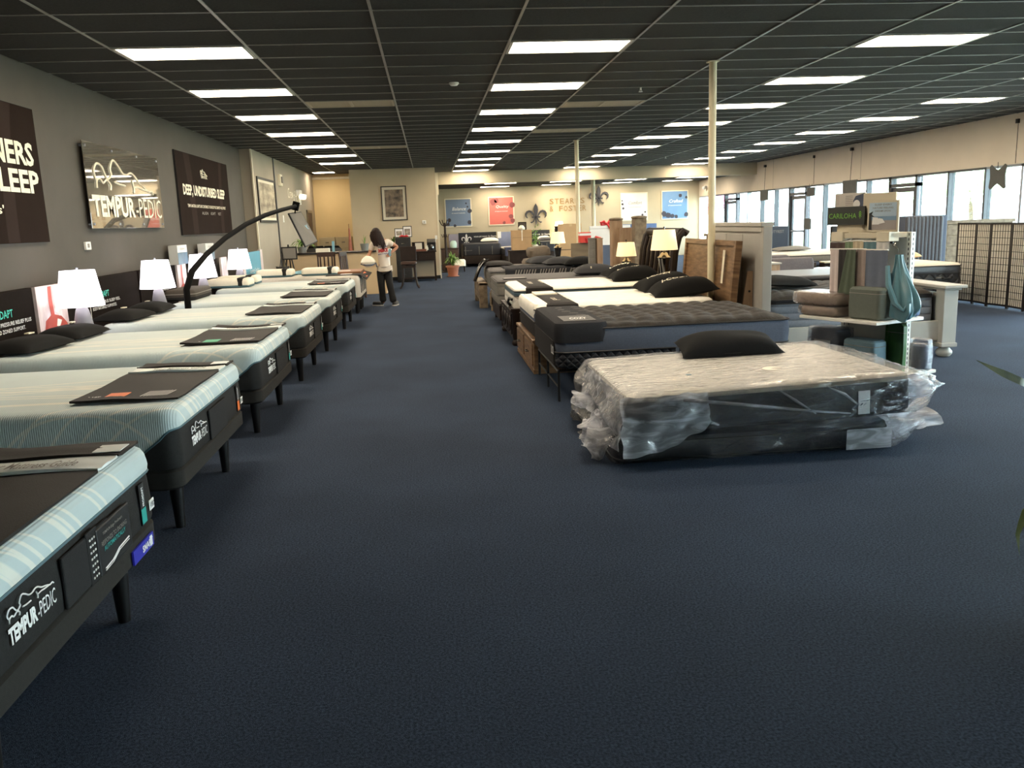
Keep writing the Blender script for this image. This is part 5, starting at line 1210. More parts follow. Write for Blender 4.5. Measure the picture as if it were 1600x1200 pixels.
# ================================================================== shoji screen
m_shoji = mat('shoji_paper', (206, 202, 188), .8, var=.03); m_dkf = mat('dark_screen_wood', (30, 26, 25), .4, var=.1)
Q0, Q1 = at(1490, 471, 2, 0), at(1598, 487, 2, 0); u_ = (Q1-Q0)/4
t = thing('folding_screen', 'dark-framed shoji folding screen with gridded paper panels at the right edge', 'screen', Q0); Hs = 1.35
for k in range(5):
    a = u_*k; b = u_*(k+1); off = Vector((.05, 0, 0)); a = a+(off if k % 2 else Vector()); b = b+(Vector() if k % 2 else off)
    d = (b-a).normalized(); n = Vector((-d.y, d.x, 0)); L = (b-a).length
    M = Matrix(((d.x, n.x, 0, a.x), (d.y, n.y, 0, a.y), (0, 0, 1, 0), (0, 0, 0, 1)))
    fr_ = MB().box(.0, .03, -.012, .012, 0, Hs).box(L-.03, L, -.012, .012, 0, Hs).box(.03, L-.03, -.012, .012, Hs-.03, Hs).box(.03, L-.03, -.012, .012, .03, .06)
    pf = obj('screen_frame', fr_.xf(M), m_dkf, t)
    obj('paper', MB().box(.03, L-.03, -.002, .002, .06, Hs-.03).xf(M), m_shoji, pf)
    lat = MB()
    for i in range(1, 7): x = .03+(L-.06)*i/7; lat.box(x-.0035, x+.0035, -.007, .007, .06, Hs-.03)
    for i in range(1, 12): z = .06+(Hs-.09)*i/12; lat.box(.03, L-.03, -.007, .007, z-.004, z+.004)
    o = obj('lattice', lat.xf(M), m_dkf, pf); o['kind'] = 'stuff'
# ================================================================== beds and seats beyond the white bed
m_mdark = mat('dark_mattress_sheen', (40, 40, 44), .35, var=.2, scale=10, bump=.2, bscale=20, spec=.6)
t = thing('dark_bed', 'dark mattress bed with a shiny wrapped top just behind the off-white painted bed', 'bed', (5.3, 11.75, 0))
mattress(t, -1.2, .75, -.75, .7, .35, .58, .74, m_gcover, m_brt, m_mdark, crown=.04); obj('bed_base', MB().box(-1.15, .7, -.7, .65, .08, .35), m_espr, t, bevel=.01)
for x in (-1.05, .6):
    for y in (-.6, .55): obj('leg', MB().cyl((x, y, 0), (x, y, .08), .03), m_espr, t)
m_sofa = mat('grey_brown_upholstery', (98, 92, 94), .85, var=.08, scale=30, bump=.15); m_leath = mat('brown_leather', (84, 76, 72), .35, var=.15, scale=6, spec=.6)
t = thing('armchair', 'grey-brown upholstered armchair arm and seat between the beds, behind the painted bed', 'armchair', (6.0, 14.2, 0))
obj('arm', slab(-.40, .38, -.62, -.42, .06, [(.0, .08), (0, .80), (.02, .87), (.06, .89)]), m_sofa, t, smooth=True); obj('arm', slab(-.40, .38, .32, .52, .06, [(.0, .08), (0, .80), (.02, .87), (.06, .89)]), m_sofa, t, smooth=True)
obj('seat', slab(-.36, .38, -.42, .32, .05, [(0, .12), (0, .42), (.03, .48)]), m_sofa, t, smooth=True); obj('backrest', slab(-.55, -.34, -.6, .5, .06, [(0, .08), (0, .95), (.03, 1.0)]), m_sofa, t, smooth=True)
for x in (-.45, .3):
    for y in (-.55, .45): obj('leg', MB().cyl((x, y, 0), (x, y, .08), .02, .03), m_espr, t)
t = thing('recliner', 'brown leather recliner with a curved pale-edged back left of the grey armchair', 'recliner', (5.45, 15.3, 0))
obj('backrest', MB().loft([[(x, y, z) for x, z in [(-.3+dx, .45), (-.05+dx*.3, .45), (.12+dx*.3, .8), (-.08, 1.12), (-.28, 1.16), (-.42, 1.1)]] for y, dx in ((-.42, 0), (-.3, -.03), (.3, -.03), (.42, 0))]), m_leath, t, smooth=True, bevel=.03)
obj('back_edge', MB().tube([(-.3, -.43, 1.16), (-.1, -.43, 1.12), (.05, -.43, .95), (.2, -.43, .68)], .022, 6), m_trimw, t, smooth=True)
obj('seat', slab(-.2, .5, -.35, .35, .08, [(0, .1), (0, .42), (.04, .48)]), m_leath, t, smooth=True)
for y in (-.45, .36): obj('arm', slab(-.3, .5, y, y+.1, .04, [(0, .05), (0, .56), (.03, .62)]), m_leath, t, smooth=True)
obj('base', MB().box(-.25, .45, -.4, .4, 0, .1), m_espr, t)
t = thing('side_table', 'small wooden side table with white top between recliner and painted headboard', 'table', (5.05, 13.0, 0))
obj('top', MB().box(-.25, .42, -.2, .2, .84, .865), m_offw, t, bevel=.004); obj('cabinet', MB().box(.12, .40, -.18, .18, .1, .84), m_woodl, t, bevel=.004); obj('frame', MB().box(-.22, .12, -.18, .18, .1, .84), m_espr, t)
for x in (-.2, .36):
    for y in (-.15, .15): obj('leg', MB().box(x-.02, x+.02, y-.02, y+.02, 0, .1), m_espr, t)
t = thing('window_bed', 'pale-topped adjustable bed near the windows left of the fabric rack', 'bed', (8.2, 17.6, 0))
mattress(t, -1.25, 1.2, -.85, .85, .52, .62, .74, m_slate, m_grside, m_pale, crown=.05)
obj('adjustable_base', MB().box(-1.2, 1.15, -.8, .8, .18, .5), m_espr, t, bevel=.02)
for x in (-1.05, 1.0):
    for y in (-.7, .7): obj('leg', MB().cyl((x, y, 0), (x, y, .18), .035), m_blackm, t)
for i, (x, y, lab) in enumerate(((7.25, 16.5, 'brown flat carton leaning at the adjustable bed, left of two'), (8.35, 16.45, 'brown flat carton leaning at the adjustable bed, right of two'))):
    t = thing('flat_carton', lab, 'carton', (x, y, 0)); obj('carton', MB().box(-.48, .48, -.1, .12, 0, .62), m_espr if i else m_brown, t, bevel=.01); obj('tape_edge', MB().box(-.48, .40, -.12, .12, .60, .63), m_letw, t)
t = thing('plastic_bundle', 'light blue plastic-wrapped bundle right of the grey armchair', 'bundle', (6.65, 13.6, .0)); m_lbp = mat('pale_blue_plastic', (150, 180, 205), .25, var=.15, scale=4, bump=.5, bscale=8)
obj('bundle', slab(-.28, .45, -.3, .3, .08, [(.0, 0), (0, .45), (.04, .66), (.1, .7)]), m_lbp, t, smooth=True); obj('strap', MB().box(.05, .07, -.305, .305, 0, .70), m_black, t)
pillow('dark flat pillow on the window bed beside the fabric swatches', (9.0, 17.3, .8), .9, .5, .2, m_pblack, radians(10), seed=51)
pillow('grey-white pillow in the middle of the window bed', (7.9, 18.0, .8), .8, .5, .15, m_grside, 0, seed=52)
m_bb = mat('blue_black_panel', (38, 44, 58), .5, var=.12, scale=6)
t = thing('boxed_display', 'dark blue-black display headboard with faint white lettering before the far windows', 'headboard', (8.35, 20.0, 0)); obj('panel', MB().box(-.38, .36, 0, .5, .3, 1.3), m_bb, t, bevel=.02); obj('stand', MB().box(-.35, .33, .1, .4, 0, .3), m_espr, t)
mb = MB(); put_text(mb, 'BEAUTYREST', (-.22, -.003, 1.14), UX, UZ, .45, .07, .01); obj('lettering', mb, m_letg, t)
t = thing('boxed_display', 'dark slim headboard panel peeking out left of the rack signs', 'headboard', (9.6, 18.9, 0)); obj('panel', MB().box(-.35, .3, 0, .08, .2, 1.27), m_bcover, t, bevel=.01); obj('stand', MB().box(-.3, .25, .0, .08, 0, .2), m_espr, t)
# far right bed group
m_tuft = mat('grey_channel_fabric', (74, 76, 82), .8, var=.1, scale=40, bump=.1); m_peach = mat('peach_fabric', (222, 190, 150), .8, var=.04)
t = thing('channel_headboard', 'grey channel-tufted headboard with a light side, right of the rack', 'headboard', (9.15, 15.0, 0))
obj('core', MB().box(-.42, .42, .0, .42, .3, 1.48), m_slate, t, bevel=.015)
for k in range(10): obj('channel', MB().lathe([(0, 0), (.035, .02), (.045, .06), (.045, 1.12), (.035, 1.16), (0, 1.18)], (-.36+k*.072, .0, .30), 10), m_tuft, t, smooth=True)
obj('stand', MB().box(-.4, .4, .02, .4, 0, .3), m_espr, t)
t = thing('wood_headboard', 'weathered wooden headboard below the large right windows', 'headboard', (10.3, 15.2, 0)); obj('panel', MB().box(-.66, .66, 0, .07, .2, 1.3), m_rust, t, bevel=.005); obj('cap_rail', MB().box(-.74, .74, -.03, .1, 1.3, 1.37), m_rust, t, bevel=.008)
for x in (-.68, .62): obj('post', MB().box(x, x+.08, -.01, .08, 0, 1.3), m_rust, t, bevel=.006)
for k in range(5): obj('plank', MB().box(-.6, .62, -.012, 0, .3+k*.2, .485+k*.2), m_rust, t, bevel=.004)
t = thing('pillowtop_bed', 'peach-topped bed with black stitched sides left of the shoji screen', 'bed', (7.95, 13.6, 0))
m_bst = mat('black_stitched_side', (30, 29, 31), .5, var=.15, scale=20, bump=.2); quilt(m_bst, 16, .8, .02, True, (0, 2)); m_ptop = mat('peach_top', (226, 216, 202), .8, var=.03)
mattress(t, -.80, .56, -.75, .9, .30, .58, .70, m_bst, m_mdark, m_ptop, crown=.05); obj('bed_base', MB().box(-.76, .5, -.72, .85, .06, .30), m_espr, t, bevel=.01)
mb = MB(); put_text(mb, 'Sealy', (.1, -.765, .50), UX, UZ, .12, .035, .02); obj('lettering', mb, m_letg, t)
for x in (-.55, .2): obj('side_handle', MB().tube([(x, -.755, .52), (x+.02, -.78, .5), (x+.16, -.78, .5), (x+.18, -.755, .52)], .012, 6), m_black, t)
for x in (-.7, .42):
    for y in (-.65, .75): obj('leg', MB().cyl((x, y, 0), (x, y, .06), .03), m_espr, t)
pillow('peach pillow on the far right bed against the wooden headboard', (8.3, 14.25, .76), .5, .4, .2, m_peach, 0, seed=61)
# hanging grey squares at the windows with cords
m_sq = mat('grey_hanging_panel', (84, 84, 80), .7, var=.08, scale=10)
for (y0, y1, z0, z1, lab, cord) in ((27.55, 28.2, 2.03, 2.38, 'grey square hanging at the top of the windows, farthest of four', 3.15), (24.1, 24.6, 2.06, 2.31, 'small grey rounded square stuck high on a middle window', 0), (24.3, 24.75, 1.1, 1.42, 'grey square hanging beside the middle glass door at handle height', 0), (21.65, 22.4, 2.05, 2.40, 'grey square hanging above the rack signs at the window top', 3.2)):
    t = thing('window_sign', lab, 'hanging panel', (XR-.06, (y0+y1)/2, z0), 0, 'grey squares hanging at the windows'); w = (y1-y0)/2
    obj('panel', slab(-.02, .02, -w, w, .004, [(0, 0), (0, z1-z0)]), m_sq, t, bevel=.01)
    obj('cord', MB().cyl((0, 0, z1-z0), (0.03, 0, (cord or 2.42)-z0), .006, n=5), m_blackm, t)
    if cord: obj('ceiling_hook', MB().box(-.02, .05, -.04, .04, cord-z0-.04, cord-z0+.04), m_blackm, t)
t = thing('window_sign', 'dark grey X-shaped panel hanging in the large window at the right', 'hanging panel', (XR-.06, 16.08, 1.95))
ol = [(-.25, .0), (-.2, -.02), (-.08, .05), (0, .09), (.08, .05), (.2, -.02), (.25, .02), (.22, .2), (.23, .3), (.25, .42), (.2, .46), (.08, .38), (0, .35), (-.08, .38), (-.2, .46), (-.26, .42), (-.22, .25)]
obj('panel', MB().prism(ol, (0, 0, 0), (0, 1, 0), UZ, .02), m_sq, t, bevel=.005); obj('cord', MB().cyl((0, 0, .38), (0, 0, .5), .005, n=5), m_blackm, t)
for (y, lab) in ((15.65, 'thin dark cord on the header wall at the right photo edge'), (24.3, 'small bracketed sensor with cord on the header wall')):
    t = thing('wall_hook', lab, 'cord', (XR, y, 2.4)); obj('cord', MB().cyl((-.01, 0, 0), (-.01, 0, .75), .005, n=5), m_blackm, t); obj('anchor', MB().box(-.05, 0, -.03, .03, .74, .82), m_blackm, t)
# ================================================================== back wall
m_b1 = mat('grey_blue_poster', (106, 122, 146), .6, var=.05, scale=2); m_b2 = mat('coral_poster', (196, 100, 90), .6, var=.05, scale=2); m_b3 = mat('white_poster', (214, 212, 208), .6, var=.03, scale=2); m_b4 = mat('blue_poster_print', (96, 130, 168), .6, var=.1, scale=2); m_dots = mat('dark_dots', (52, 50, 62), .6, var=.05)
m_redd = mat('dark_red_shapes', (128, 66, 66), .6, var=.05)
def backposter(label, x0, x1, z0, z1, m, word, wcol, dcol, ds, seed):
    t = thing('wall_poster', label, 'poster', ((x0+x1)/2, YB, z0), 0, 'posters on the far cream wall'); w = (x1-x0)/2; h = z1-z0
    obj('frame', MB().box(-w, w, -.03, 0, 0, h), m_trimw, t, bevel=.004); obj('print', MB().box(-w+.04, w-.04, -.034, -.03, .04, h-.04), m, t)
    r = random.Random(seed)
    for (a, b, s) in ds:
        obj('dot', MB().prism([(a*w+s*cos(k*pi/5)*r.uniform(.8, 1.1), b*h+s*sin(k*pi/5)*r.uniform(.8, 1.1)) for k in range(10)], (0, -.034, 0), UX, UZ, .003), dcol, t)
    mb = MB(); put_text(mb, word, (-w*.45, -.035, h*.58), UX, UZ, w*1.0, .13, .0, .25, lift=.003); put_text(mb, 'of natural materials', (-w*.5, -.035, h*.47), UX, UZ, w*1.0, .04, lift=.003); obj('lettering', mb, wcol, t)
backposter('grey-blue poster on the far wall, leftmost of four', .70, 1.79, 1.50, 2.64, m_b1, 'Balance', m_wlet, m_dots, [(-.7, .25, .08), (-.8, .1, .07), (-.3, .05, .06), (.8, .15, .09), (.85, .55, .09), (.7, .7, .04), (.6, .82, .04)], 1)
backposter('coral red poster with dark shapes on the far wall', 2.47, 3.53, 1.51, 2.66, m_b2, 'Quality', m_wlet, m_redd, [(-.6, .82, .14), (-.35, .86, .1), (.85, .7, .12), (.75, .3, .1), (.85, .15, .1), (.2, .08, .07)], 2)
backposter('white poster with grey script on the far wall', 7.96, 9.11, 1.49, 2.64, m_b3, 'Comfort', m_letg, m_dots, [(-.85, .6, .05), (-.8, .45, .05), (-.88, .72, .03), (.6, .2, .05), (.8, .3, .04), (.3, .12, .03)], 3)
backposter('blue poster with dark plant shapes on the far wall, rightmost', 9.69, 10.83, 1.49, 2.67, m_b4, 'Crafted', m_wlet, m_dots, [(-.8, .2, .12), (-.5, .15, .12), (-.2, .12, .1), (.1, .1, .08), (.85, .15, .1), (.4, .82, .08), (.85, .75, .06)], 4)
m_fleur = mat('dark_emblem', (46, 46, 52), .5, var=.05); m_brass = mat('brass_lettering', (150, 122, 84), .4, .3, var=.05)
t = thing('wall_emblem', 'dark fleur-de-lis emblem on the far wall, lower left of the lettering', 'emblem', (4.42, YB, 1.42)); obj('emblem', fleur(MB(), (0, 0, 0), UX, UZ, .92, .92, -.03 if False else .03), m_fleur, t)
t.location.y = YB-.04
t = thing('wall_emblem', 'dark fleur-de-lis emblem on the far wall, upper right of the lettering', 'emblem', (7.05, YB-.04, 2.12)); obj('emblem', fleur(MB(), (0, 0, 0), UX, UZ, .84, .84, .03), m_fleur, t)
t = thing('wall_lettering', 'raised brass STEARNS & FOSTER letters between the two fleur-de-lis emblems', 'lettering', (5.0, YB-.03, 1.98))
for (s, x, z, w) in (('STEARNS', 0, .30, 1.5), ('& FOSTER', 0, 0, 1.56)):
    cx = x; n = len(s)
    for ch in s:
        if ch == ' ': cx += w/n; continue
        mb = MB(); put_text(mb, ch, (cx, 0, z), UX, UZ, w/n*.8, .22, .01, lift=.0); vs = list(mb.v); mb2 = MB().add(vs, mb.f); mb2.v = [(v[0], v[1]-.0, v[2]) for v in mb2.v]; obj('letter', mb2, m_brass, t); cx += w/n
t = thing('wall_decal', 'small green leaf cluster below the left fleur-de-lis emblem', 'decoration', (4.50, YB-.02, 1.24))
m_leaf = mat('plant_leaf', (72, 108, 48), .6, var=.3, scale=20, rgb2=(120, 150, 70))
for k in range(5): obj('leaf', MB().prism([(0, 0), (.07, .03), (.13, 0), (.07, -.03)], (-.08+k*.04, -.005*k, .05-.03*k), (cos(k-2), 0, sin(k-2)), (-sin(k-2), 0, cos(k-2)), .003), m_leaf, t)
m_wglow = glow('lit_back_lamp', (255, 240, 200), 5)
t = thing('table_lamp', 'bright glowing lamp against the far wall below the brass lettering', 'lamp', (5.3, 34.5, .95)); obj('lamp_shade', MB().lathe([(.2, .35), (.14, .62), (.135, .62), (.195, .35)], n=20), m_wglow, t, smooth=True); obj('base', MB().lathe([(0, 0), (.09, 0), (.09, .03), (.03, .08), (.05, .2), (.02, .34), (0, .34)]), m_cer, t, smooth=True)
t = thing('tall_cabinet', 'dark tall cabinet carrying the glowing lamp on the far wall', 'cabinet', (5.3, 34.5, 0)); obj('body', MB().box(-.3, .3, -.25, .25, 0, .93), m_espr, t); obj('top', MB().box(-.32, .32, -.27, .27, .93, .95), m_espr, t)
t = thing('wall_speaker', 'small white camera dome in the far right upper corner', 'camera dome', (11.2, 34.0, 2.7)); obj('dome', MB().lathe([(0, -.08), (.06, -.06), (.09, 0), (.09, .05), (0, .05)]), m_white, t, smooth=True); obj('bracket', MB().box(0, .1, -.03, .03, .02, .08), m_white, t)
# far beds along the back wall
def far_bed(x0, x1, y0, y1, top, label, m_s, m_t, ends=True, legs=True):
    t = thing('far_bed', label, 'bed', ((x0+x1)/2, (y0+y1)/2, 0)); w, l = (x1-x0)/2, (y1-y0)/2
    obj('mattress', slab(-w, w, -l, l, .1, [(.02, .42), (0, .44), (0, top-.05), (.02, top-.01), (.08, top)]), m_s, t, smooth=True); obj('top_panel', slab(-w+.01, w-.01, -l+.01, l-.01, .1, [(0, top-.02), (.02, top+.01), (.1, top+.02)]), m_t, t, smooth=True)
    obj('base', slab(-w, w, -l, l, .08, [(.02, .1), (0, .12), (0, .4), (.01, .42)]), m_espr, t, smooth=True)
    for x in (-w+.12, w-.12):
        for y in (-l+.12, l-.12): obj('leg', MB().cyl((x, y, 0), (x, y, .1), .03), m_blackm, t)
    if ends:
        for x in (-w+.1, -w+.62, w-.35): obj('grey_seam', MB().box(x, x+.02, -l-.006, -l, .44, top-.08), m_grside, t)
    return t
m_bk = mat('near_black_ticking', (26, 28, 36), .7, var=.1, scale=20)
t = far_bed(1.25, 2.72, 32.4, 34.6, .84, 'near-black bed at the far wall under the white fleur-de-lis panel', m_bk, m_bk)
mb = MB(); put_text(mb, 'Stearns', (-.68, -1.108, .6), UX, UZ, .3, .04); obj('lettering', mb, m_letg, t)
far_bed(2.72, 4.25, 31.0, 33.2, .68, 'dark bed with a pale top and blue-grey cover at the far wall', m_bk, m_pale)
t = thing('foot_cover', 'blue-grey cover over the near end of the pale-topped far bed', 'foot cover', (3.1, 31.0, .0)); m_bgc = mat('blue_grey_cover', (62, 64, 84), .85, var=.06); obj('cover_cloth', MB().box(-.36, .42, -.015, .5, .40, .715), m_bgc, t, bevel=.02); obj('fold', MB().box(-.3, .36, .5, .56, .70, .72), m_bgc, t)
def fhb(x0, x1, label, emb=True):
    t = thing('headboard_panel', label, 'headboard', ((x0+x1)/2, 34.85, 0)); w = (x1-x0)/2
    obj('panel', MB().box(-w, w, -.05, .05, .3, 1.26), m_bk, t, bevel=.01); obj('support', MB().box(-w+.1, w-.1, -.03, .03, 0, .3), m_espr, t)
    if emb: obj('emblem', fleur(MB(), (-w+.32, -.06, .80), UX, UZ, .42, .42, .01), m_wlet, t)
    mb = MB(); put_text(mb, 'THE NEW SLEEP STANDARD' if emb else 'STEARNS', (-w+(.62 if emb else .15), -.052, 1.06), UX, UZ, .55 if emb else .3, .05, .01, lift=.004); put_text(mb, 'for Stearns', (-w+(1.2 if emb else .5), -.052, 1.05), UX, UZ, .35, .08, 0, .2, lift=.004); obj('lettering', mb, m_wlet, t)
fhb(1.2, 2.75, 'black far-wall panel with white fleur-de-lis and lettering'); fhb(4.1, 4.95, 'black far-wall panel with white script, right of the boxes', False)
pillow('white pillow leaning on the black fleur-de-lis panel', (2.42, 34.3, .87), .75, .4, .26, m_pw, 0, seed=71)
pillow('white and grey pillow before the small script panel at the far wall', (4.6, 34.2, .86), .6, .5, .25, m_pw, 0, seed=72)
pillow('patterned grey bolster on the far bed right of the cartons', (4.6, 33.6, .86), .6, .42, .2, m_grtop, 0, seed=73)
far_bed(4.3, 4.95, 33.3, 34.6, .84, 'grey far bed with white pillows right of the brown cartons', m_bk, m_grside)
m_lav = mat('lavender_panel', (150, 144, 158), .6, var=.08, scale=3)
t = thing('display_board', 'pale lavender photo panel left of the black fleur-de-lis panel', 'photo panel', (1.0, 34.8, 0)); obj('panel', MB().box(-.2, .19, -.03, .03, .45, 1.22), m_lav, t); obj('support', MB().box(-.15, .15, -.03, .03, 0, .45), m_espr, t)
t = thing('display_board', 'tall blue-lavender display panel right of the fleur-de-lis panel', 'photo panel', (3.08, 34.6, 0)); m_blv = mat('blue_lavender', (116, 124, 152), .5, rgb2=(144, 148, 170), scale=2); obj('panel', MB().box(-.28, .26, -.03, .03, .4, 1.24), m_blv, t); obj('card', MB().box(-.30, -.16, -.05, -.03, 1.0, 1.26), m_wlet, t); obj('support', MB().box(-.2, .2, -.03, .03, 0, .4), m_espr, t)
m_cardb = mat('cardboard', (172, 138, 98), .8, var=.05, scale=8); m_tape = mat('packing_tape', (196, 170, 128), .3, var=.02)
def carton(label, x, y, z, w, d, h, m=None, name='cardboard_box', fl=True, grp=None, extra=None):
    t = thing(name, label, 'box', (x, y, z), 0, grp); obj('carton', MB().box(-w/2, w/2, -d/2, d/2, 0, h), m or m_cardb, t, bevel=.004)
    if fl: obj('tape', MB().box(-.03, .03, -d/2-.003, d/2, h-.06, h+.002), m_tape, t); obj('flap_seam', MB().box(-w/2+.01, w/2-.01, -d/2-.002, -d/2, h*.62, h*.63), m_brown, t)
    if extra: extra(t)
    return t
carton('open brown carton with a small white bow standing behind the grey beds', 2.62, 24.2, .84, .56, .4, .56)
t = thing('low_table', 'low dark chest carrying the brown cartons behind the right row', 'chest', (2.65, 24.2, 0)); obj('body', MB().box(-.4, .4, -.3, .3, .06, .80), m_espr, t, bevel=.01); obj('top', MB().box(-.42, .42, -.32, .32, .80, .838), m_espr, t); 
for x in (-.35, .35): obj('foot', MB().box(x-.04, x+.04, -.28, .28, 0, .06), m_espr, t)
t = thing('small_frame', 'small dark picture standing on the open brown carton', 'picture', (2.65, 24.3, 1.402)); obj('frame', MB().box(-.10, .14, -.02, .02, 0, .22), m_espr, t, bevel=.005); obj('print', MB().box(-.07, .11, -.022, -.02, .03, .19), m_brown, t)
t = thing('white_bow', 'crumpled white bow on the brown carton', 'bow', (2.62, 24.05, 1.402)); obj('bow', MB().lathe([(0, 0), (.09, .01), (.1, .05), (.05, .12), (0, .13)], n=9), m_pw, t); obj('ribbon', MB().box(-.012, .012, -.06, -.05, -.3, .02), m_pw, t)
t = thing('trailing_vine', 'green trailing vine plant hanging beside the brown carton', 'plant', (2.98, 24.0, 1.2)); mb = MB(); rr_ = random.Random(4)
for k in range(60):
    p = Vector((rr_.gauss(0, .07), rr_.gauss(0, .05), rr_.gauss(-.08, .14))); a = rr_.random()*6; u1 = Vector((cos(a), 0, sin(a))); v1 = Vector((-sin(a), .3, cos(a))); mb.add([p-u1*.03, p+v1*.02, p+u1*.03, p-v1*.02], [(0, 1, 2, 3)])
o = obj('leaves', mb, m_leaf, t); o['kind'] = 'stuff'; obj('stem', MB().tube([(0, 0, .1), (.02, 0, -.1), (-.03, 0, -.3)], .006, 5), m_leaf, t); obj('pot', MB().lathe([(0, -.36), (.06, -.36), (.08, -.22), (0, -.22)], n=12), m_pw, t, smooth=True)
t = thing('tufted_chaise', 'brown-grey tufted back cushion of a chaise beyond the rustic bed', 'chaise', (2.55, 19.9, 0))
m_ch = mat('taupe_tufted', (100, 88, 74), .8, var=.1, scale=20, bump=.2)
for i, z in enumerate((.55, .80)): obj('back_cushion', slab(-.30, .18, -.5, .4, .1, [(.04, z), (0, z+.05), (0, z+.18), (.05, z+.24)]), m_ch, t, smooth=True, M=Matrix.Rotation(radians(-6), 4, 'Y') @ Matrix.Translation((.14*i, 0, 0)))
obj('seat', slab(-.95, .3, -.5, .45, .08, [(.0, .2), (0, .55), (.05, .64)]), m_ch, t, smooth=True); obj('base', MB().box(-.9, .3, -.45, .4, 0, .2), m_espr, t)
t = thing('dark_headboard', 'dark rectangular headboard behind the smallest cream lamp', 'headboard', (3.38, 21.0, 0)); obj('panel', MB().box(-.26, .2, 0, .08, .1, 1.5), m_espr, t, bevel=.01); obj('inset', MB().box(-.2, .14, -.012, 0, .5, 1.4), m_bcover, t, bevel=.005); obj('foot', MB().box(-.26, .2, -.05, .12, 0, .1), m_espr, t)
carton('tall tan carton standing behind the smallest cream lamp', 3.22, 19.4, 0, .50, .3, 1.55, mat('tan_carton', (186, 156, 116), .8, var=.04, scale=6))
m_gp = mat('grey_tan_panel', (128, 112, 88), .6, rgb2=(104, 90, 70), scale=2, stretch=(1, 1, 4))
t = thing('wood_panel_stack', 'grey-tan wooden headboard back with hang tag right of the smallest lamp', 'headboard', (3.30, 17.75, 0)); obj('panel', MB().box(-.28, .24, .28, .34, .3, 1.14), m_gp, t, bevel=.01); obj('support', MB().box(-.25, .2, .29, .33, 0, .3), m_gp, t); obj('tag', MB().box(.17, .20, .26, .28, .85, 1.1), m_letw, t)
for i, (px0, px1, py, yy, lab) in enumerate(((920, 930, 372, 15.35, 'slim grey upright post end left of the light wood one'), (932, 941, 372, 15.3, 'slim light wood upright post end beside the grey one'))):
    a, b = at(px0, py, 1, yy), at(px1, py, 1, yy); t = thing('bed_post', lab, 'post', ((a.x+b.x)/2+.18*0, yy, 0)); w = (b.x-a.x)/2
    obj('post', MB().box(-w, w, -.05, .1, 0, a.z-.02), m_grside if i == 0 else m_woodl, t, bevel=.006); obj('cap', MB().box(-w-.005, w+.005, -.055, .105, a.z-.02, a.z), m_grside if i == 0 else m_woodl, t)
t = thing('pillar_bed_posts', 'pair of tall wooden bed posts with rounded caps joined by a low board', 'bed frame', (3.4, 14.3, 0))
a0, a1, b0, b1 = at(954, 345, 1, 14.3), at(971, 345, 1, 14.3), at(989, 342, 1, 13.9), at(1008, 342, 1, 13.9)
for q, (p0, p1, y) in enumerate(((a0, a1, 14.3), (b0, b1, 13.9))):
    cx, w = (p0.x+p1.x)/2-3.4, (p1.x-p0.x)/2; yy = y-14.3
    obj('post', MB().box(cx-w, cx+w, yy-w, yy+w, 0, p0.z), m_woodl if q == 0 else m_rust, t, bevel=.01)
    obj('post_cap', MB().lathe([(0, 0), (w*1.15, 0), (w*1.3, .02), (w*1.25, .035), (w*.9, .045), (0, .05)], (cx, yy, p0.z), 18), m_rust, t, smooth=True)
c0, c1 = at(970, 356, 1, 14.15), at(990, 355, 1, 14.15)
obj('board', MB().box(c0.x-3.42, c1.x-3.38, -.2, -.12, .3, c0.z), m_woodl, t)
m_red = mat('red_ribbon', (190, 36, 40), .45, var=.1); m_redbox = mat('red_white_box', (204, 60, 50), .5, var=.05)
def bow(label, p, s=1):
    t = thing('red_bow', label, 'bow', p, 0, 'large red ribbon bows'); 
    for sg in (-1, 1): obj('loop', MB().tube([(0, 0, .03), (sg*.07*s, 0, .09*s), (sg*.13*s, 0, .07*s), (sg*.12*s, 0, .02*s), (sg*.04*s, 0, .015)], [.02*s, .04*s, .045*s, .035*s, .02*s], 8), m_red, t, smooth=True)
    obj('knot', MB().lathe([(0, 0), (.035*s, .01), (.04*s, .05*s), (0, .08*s)], n=10), m_red, t, smooth=True); obj('ribbon_tail', MB().tube([(.02, -.03, .03), (.08*s, -.05, -.08*s), (.14*s, -.05, -.16*s)], [.02*s, .03*s, .02*s], 6), m_red, t, smooth=True)
p = at(926, 378, 1, 18.0); bow('red ribbon bow beside the red box on the wooden headboard back', (p.x, 17.97, 1.145), 1.1)
p = at(948, 354, 1, 25.53); bow('red ribbon bow on top of the white boards by the tall wooden posts', (p.x, 25.53, 1.425), 1.3)
p = at(908, 378, 1, 17.0)
carton('red and white box standing on the grey-tan headboard back', 3.32, 18.06, 1.145, .24, .22, .22, m_redbox, fl=False, extra=lambda t: obj('white_band', MB().box(-.121, .121, -.112, .11, .15, .2), m_wlet, t))
m_wb = mat('white_board', (226, 222, 216), .4, var=.02)
t = thing('white_boards', 'white glossy boards standing behind the tall wooden posts', 'board', (5.6, 25.5, 0)); obj('board', MB().box(-.75, .5, 0, .06, .84, 1.42), m_wb, t, bevel=.005); obj('blue_board', MB().box(-.7, .5, .02, .1, 0.1, .84), m_slate, t); obj('groove', MB().box(-.75, .5, -.003, 0, 1.33, 1.34), m_letg, t)
obj('stand', MB().box(-.7, .5, .0, .1, 0, .1), m_espr, t)
t = thing('blue_headboard', 'blue far-wall display panel right of the tall wooden posts', 'headboard', (8.55, 34.7, 0)); obj('panel', MB().box(-.7, .85, -.04, .04, .3, 1.36), m_dkb, t, bevel=.01); obj('stand', MB().box(-.5, .6, -.03, .03, 0, .3), m_espr, t)
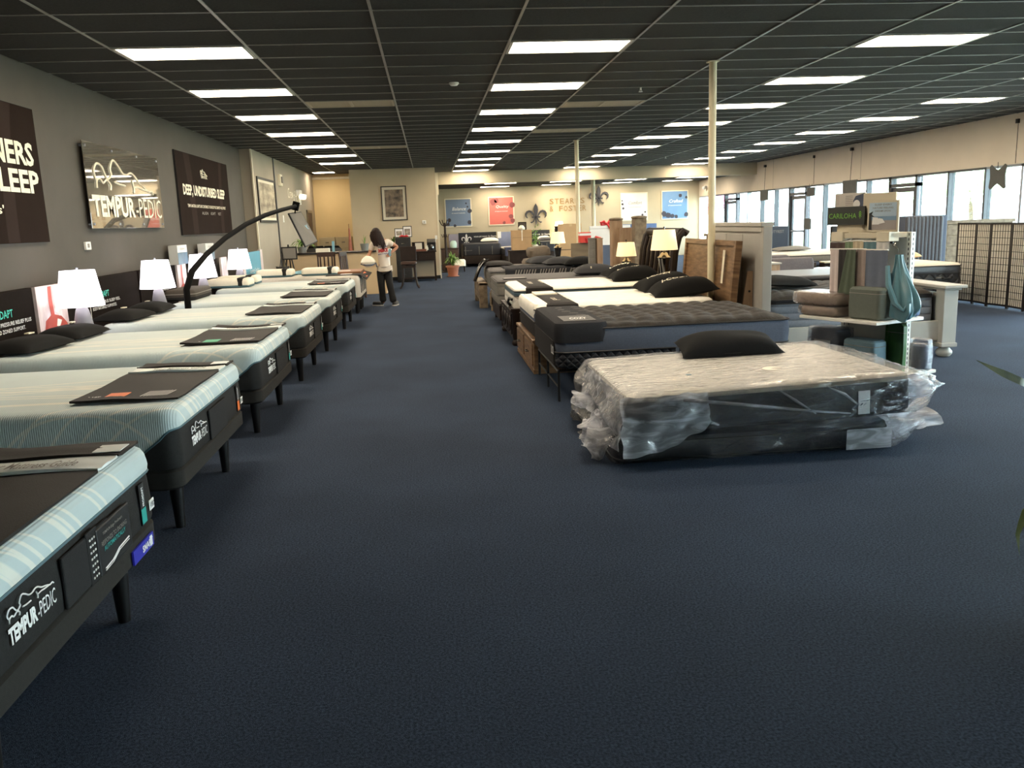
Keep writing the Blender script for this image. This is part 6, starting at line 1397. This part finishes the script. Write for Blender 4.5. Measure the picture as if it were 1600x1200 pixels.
t = thing('tan_carton', 'plain tan board between the two tall wooden posts', 'board', (3.78, 14.75, 0)); obj('board', MB().box(-.2, .2, 0, .04, 0, 1.36), m_cardb, t); obj('edge', MB().box(-.2, .2, -.003, 0, 1.34, 1.36), m_tape, t)
# ================================================================== partition wall, counter, office
m_lion = mat('dark_portrait_print', (44, 38, 34), .4, rgb2=(150, 128, 104), scale=7)
framed('framed_portrait', 'large dark portrait print in a black frame on the beige partition', (-1.37, 26.2, 1.80), (1, 0, 0), .76, 1.02, m_lion, .03, .075)
t = thing('thermostat', 'round white thermostat on the beige partition right of the portrait', 'thermostat', (-.12, 26.2, 1.72)); obj('body', MB().box(-.06, .06, -.03, 0, -.055, .055), m_white, t, bevel=.015); obj('dial', MB().cyl((0, -.03, 0), (0, -.037, 0), .02), m_letg, t)
t = thing('light_switch', 'white switch plate at the right end of the partition', 'switch', (.22, 26.2, 1.25)); obj('plate', MB().box(-.035, .035, -.008, 0, -.06, .06), m_white, t); obj('rocker', MB().box(-.015, .015, -.012, -.008, -.03, .03), m_white, t)
m_cnt = mat('counter_front', (206, 180, 142), .7, var=.03, scale=3); m_ctop = mat('dark_counter_top', (30, 25, 23), .25, var=.1, spec=.6); m_cend = mat('counter_end_white', (226, 220, 210), .6, var=.03)
t = thing('service_counter', 'long beige service counter with dark top, behind the person', 'counter', (-2.3, 21.2, 0))
obj('front_panel', MB().box(-1.25, 1.20, 0, .08, 0, 1.03), m_cnt, t); obj('return_panel', MB().box(1.12, 1.20, .08, 2.2, 0, 1.0), m_cend, t)
obj('counter_top', MB().box(-1.28, 1.24, -.06, .5, 1.03, 1.07), m_ctop, t, bevel=.006); obj('return_top', MB().box(.85, 1.28, .5, 2.2, 1.0, 1.04), m_cend, t, bevel=.006); obj('work_surface', MB().box(-1.25, 1.12, .3, .9, .72, .75), m_ctop, t)
for k in range(3): obj('pleated_panel', MB().box(1.20, 1.22, .3+k*.6, .8+k*.6, .05, .95), m_cend, t, bevel=.005)
def plantpot(t, prof, m): return obj('pot', MB().lathe(prof, n=18), m, t, smooth=True)
m_terra = mat('terracotta', (160, 98, 72), .7, var=.1, scale=8); m_gpot = mat('grey_pot', (120, 122, 118), .5, var=.05)
def blades(t, n, h, spread, m, seed, z0=0, droop=.6, wd=.014, name='leaf'):
    r = random.Random(seed)
    for i in range(n):
        a = r.random()*2*pi; sp = spread*r.uniform(.3, 1); hh = h*r.uniform(.6, 1); L = []; R_ = []
        sd = Vector((-sin(a), cos(a), 0))
        for k in range(7):
            q = k/6; p = Vector((cos(a)*sp*q**1.4, sin(a)*sp*q**1.4, z0+hh*(q-droop*q**2.6*(sp/spread)))); w = wd*(1-q)**.6*(.5+1.5*min(q*3, 1)*.5)
            L.append(p-sd*w+Vector((0, 0, .0))); R_.append(p+sd*w)
        obj(name, MB().add(L+R_, [(k, k+1, k+8, k+7) for k in range(6)]), m, t, smooth='all')
t = thing('potted_plant', 'small sprouting plant in a grey pot on the dark counter top', 'plant', (-1.6, 21.4, 1.07)); plantpot(t, [(0, 0), (.08, 0), (.11, .17), (.10, .17), (.09, .14), (0, .14)], m_gpot); blades(t, 9, .32, .12, m_leaf, 3, .13, .3, .008)
t = thing('potted_plant', 'spider plant with arching leaves behind the tilted tablet on the counter', 'plant', (-3.12, 21.35, 1.07)); plantpot(t, [(0, 0), (.09, 0), (.12, .15), (0, .15)], m_gpot); blades(t, 44, .50, .40, m_leaf, 5, .14, 1.2, .022)
t = thing('potted_plant', 'green bushy plant in a terracotta pot at the partition corner', 'plant', (.70, 26.95, 0)); plantpot(t, [(0, .0), (.19, 0), (.2, .02), (.15, .025), (.19, .28), (.22, .29), (.22, .34), (.19, .34), (.18, .3), (0, .3)], m_terra); blades(t, 90, .74, .34, m_leaf, 8, .3, .9, .034)
t = thing('potted_plant', 'leafy plant behind the woman\'s shoulder on the back console', 'plant', (-1.05, 25.2, .9)); plantpot(t, [(0, 0), (.08, 0), (.1, .16), (0, .16)], m_black); blades(t, 16, .5, .25, m_leaf, 9, .15, .9, .03)
# console and things on it
t = thing('console_table', 'dark wood console table against the beige partition', 'table', (-.38, 25.6, 0))
obj('top', MB().box(-.62, .58, -.28, .3, .84, .875), m_espr, t, bevel=.005); obj('apron', MB().box(-.58, .54, -.26, .28, .6, .84), m_espr, t)
for x in (-.58, .52):
    for y in (-.25, .24): obj('leg', MB().box(x-.025, x+.03, y-.025, y+.03, 0, .84), m_espr, t)
for x in (-.3, .28): d_ = obj('drawer', MB().box(x-.25, x+.25, -.272, -.26, .63, .82), m_espr, t, bevel=.005); obj('knob', MB().cyl((x, -.272, .72), (x, -.29, .72), .012), m_nick, d_)
obj('backing', MB().box(-.55, .5, -.0, .01, .12, .6), m_taupe, t); obj('low_shelf', MB().box(-.56, .52, -.26, .28, .09, .12), m_espr, t)
t = thing('file_chest', 'black chest of drawers standing left of the console under small frames', 'chest', (-.76, 25.06, 0)); obj('body', MB().box(-.22, .22, -.04, .2, .04, 1.30), m_black, t, bevel=.006); obj('plinth', MB().box(-.2, .2, 0, .18, 0, .04), m_black, t)
for k in range(4): d_ = obj('drawer', MB().box(-.2, .2, -.055, -.04, .08+k*.3, .35+k*.3), m_black, t, bevel=.006); obj('handle', MB().box(-.05, .05, -.065, -.055, .22+k*.3, .24+k*.3), m_nick, d_)
m_ph = mat('small_photo', (190, 178, 158), .5, rgb2=(70, 60, 56), scale=10)
for i, (x, z, lab) in enumerate(((-.86, 1.305, 'small framed photo on the black chest, left of two'), (-.62, 1.305, 'small framed photo on the black chest, right and taller of two'))):
    t = thing('framed_photo', lab, 'photo frame', (x, 25.14+.05*i, z)); obj('frame', MB().box(-.13, .13, 0, .02, 0, .26+.06*i), m_black, t, bevel=.003); obj('mount', MB().box(-.11, .11, -.003, 0, .02, .24+.06*i), m_wlet, t); obj('photo', MB().box(-.08, .08, -.005, -.003, .06, .18+.06*i), m_ph, t)
t = thing('red_flower', 'red ribbon flower lying in front of the small framed photos', 'decoration', (-.74, 25.08, 1.302)); obj('petals', MB().tube([(-.12, 0, .02), (-.05, 0, .05), (.02, 0, .03), (.1, 0, .04), (.15, 0, .02)], [.015, .03, .025, .03, .01], 8), m_red, t, smooth=True); obj('centre', MB().lathe([(0, 0), (.02, .02), (0, .07)], n=8), m_red, t)
t = thing('coffee_maker', 'black and silver coffee maker on the dark console', 'coffee maker', (.06, 25.5, .876))
obj('body', MB().box(-.13, .13, -.05, .14, 0, .34), m_black, t, bevel=.01); obj('base_plate', MB().box(-.13, .13, -.16, .0, 0, .03), m_black, t, bevel=.005); obj('head', MB().box(-.13, .13, -.16, .0, .24, .35), m_nick, t, bevel=.01); obj('carafe', MB().lathe([(0, .03), (.06, .035), (.07, .1), (.05, .18), (0, .19)], (0, -.09, 0), 16), m_dgl, t, smooth=True)
t = thing('wood_tray', 'open reddish wood organiser tray on the console', 'tray', (-.30, 25.45, .876)); m_rw = mat('red_brown_wood', (110, 62, 42), .5, var=.15, scale=8); obj('tray', MB().box(-.2, .2, -.1, .15, 0, .06), m_rw, t, bevel=.006); obj('card_stand', MB().box(-.12, .08, .05, .08, .06, .24), m_pw, t, bevel=.004); obj('stand_frame', MB().box(-.22, .15, .09, .11, .05, .27), m_espr, t)
for i, x in enumerate((-.10, -.06)):
    t = thing('white_bottle', 'small white bottle between tray and coffee maker, %s' % ('taller' if i == 0 else 'shorter'), 'bottle', (x, 25.42-.05*i, .876)); obj('bottle', MB().lathe([(0, 0), (.025, 0), (.025, .13-.03*i), (.01, .15-.03*i), (.01, .19-.05*i), (0, .19-.05*i)], n=12), m_pw, t, smooth=True); obj('cap', MB().cyl((0, 0, .19-.05*i), (0, 0, .21-.05*i), .012), m_white, t)
t = thing('bar_stool', 'dark wood bar stool with solid back standing beside the counter', 'stool', (-.57, 22.75, 0))
obj('backrest', MB().box(-.215, .215, -.21, -.17, .72, 1.10), m_espr, t, bevel=.02); obj('seat', slab(-.21, .21, -.2, .2, .06, [(.02, .62), (0, .64), (0, .68), (.03, .70)]), m_dkdoor, t, smooth=True); obj('swivel', MB().cyl((0, 0, .54), (0, 0, .62), .1), m_espr, t)
for sx in (-1, 1):
    for sy in (-1, 1): obj('leg', MB().tube([(sx*.15, sy*.15, .58), (sx*.16, sy*.16, .3), (sx*.2, sy*.2, .08), (sx*.25, sy*.25, 0.0)], [.03, .028, .024, .02], 8), m_espr, t, smooth=True)
obj('foot_ring', MB().tube([(.17, .17, .25), (-.17, .17, .25), (-.17, -.17, .25), (.17, -.17, .25), (.17, .17, .25)], .015, 6), m_espr, t); obj('apron', MB().box(-.18, .18, -.18, .18, .54, .6), m_espr, t)
for x, lab in ((-2.42, 'slatted dark wooden chair back in front of the counter, left of two'), (-2.0, 'dark wooden chair seen edge-on in front of the counter, right of two')):
    e = x > -2.2; t = thing('wooden_chair', lab, 'chair', (x, 20.2, 0), 0 if not e else radians(72))
    for sx in (-.19, .19): obj('rear_post', MB().tube([(sx, 0, 0), (sx, 0, .5), (sx, .04, 1.09)], .022, 6), m_dkdoor, t); obj('front_leg', MB().box(sx-.02, sx+.02, -.42, -.38, 0, .45), m_dkdoor, t)
    obj('seat', slab(-.22, .22, -.44, .02, .04, [(0, .45), (0, .48), (.02, .49)]), m_dkdoor, t, smooth=True); obj('crest_rail', MB().box(-.215, .215, .02, .055, .99, 1.1), m_dkdoor, t, bevel=.012)
    for k in range(4): obj('slat', MB().box(-.135+k*.09-.018, -.135+k*.09+.018, .01, .03, .52, 1.0), m_dkdoor, t)
# office furniture behind the counter
m_cab = mat('putty_cabinet', (186, 168, 132), .5, var=.03)
for i, x in enumerate((-3.16, -2.66)):
    t = thing('filing_cabinet', 'putty-coloured filing cabinet in front of the yellow wall, %s of two' % ('left' if i == 0 else 'right'), 'cabinet', (x, 27.0, 0)); obj('body', MB().box(-.24, .24, 0, .6, 0, 1.36), m_cab, t, bevel=.006)
    for k in range(4): d_ = obj('drawer', MB().box(-.22, .22, -.012, 0, .05+k*.325, .35+k*.325), m_cab, t, bevel=.004); obj('handle', MB().box(-.05, .05, -.03, -.012, .22+k*.325, .24+k*.325), m_nick, d_); 
t = thing('furled_flag', 'furled red flag on a pole behind the counter', 'flag', (-2.36, 25.9, 0)); obj('pole', MB().cyl((0, 0, .02), (0, 0, 1.75), .014), m_brass, t); obj('base', MB().lathe([(0, 0), (.14, 0), (.14, .02), (.03, .05), (0, .05)]), m_brass, t); obj('flag_cloth', MB().lathe([(.02, 1.62), (.03, 1.4), (.06, 1.0), (.075, .8), (0.02, .78)], n=9), mat('dusty_red_cloth', (168, 104, 84), .8, var=.2, scale=9), t, smooth=True)
for x, y, lab in ((-2.72, 24.2, 'black office chair back behind the counter, right of two'), (-3.2, 24.6, 'black office chair back behind the counter, left and lower')):
    t = thing('office_chair', lab, 'chair', (x, y, 0)); obj('backrest', slab(-.27, .27, -.04, .04, .03, [(.1, .62), (0, .72), (.0, 1.05), (.08, 1.16)]), m_black, t, smooth=True); obj('seat', slab(-.25, .25, -.5, -.02, .08, [(.02, .44), (0, .46), (.02, .52)]), m_black, t, smooth=True); obj('column', MB().cyl((0, -.25, .06), (0, -.25, .44), .03), m_blackm, t)
    for k in range(5): obj('base_arm', MB().tube([(0, -.25, .1), (.28*cos(k*1.257), -.25+.28*sin(k*1.257), .05)], .02, 6), m_blackm, t)
t = thing('paper_tray', 'stack of pale papers and a card holder at the left of the counter', 'papers', (-2.60, 21.35, 1.07)); obj('papers', MB().box(-.18, .14, -.1, .12, 0, .09), m_pw, t); obj('card_holder', MB().box(.22, .28, -.1, -.08, 0, .26), m_lb, t, bevel=.003)
t = thing('easel_sign', 'black easel with a small framed sign left of the counter', 'easel', (-3.3, 20.4, 0))
for q in ((-.22, 0), (.22, 0), (0, .3)): obj('leg', MB().tube([(q[0], q[1], 0), (0, .02, 1.3)], .016, 6), m_black, t)
obj('sign_frame', MB().box(-.16, .2, -.03, -.01, .95, 1.25), m_black, t); obj('sign_sheet', MB().box(-.13, .17, -.033, -.03, .98, 1.22), m_letg, t)
t = thing('camera_bag', 'bulky black bag hanging on the easel left of the counter', 'bag', (-3.42, 20.2, .62)); obj('bag', pillow_mb(.24, .3, .2, 2.4, 91).xf(Matrix.Rotation(pi/2, 4, 'X') @ Matrix.Scale(1.3, 4)), m_black, t, smooth='all'); obj('strap', MB().tube([(-.08, 0, .1), (0, 0, .6), (.08, 0, .1)], .012, 6), m_black, t)
# things right of the partition
t = thing('coat_rack', 'dark wooden coat rack with curled hooks near the partition corner', 'coat rack', (.56, 29.4, 0))
obj('pole', MB().cyl((0, 0, .05), (0, 0, 1.68), .05, .035), m_espr, t, smooth=True); obj('base', MB().lathe([(0, 0), (.22, 0), (.22, .03), (.05, .08), (0, .08)]), m_espr, t)
for k in range(4):
    a = k*pi/2+.4; obj('hook', MB().tube([(0, 0, 1.55), (.12*cos(a), .12*sin(a), 1.62), (.2*cos(a), .2*sin(a), 1.78)], .016, 6), m_espr, t); obj('lower_hook', MB().tube([(0, 0, 1.25), (.1*cos(a), .1*sin(a), 1.2), (.14*cos(a), .14*sin(a), 1.3)], .012, 6), m_espr, t)
t = thing('side_cabinet', 'dark brown side cabinet behind the terracotta plant', 'cabinet', (.72, 30.0, 0)); obj('body', MB().box(-.32, .28, -.2, .25, .06, .78), m_dkdoor, t, bevel=.006); obj('top', MB().box(-.34, .30, -.22, .27, .78, .80), m_espr, t); obj('door', MB().box(-.28, .24, -.215, -.2, .1, .72), m_dkdoor, t, bevel=.006)
for x in (-.28, .24): obj('foot', MB().box(x-.03, x+.03, -.18, .22, 0, .06), m_espr, t)
t = thing('glass_jar', 'round pale glass cloche on the dark side cabinet', 'jar', (.84, 29.9, .802)); obj('jar', MB().lathe([(0, 0), (.10, 0), (.12, .08), (.12, .18), (.08, .25), (0, .27)], n=18), mat('pale_glass', (176, 200, 190), .15, var=.05), t, smooth=True); obj('base', MB().lathe([(0, -.0), (.13, 0), (.13, .015), (0, .016)]), m_grside, t)
t = thing('ottoman', 'small cream upholstered ottoman with dark legs before the far black bed', 'ottoman', (1.02, 29.4, 0)); obj('cushion', slab(-.19, .19, -.19, .19, .05, [(.0, .2), (0, .38), (.03, .42)]), m_pw, t, smooth=True)
for sx in (-.15, .15):
    for sy in (-.15, .15): obj('leg', MB().cyl((sx, sy, 0), (sx, sy, .2), .012, .022), m_espr, t)
# big plant leaves reaching in at the right photo edge
t = thing('corner_plant', 'dark green strap-leaved plant just outside the right photo edge', 'plant', (2.62, 2.75, 0)); plantpot(t, [(0, 0), (.16, 0), (.2, .32), (.18, .32), (.17, .28), (0, .28)], m_terra)
m_strap = mat('strap_leaf', (60, 74, 44), .35, var=.2, scale=12, rgb2=(120, 120, 60))
def strap(pts, wd, name='strap_leaf'):
    pts = [Vector(p)-Vector((2.62, 2.75, 0)) for p in pts]; P2 = []
    for i in range(len(pts)-1):
        for k in range(5): P2.append(pts[i].lerp(pts[i+1], k/5))
    P2.append(pts[-1]); n = len(P2); L = []; R_ = []
    for i, p in enumerate(P2):
        d = (P2[min(i+1, n-1)]-P2[max(i-1, 0)]).normalized(); s = d.cross(Vector((.2, -1, .3))).normalized(); q = i/(n-1); w = wd*min(1, (1-q)*4)*(.5+.5*min(1, q*4))
        L.append(p-s*w); R_.append(p+s*w)
    obj(name, MB().add(L+R_, [(k, k+1, k+n+1, k+n) for k in range(n-1)]), m_strap, t, smooth='all')
strap([(2.62, 2.75, .3), (2.5, 2.55, 1.1), at(1640, 625, 1, 2.45), at(1600, 598, 1, 2.4), at(1560, 580, 1, 2.4), at(1524, 562, 1, 2.4)], .012)
strap([(2.62, 2.75, .3), (2.5, 2.6, .95), (2.4, 2.5, 1.1), at(1640, 760, 1, 2.4), at(1602, 800, 1, 2.4), at(1590, 835, 1, 2.4), at(1593, 868, 1, 2.4)], .014)
r9 = random.Random(2)
for k in range(12):
    a = -.9+1.9*k/12; strap([(2.62, 2.75, .28), (2.66+.12*cos(a), 2.75+.12*sin(a), .7), (2.7+.28*cos(a), 2.75+.3*sin(a), 1.0+.2*r9.random()), (2.75+.5*cos(a), 2.75+.55*sin(a), .85)], .018)
# ================================================================== the woman
PY = 17.85
def J(px, py, dy=0): return tuple(at(px, py, 1, PY+dy))
t = thing('person', 'woman seen from behind in white lettered T-shirt and black trousers, carrying white bundle', 'person', (-.98, PY, 0))
o3 = Vector((-.98, PY, 0))
def K(px, py, dy=0): return tuple(Vector(J(px, py, dy))-o3)
m_skin = mat('skin', (176, 122, 92), .55, var=.05, scale=10); m_shirt = mat('white_tshirt', (206, 192, 176), .85, var=.03, scale=8, bump=.15, bscale=12); m_trous = mat('black_trousers', (12, 11, 12), .8, var=.1)
m_hair = mat('dark_hair', (36, 22, 16), .6, var=.3, scale=4, stretch=(14, 14, 1.5), spec=.2); m_shoe = mat('black_shoe', (24, 24, 26), .5, var=.1); m_sole = mat('white_sole', (214, 210, 202), .5, var=.02); m_redp2 = mat('red_print', (170, 40, 44), .6, var=.1); m_bluep = mat('blue_print', (60, 66, 110), .6, var=.05)
B = {'pelvis': (K(600, 416), (.105, .085)), 'waist': (K(599, 405), (.115, .09)), 'chest': (K(596, 388), (.14, .10)), 'nbase': (K(593, 376.5), (.07, .07)), 'neck': (K(590.5, 372, -.01), .048), 'head': (K(587.5, 366.5, -.02), (.074, .085)), 'crown': (K(586, 360.5, -.02), (.066, .075)),
     'shL': (K(583, 379.5), .056), 'elL': (K(577.5, 396, .02), .040), 'wrL': (K(572, 406, -.04), .027), 'haL': (K(570.5, 410, -.06), (.032, .018)),
     'shR': (K(606, 377.5), .056), 'elR': (K(621.5, 386, .05), .040), 'wrR': (K(612, 394, -.06), .027), 'haR': (K(608.5, 397.5, -.08), (.032, .018)),
     'hipL': (K(596, 424), .075), 'knL': (K(596, 444, -.02), .060), 'anL': (K(599, 469.5, .06), .034), 'toL': (K(599.5, 473.5, .02), .028),
     'hipR': (K(605, 424), .075), 'knR': (K(609, 444, -.06), .060), 'anR': (K(615.5, 470.5, -.04), .034), 'toR': (K(617, 476, -.10), .028)}
E_ = [('pelvis', 'waist'), ('waist', 'chest'), ('chest', 'nbase'), ('nbase', 'neck'), ('neck', 'head'), ('head', 'crown'), ('nbase', 'shL'), ('shL', 'elL'), ('elL', 'wrL'), ('wrL', 'haL'), ('nbase', 'shR'), ('shR', 'elR'), ('elR', 'wrR'), ('wrR', 'haR'), ('pelvis', 'hipL'), ('hipL', 'knL'), ('knL', 'anL'), ('anL', 'toL'), ('pelvis', 'hipR'), ('hipR', 'knR'), ('knR', 'anR'), ('anR', 'toR')]
body = skin('body', B, E_, m_skin, t, 'pelvis', 2)
for hn, wr, sg in (('haL', 'wrL', 1), ('haR', 'wrR', -1)):
    h = Vector(B[hn][0]); w = Vector(B[wr][0]); d = (h-w).normalized(); s = d.cross(Vector((0, 1, 0))).normalized(); c = Vector((0, 1, 0)) if hn == 'haL' else Vector((0, -1, 0))
    for k in range(4):
        b = h+s*(-.024+.016*k); L = (.070, .080, .075, .06)[k]
        obj('finger', MB().tube([b-d*.01, b+d*L*.5, b+d*L*.8+c*L*.25, b+d*L*.9+c*L*.5], [.009, .0085, .008, .006], 6), m_skin, body, smooth=True)
    b = h-d*.03-s*.026*sg; obj('thumb', MB().tube([b, b-s*.03*sg+d*.02, b-s*.035*sg+d*.05+c*.02], [.011, .010, .007], 6), m_skin, body, smooth=True)
# face features (she looks away from the camera: face on the far side)
hd = Vector(B['head'][0]); obj('nose', MB().tube([hd+Vector((0, .07, .01)), hd+Vector((0, .105, -.015))], [.008, .013], 6), m_skin, body, smooth=True)
for sx in (-1, 1):
    obj('eye', MB().lathe([(0, -.011), (.008, -.008), (.011, 0), (.008, .008), (0, .011)], tuple(hd+Vector((sx*.028, .078, .02))), 8), m_wlet, body, smooth=True)
    obj('ear', MB().tube([hd+Vector((sx*.078, 0, -.02)), hd+Vector((sx*.086, -.005, .0)), hd+Vector((sx*.078, 0, .02))], [.008, .014, .008], 6), m_skin, body, smooth=True)
obj('mouth', MB().tube([hd+Vector((-.02, .079, -.045)), hd+Vector((0, .084, -.047)), hd+Vector((.02, .079, -.045))], [.003, .006, .003], 6), m_redp2, body, smooth=True)
S = {'pel2': (K(601, 419.5), (.155, .12)), 'pel': (K(600.5, 415), (.160, .125)), 'wst': (K(599.5, 405), (.140, .115)), 'chs': (K(596, 389), (.160, .125)), 'nb': (K(594, 378), (.095, .085)), 'sL': (K(584, 380), .072), 'sL2': (K(580, 387.5, .01), .066), 'sL3': (K(578.5, 391.5, .02), .060), 'sR': (K(605, 378), .072), 'sR2': (K(611, 381, .02), .066), 'sR3': (K(614.5, 382.7, .03), .058)}
skin('tshirt', S, [('pel2', 'pel'), ('pel', 'wst'), ('wst', 'chs'), ('chs', 'nb'), ('nb', 'sL'), ('sL', 'sL2'), ('sL2', 'sL3'), ('nb', 'sR'), ('sR', 'sR2'), ('sR2', 'sR3')], m_shirt, t, 'wst', 2)
hem = MB(); c = Vector(K(601, 421)); loops = []
for z, r in ((.08, .158), (.0, .166), (-.035, .170)): loops.append([c+Vector((r*cos(a*pi/12), r*.74*sin(a*pi/12), z)) for a in range(24)])
obj('shirt_hem', hem.loft(loops, cap=False), m_shirt, t, smooth='all')
T = {'p': (K(600.5, 416), (.150, .12)), 'hL': (K(595, 426), .098), 'kL': (K(596, 444, -.02), .078), 'cL': (K(597.5, 458, .02), .072), 'aL': (K(599, 472.5, .05), .086), 'hR': (K(606, 426), .098), 'kR': (K(609, 444, -.06), .078), 'cR': (K(612, 458, -.05), .072), 'aR': (K(615.5, 473.5, -.05), .086)}
skin('trousers', T, [('p', 'hL'), ('hL', 'kL'), ('kL', 'cL'), ('cL', 'aL'), ('p', 'hR'), ('hR', 'kR'), ('kR', 'cR'), ('cR', 'aR')], m_trous, t, 'p', 2)
# hair: cap plus long wavy locks falling over the back
hp = Vector(B['head'][0]); cap = MB()
cap.grid(20, 14, lambda u, v: (hp.x+.098*sin(u*2*pi)*sin(pi*v*.62+.001), hp.y-.012-.108*cos(u*2*pi)*sin(pi*v*.62+.001), hp.z+.025+.118*cos(pi*v*.62)))
hr = obj('hair', cap, m_hair, t, smooth='all')
rh = random.Random(3)
for k in range(26):
    a = -1.75+3.5*k/25; x0 = hp.x+.085*sin(a); y0 = hp.y-.03-.085*cos(a); side = sin(a)
    pts = [Vector((x0*1, y0, hp.z+.06)), Vector((x0+side*.02, y0-.01, hp.z-.02)), Vector((x0+side*.02+rh.uniform(-.015, .015)+.03, y0-.02, hp.z-.11)), Vector((x0+side*.02+.05+rh.uniform(-.02, .02), y0-.035, hp.z-.19-.05*rh.random()))]
    if k > 16: pts.append(pts[-1]+Vector((.02, -.01, -.07)))
    obj('hair_lock', MB().tube(pts, [.02, .027, .024, .014]+([.006] if k > 16 else []), 7), m_hair, hr, smooth=True)
# print on the back
bk = Vector(K(598, 388)); yb = bk.y-.135
mb = MB(); put_text(mb, 'MIKE', (bk.x-.085, yb-.008, bk.z-.085), (1, 0, .10), UZ, .20, .075, .06); obj('red_lettering', mb, m_redp2, t)
mb = MB(); put_text(mb, 'WE SLEEP', (bk.x-.09, yb-.006, bk.z+.005), (1, 0, .10), UZ, .2, .03, .02); put_text(mb, 'MATTRESS', (bk.x-.09, yb-.006, bk.z-.135), (1, 0, .10), UZ, .22, .03, .02); obj('blue_lettering', mb, m_bluep, t)
obj('blue_cloth', MB().loft([[Vector(K(609, 391, -.08))+Vector(v)*.03 for v in ((-1, 0, 1), (1, 0, 1), (1, .5, -1), (-1, .5, -1))], [Vector(K(609, 399, -.10))+Vector(v)*.025 for v in ((-1, 0, 1), (1, 0, 1), (1, .5, -1), (-1, .5, -1))]]), m_lb, t, bevel=.005)
# shoes
for (px, py, dy, rz, nm) in ((594.5, 474, .06, 60, 0), (616.8, 477.5, -.06, -15, 1)):
    p = Vector(K(px, py, dy)); 
    M = Matrix.Translation((p.x, p.y, .0-o3.z)) @ Matrix.Rotation(radians(rz), 4, 'Z')
    s = obj('shoe', slab(-.045, .045, -.06, .19, .04, [(.0, .02), (0, .05), (.008, .075), (.02, .09)]).xf(M), m_shoe, t, smooth=True)
    obj('sole', slab(-.049, .049, -.065, .195, .045, [(.004, 0), (0, .008), (0, .026)]).xf(M), m_sole, s, smooth=True)
p = at(575.5, 410.8, 1, PY-.10)
b = thing('white_bundle', 'round white cloth bundle with grey underside held in the woman\'s left hand', 'bundle', (p.x, p.y, p.z-.09))
obj('cloth', pillow_mb(.30, .24, .24, 2.1, 44, n=16, flat=.9), m_pw, b, smooth='all'); obj('strap', MB().tube([(-.15, -.02, .07), (-.05, -.125, .05), (.08, -.12, .05), (.16, -.03, .08), (.17, 0, .0)], .014, 6), m_slate, b, smooth=True)
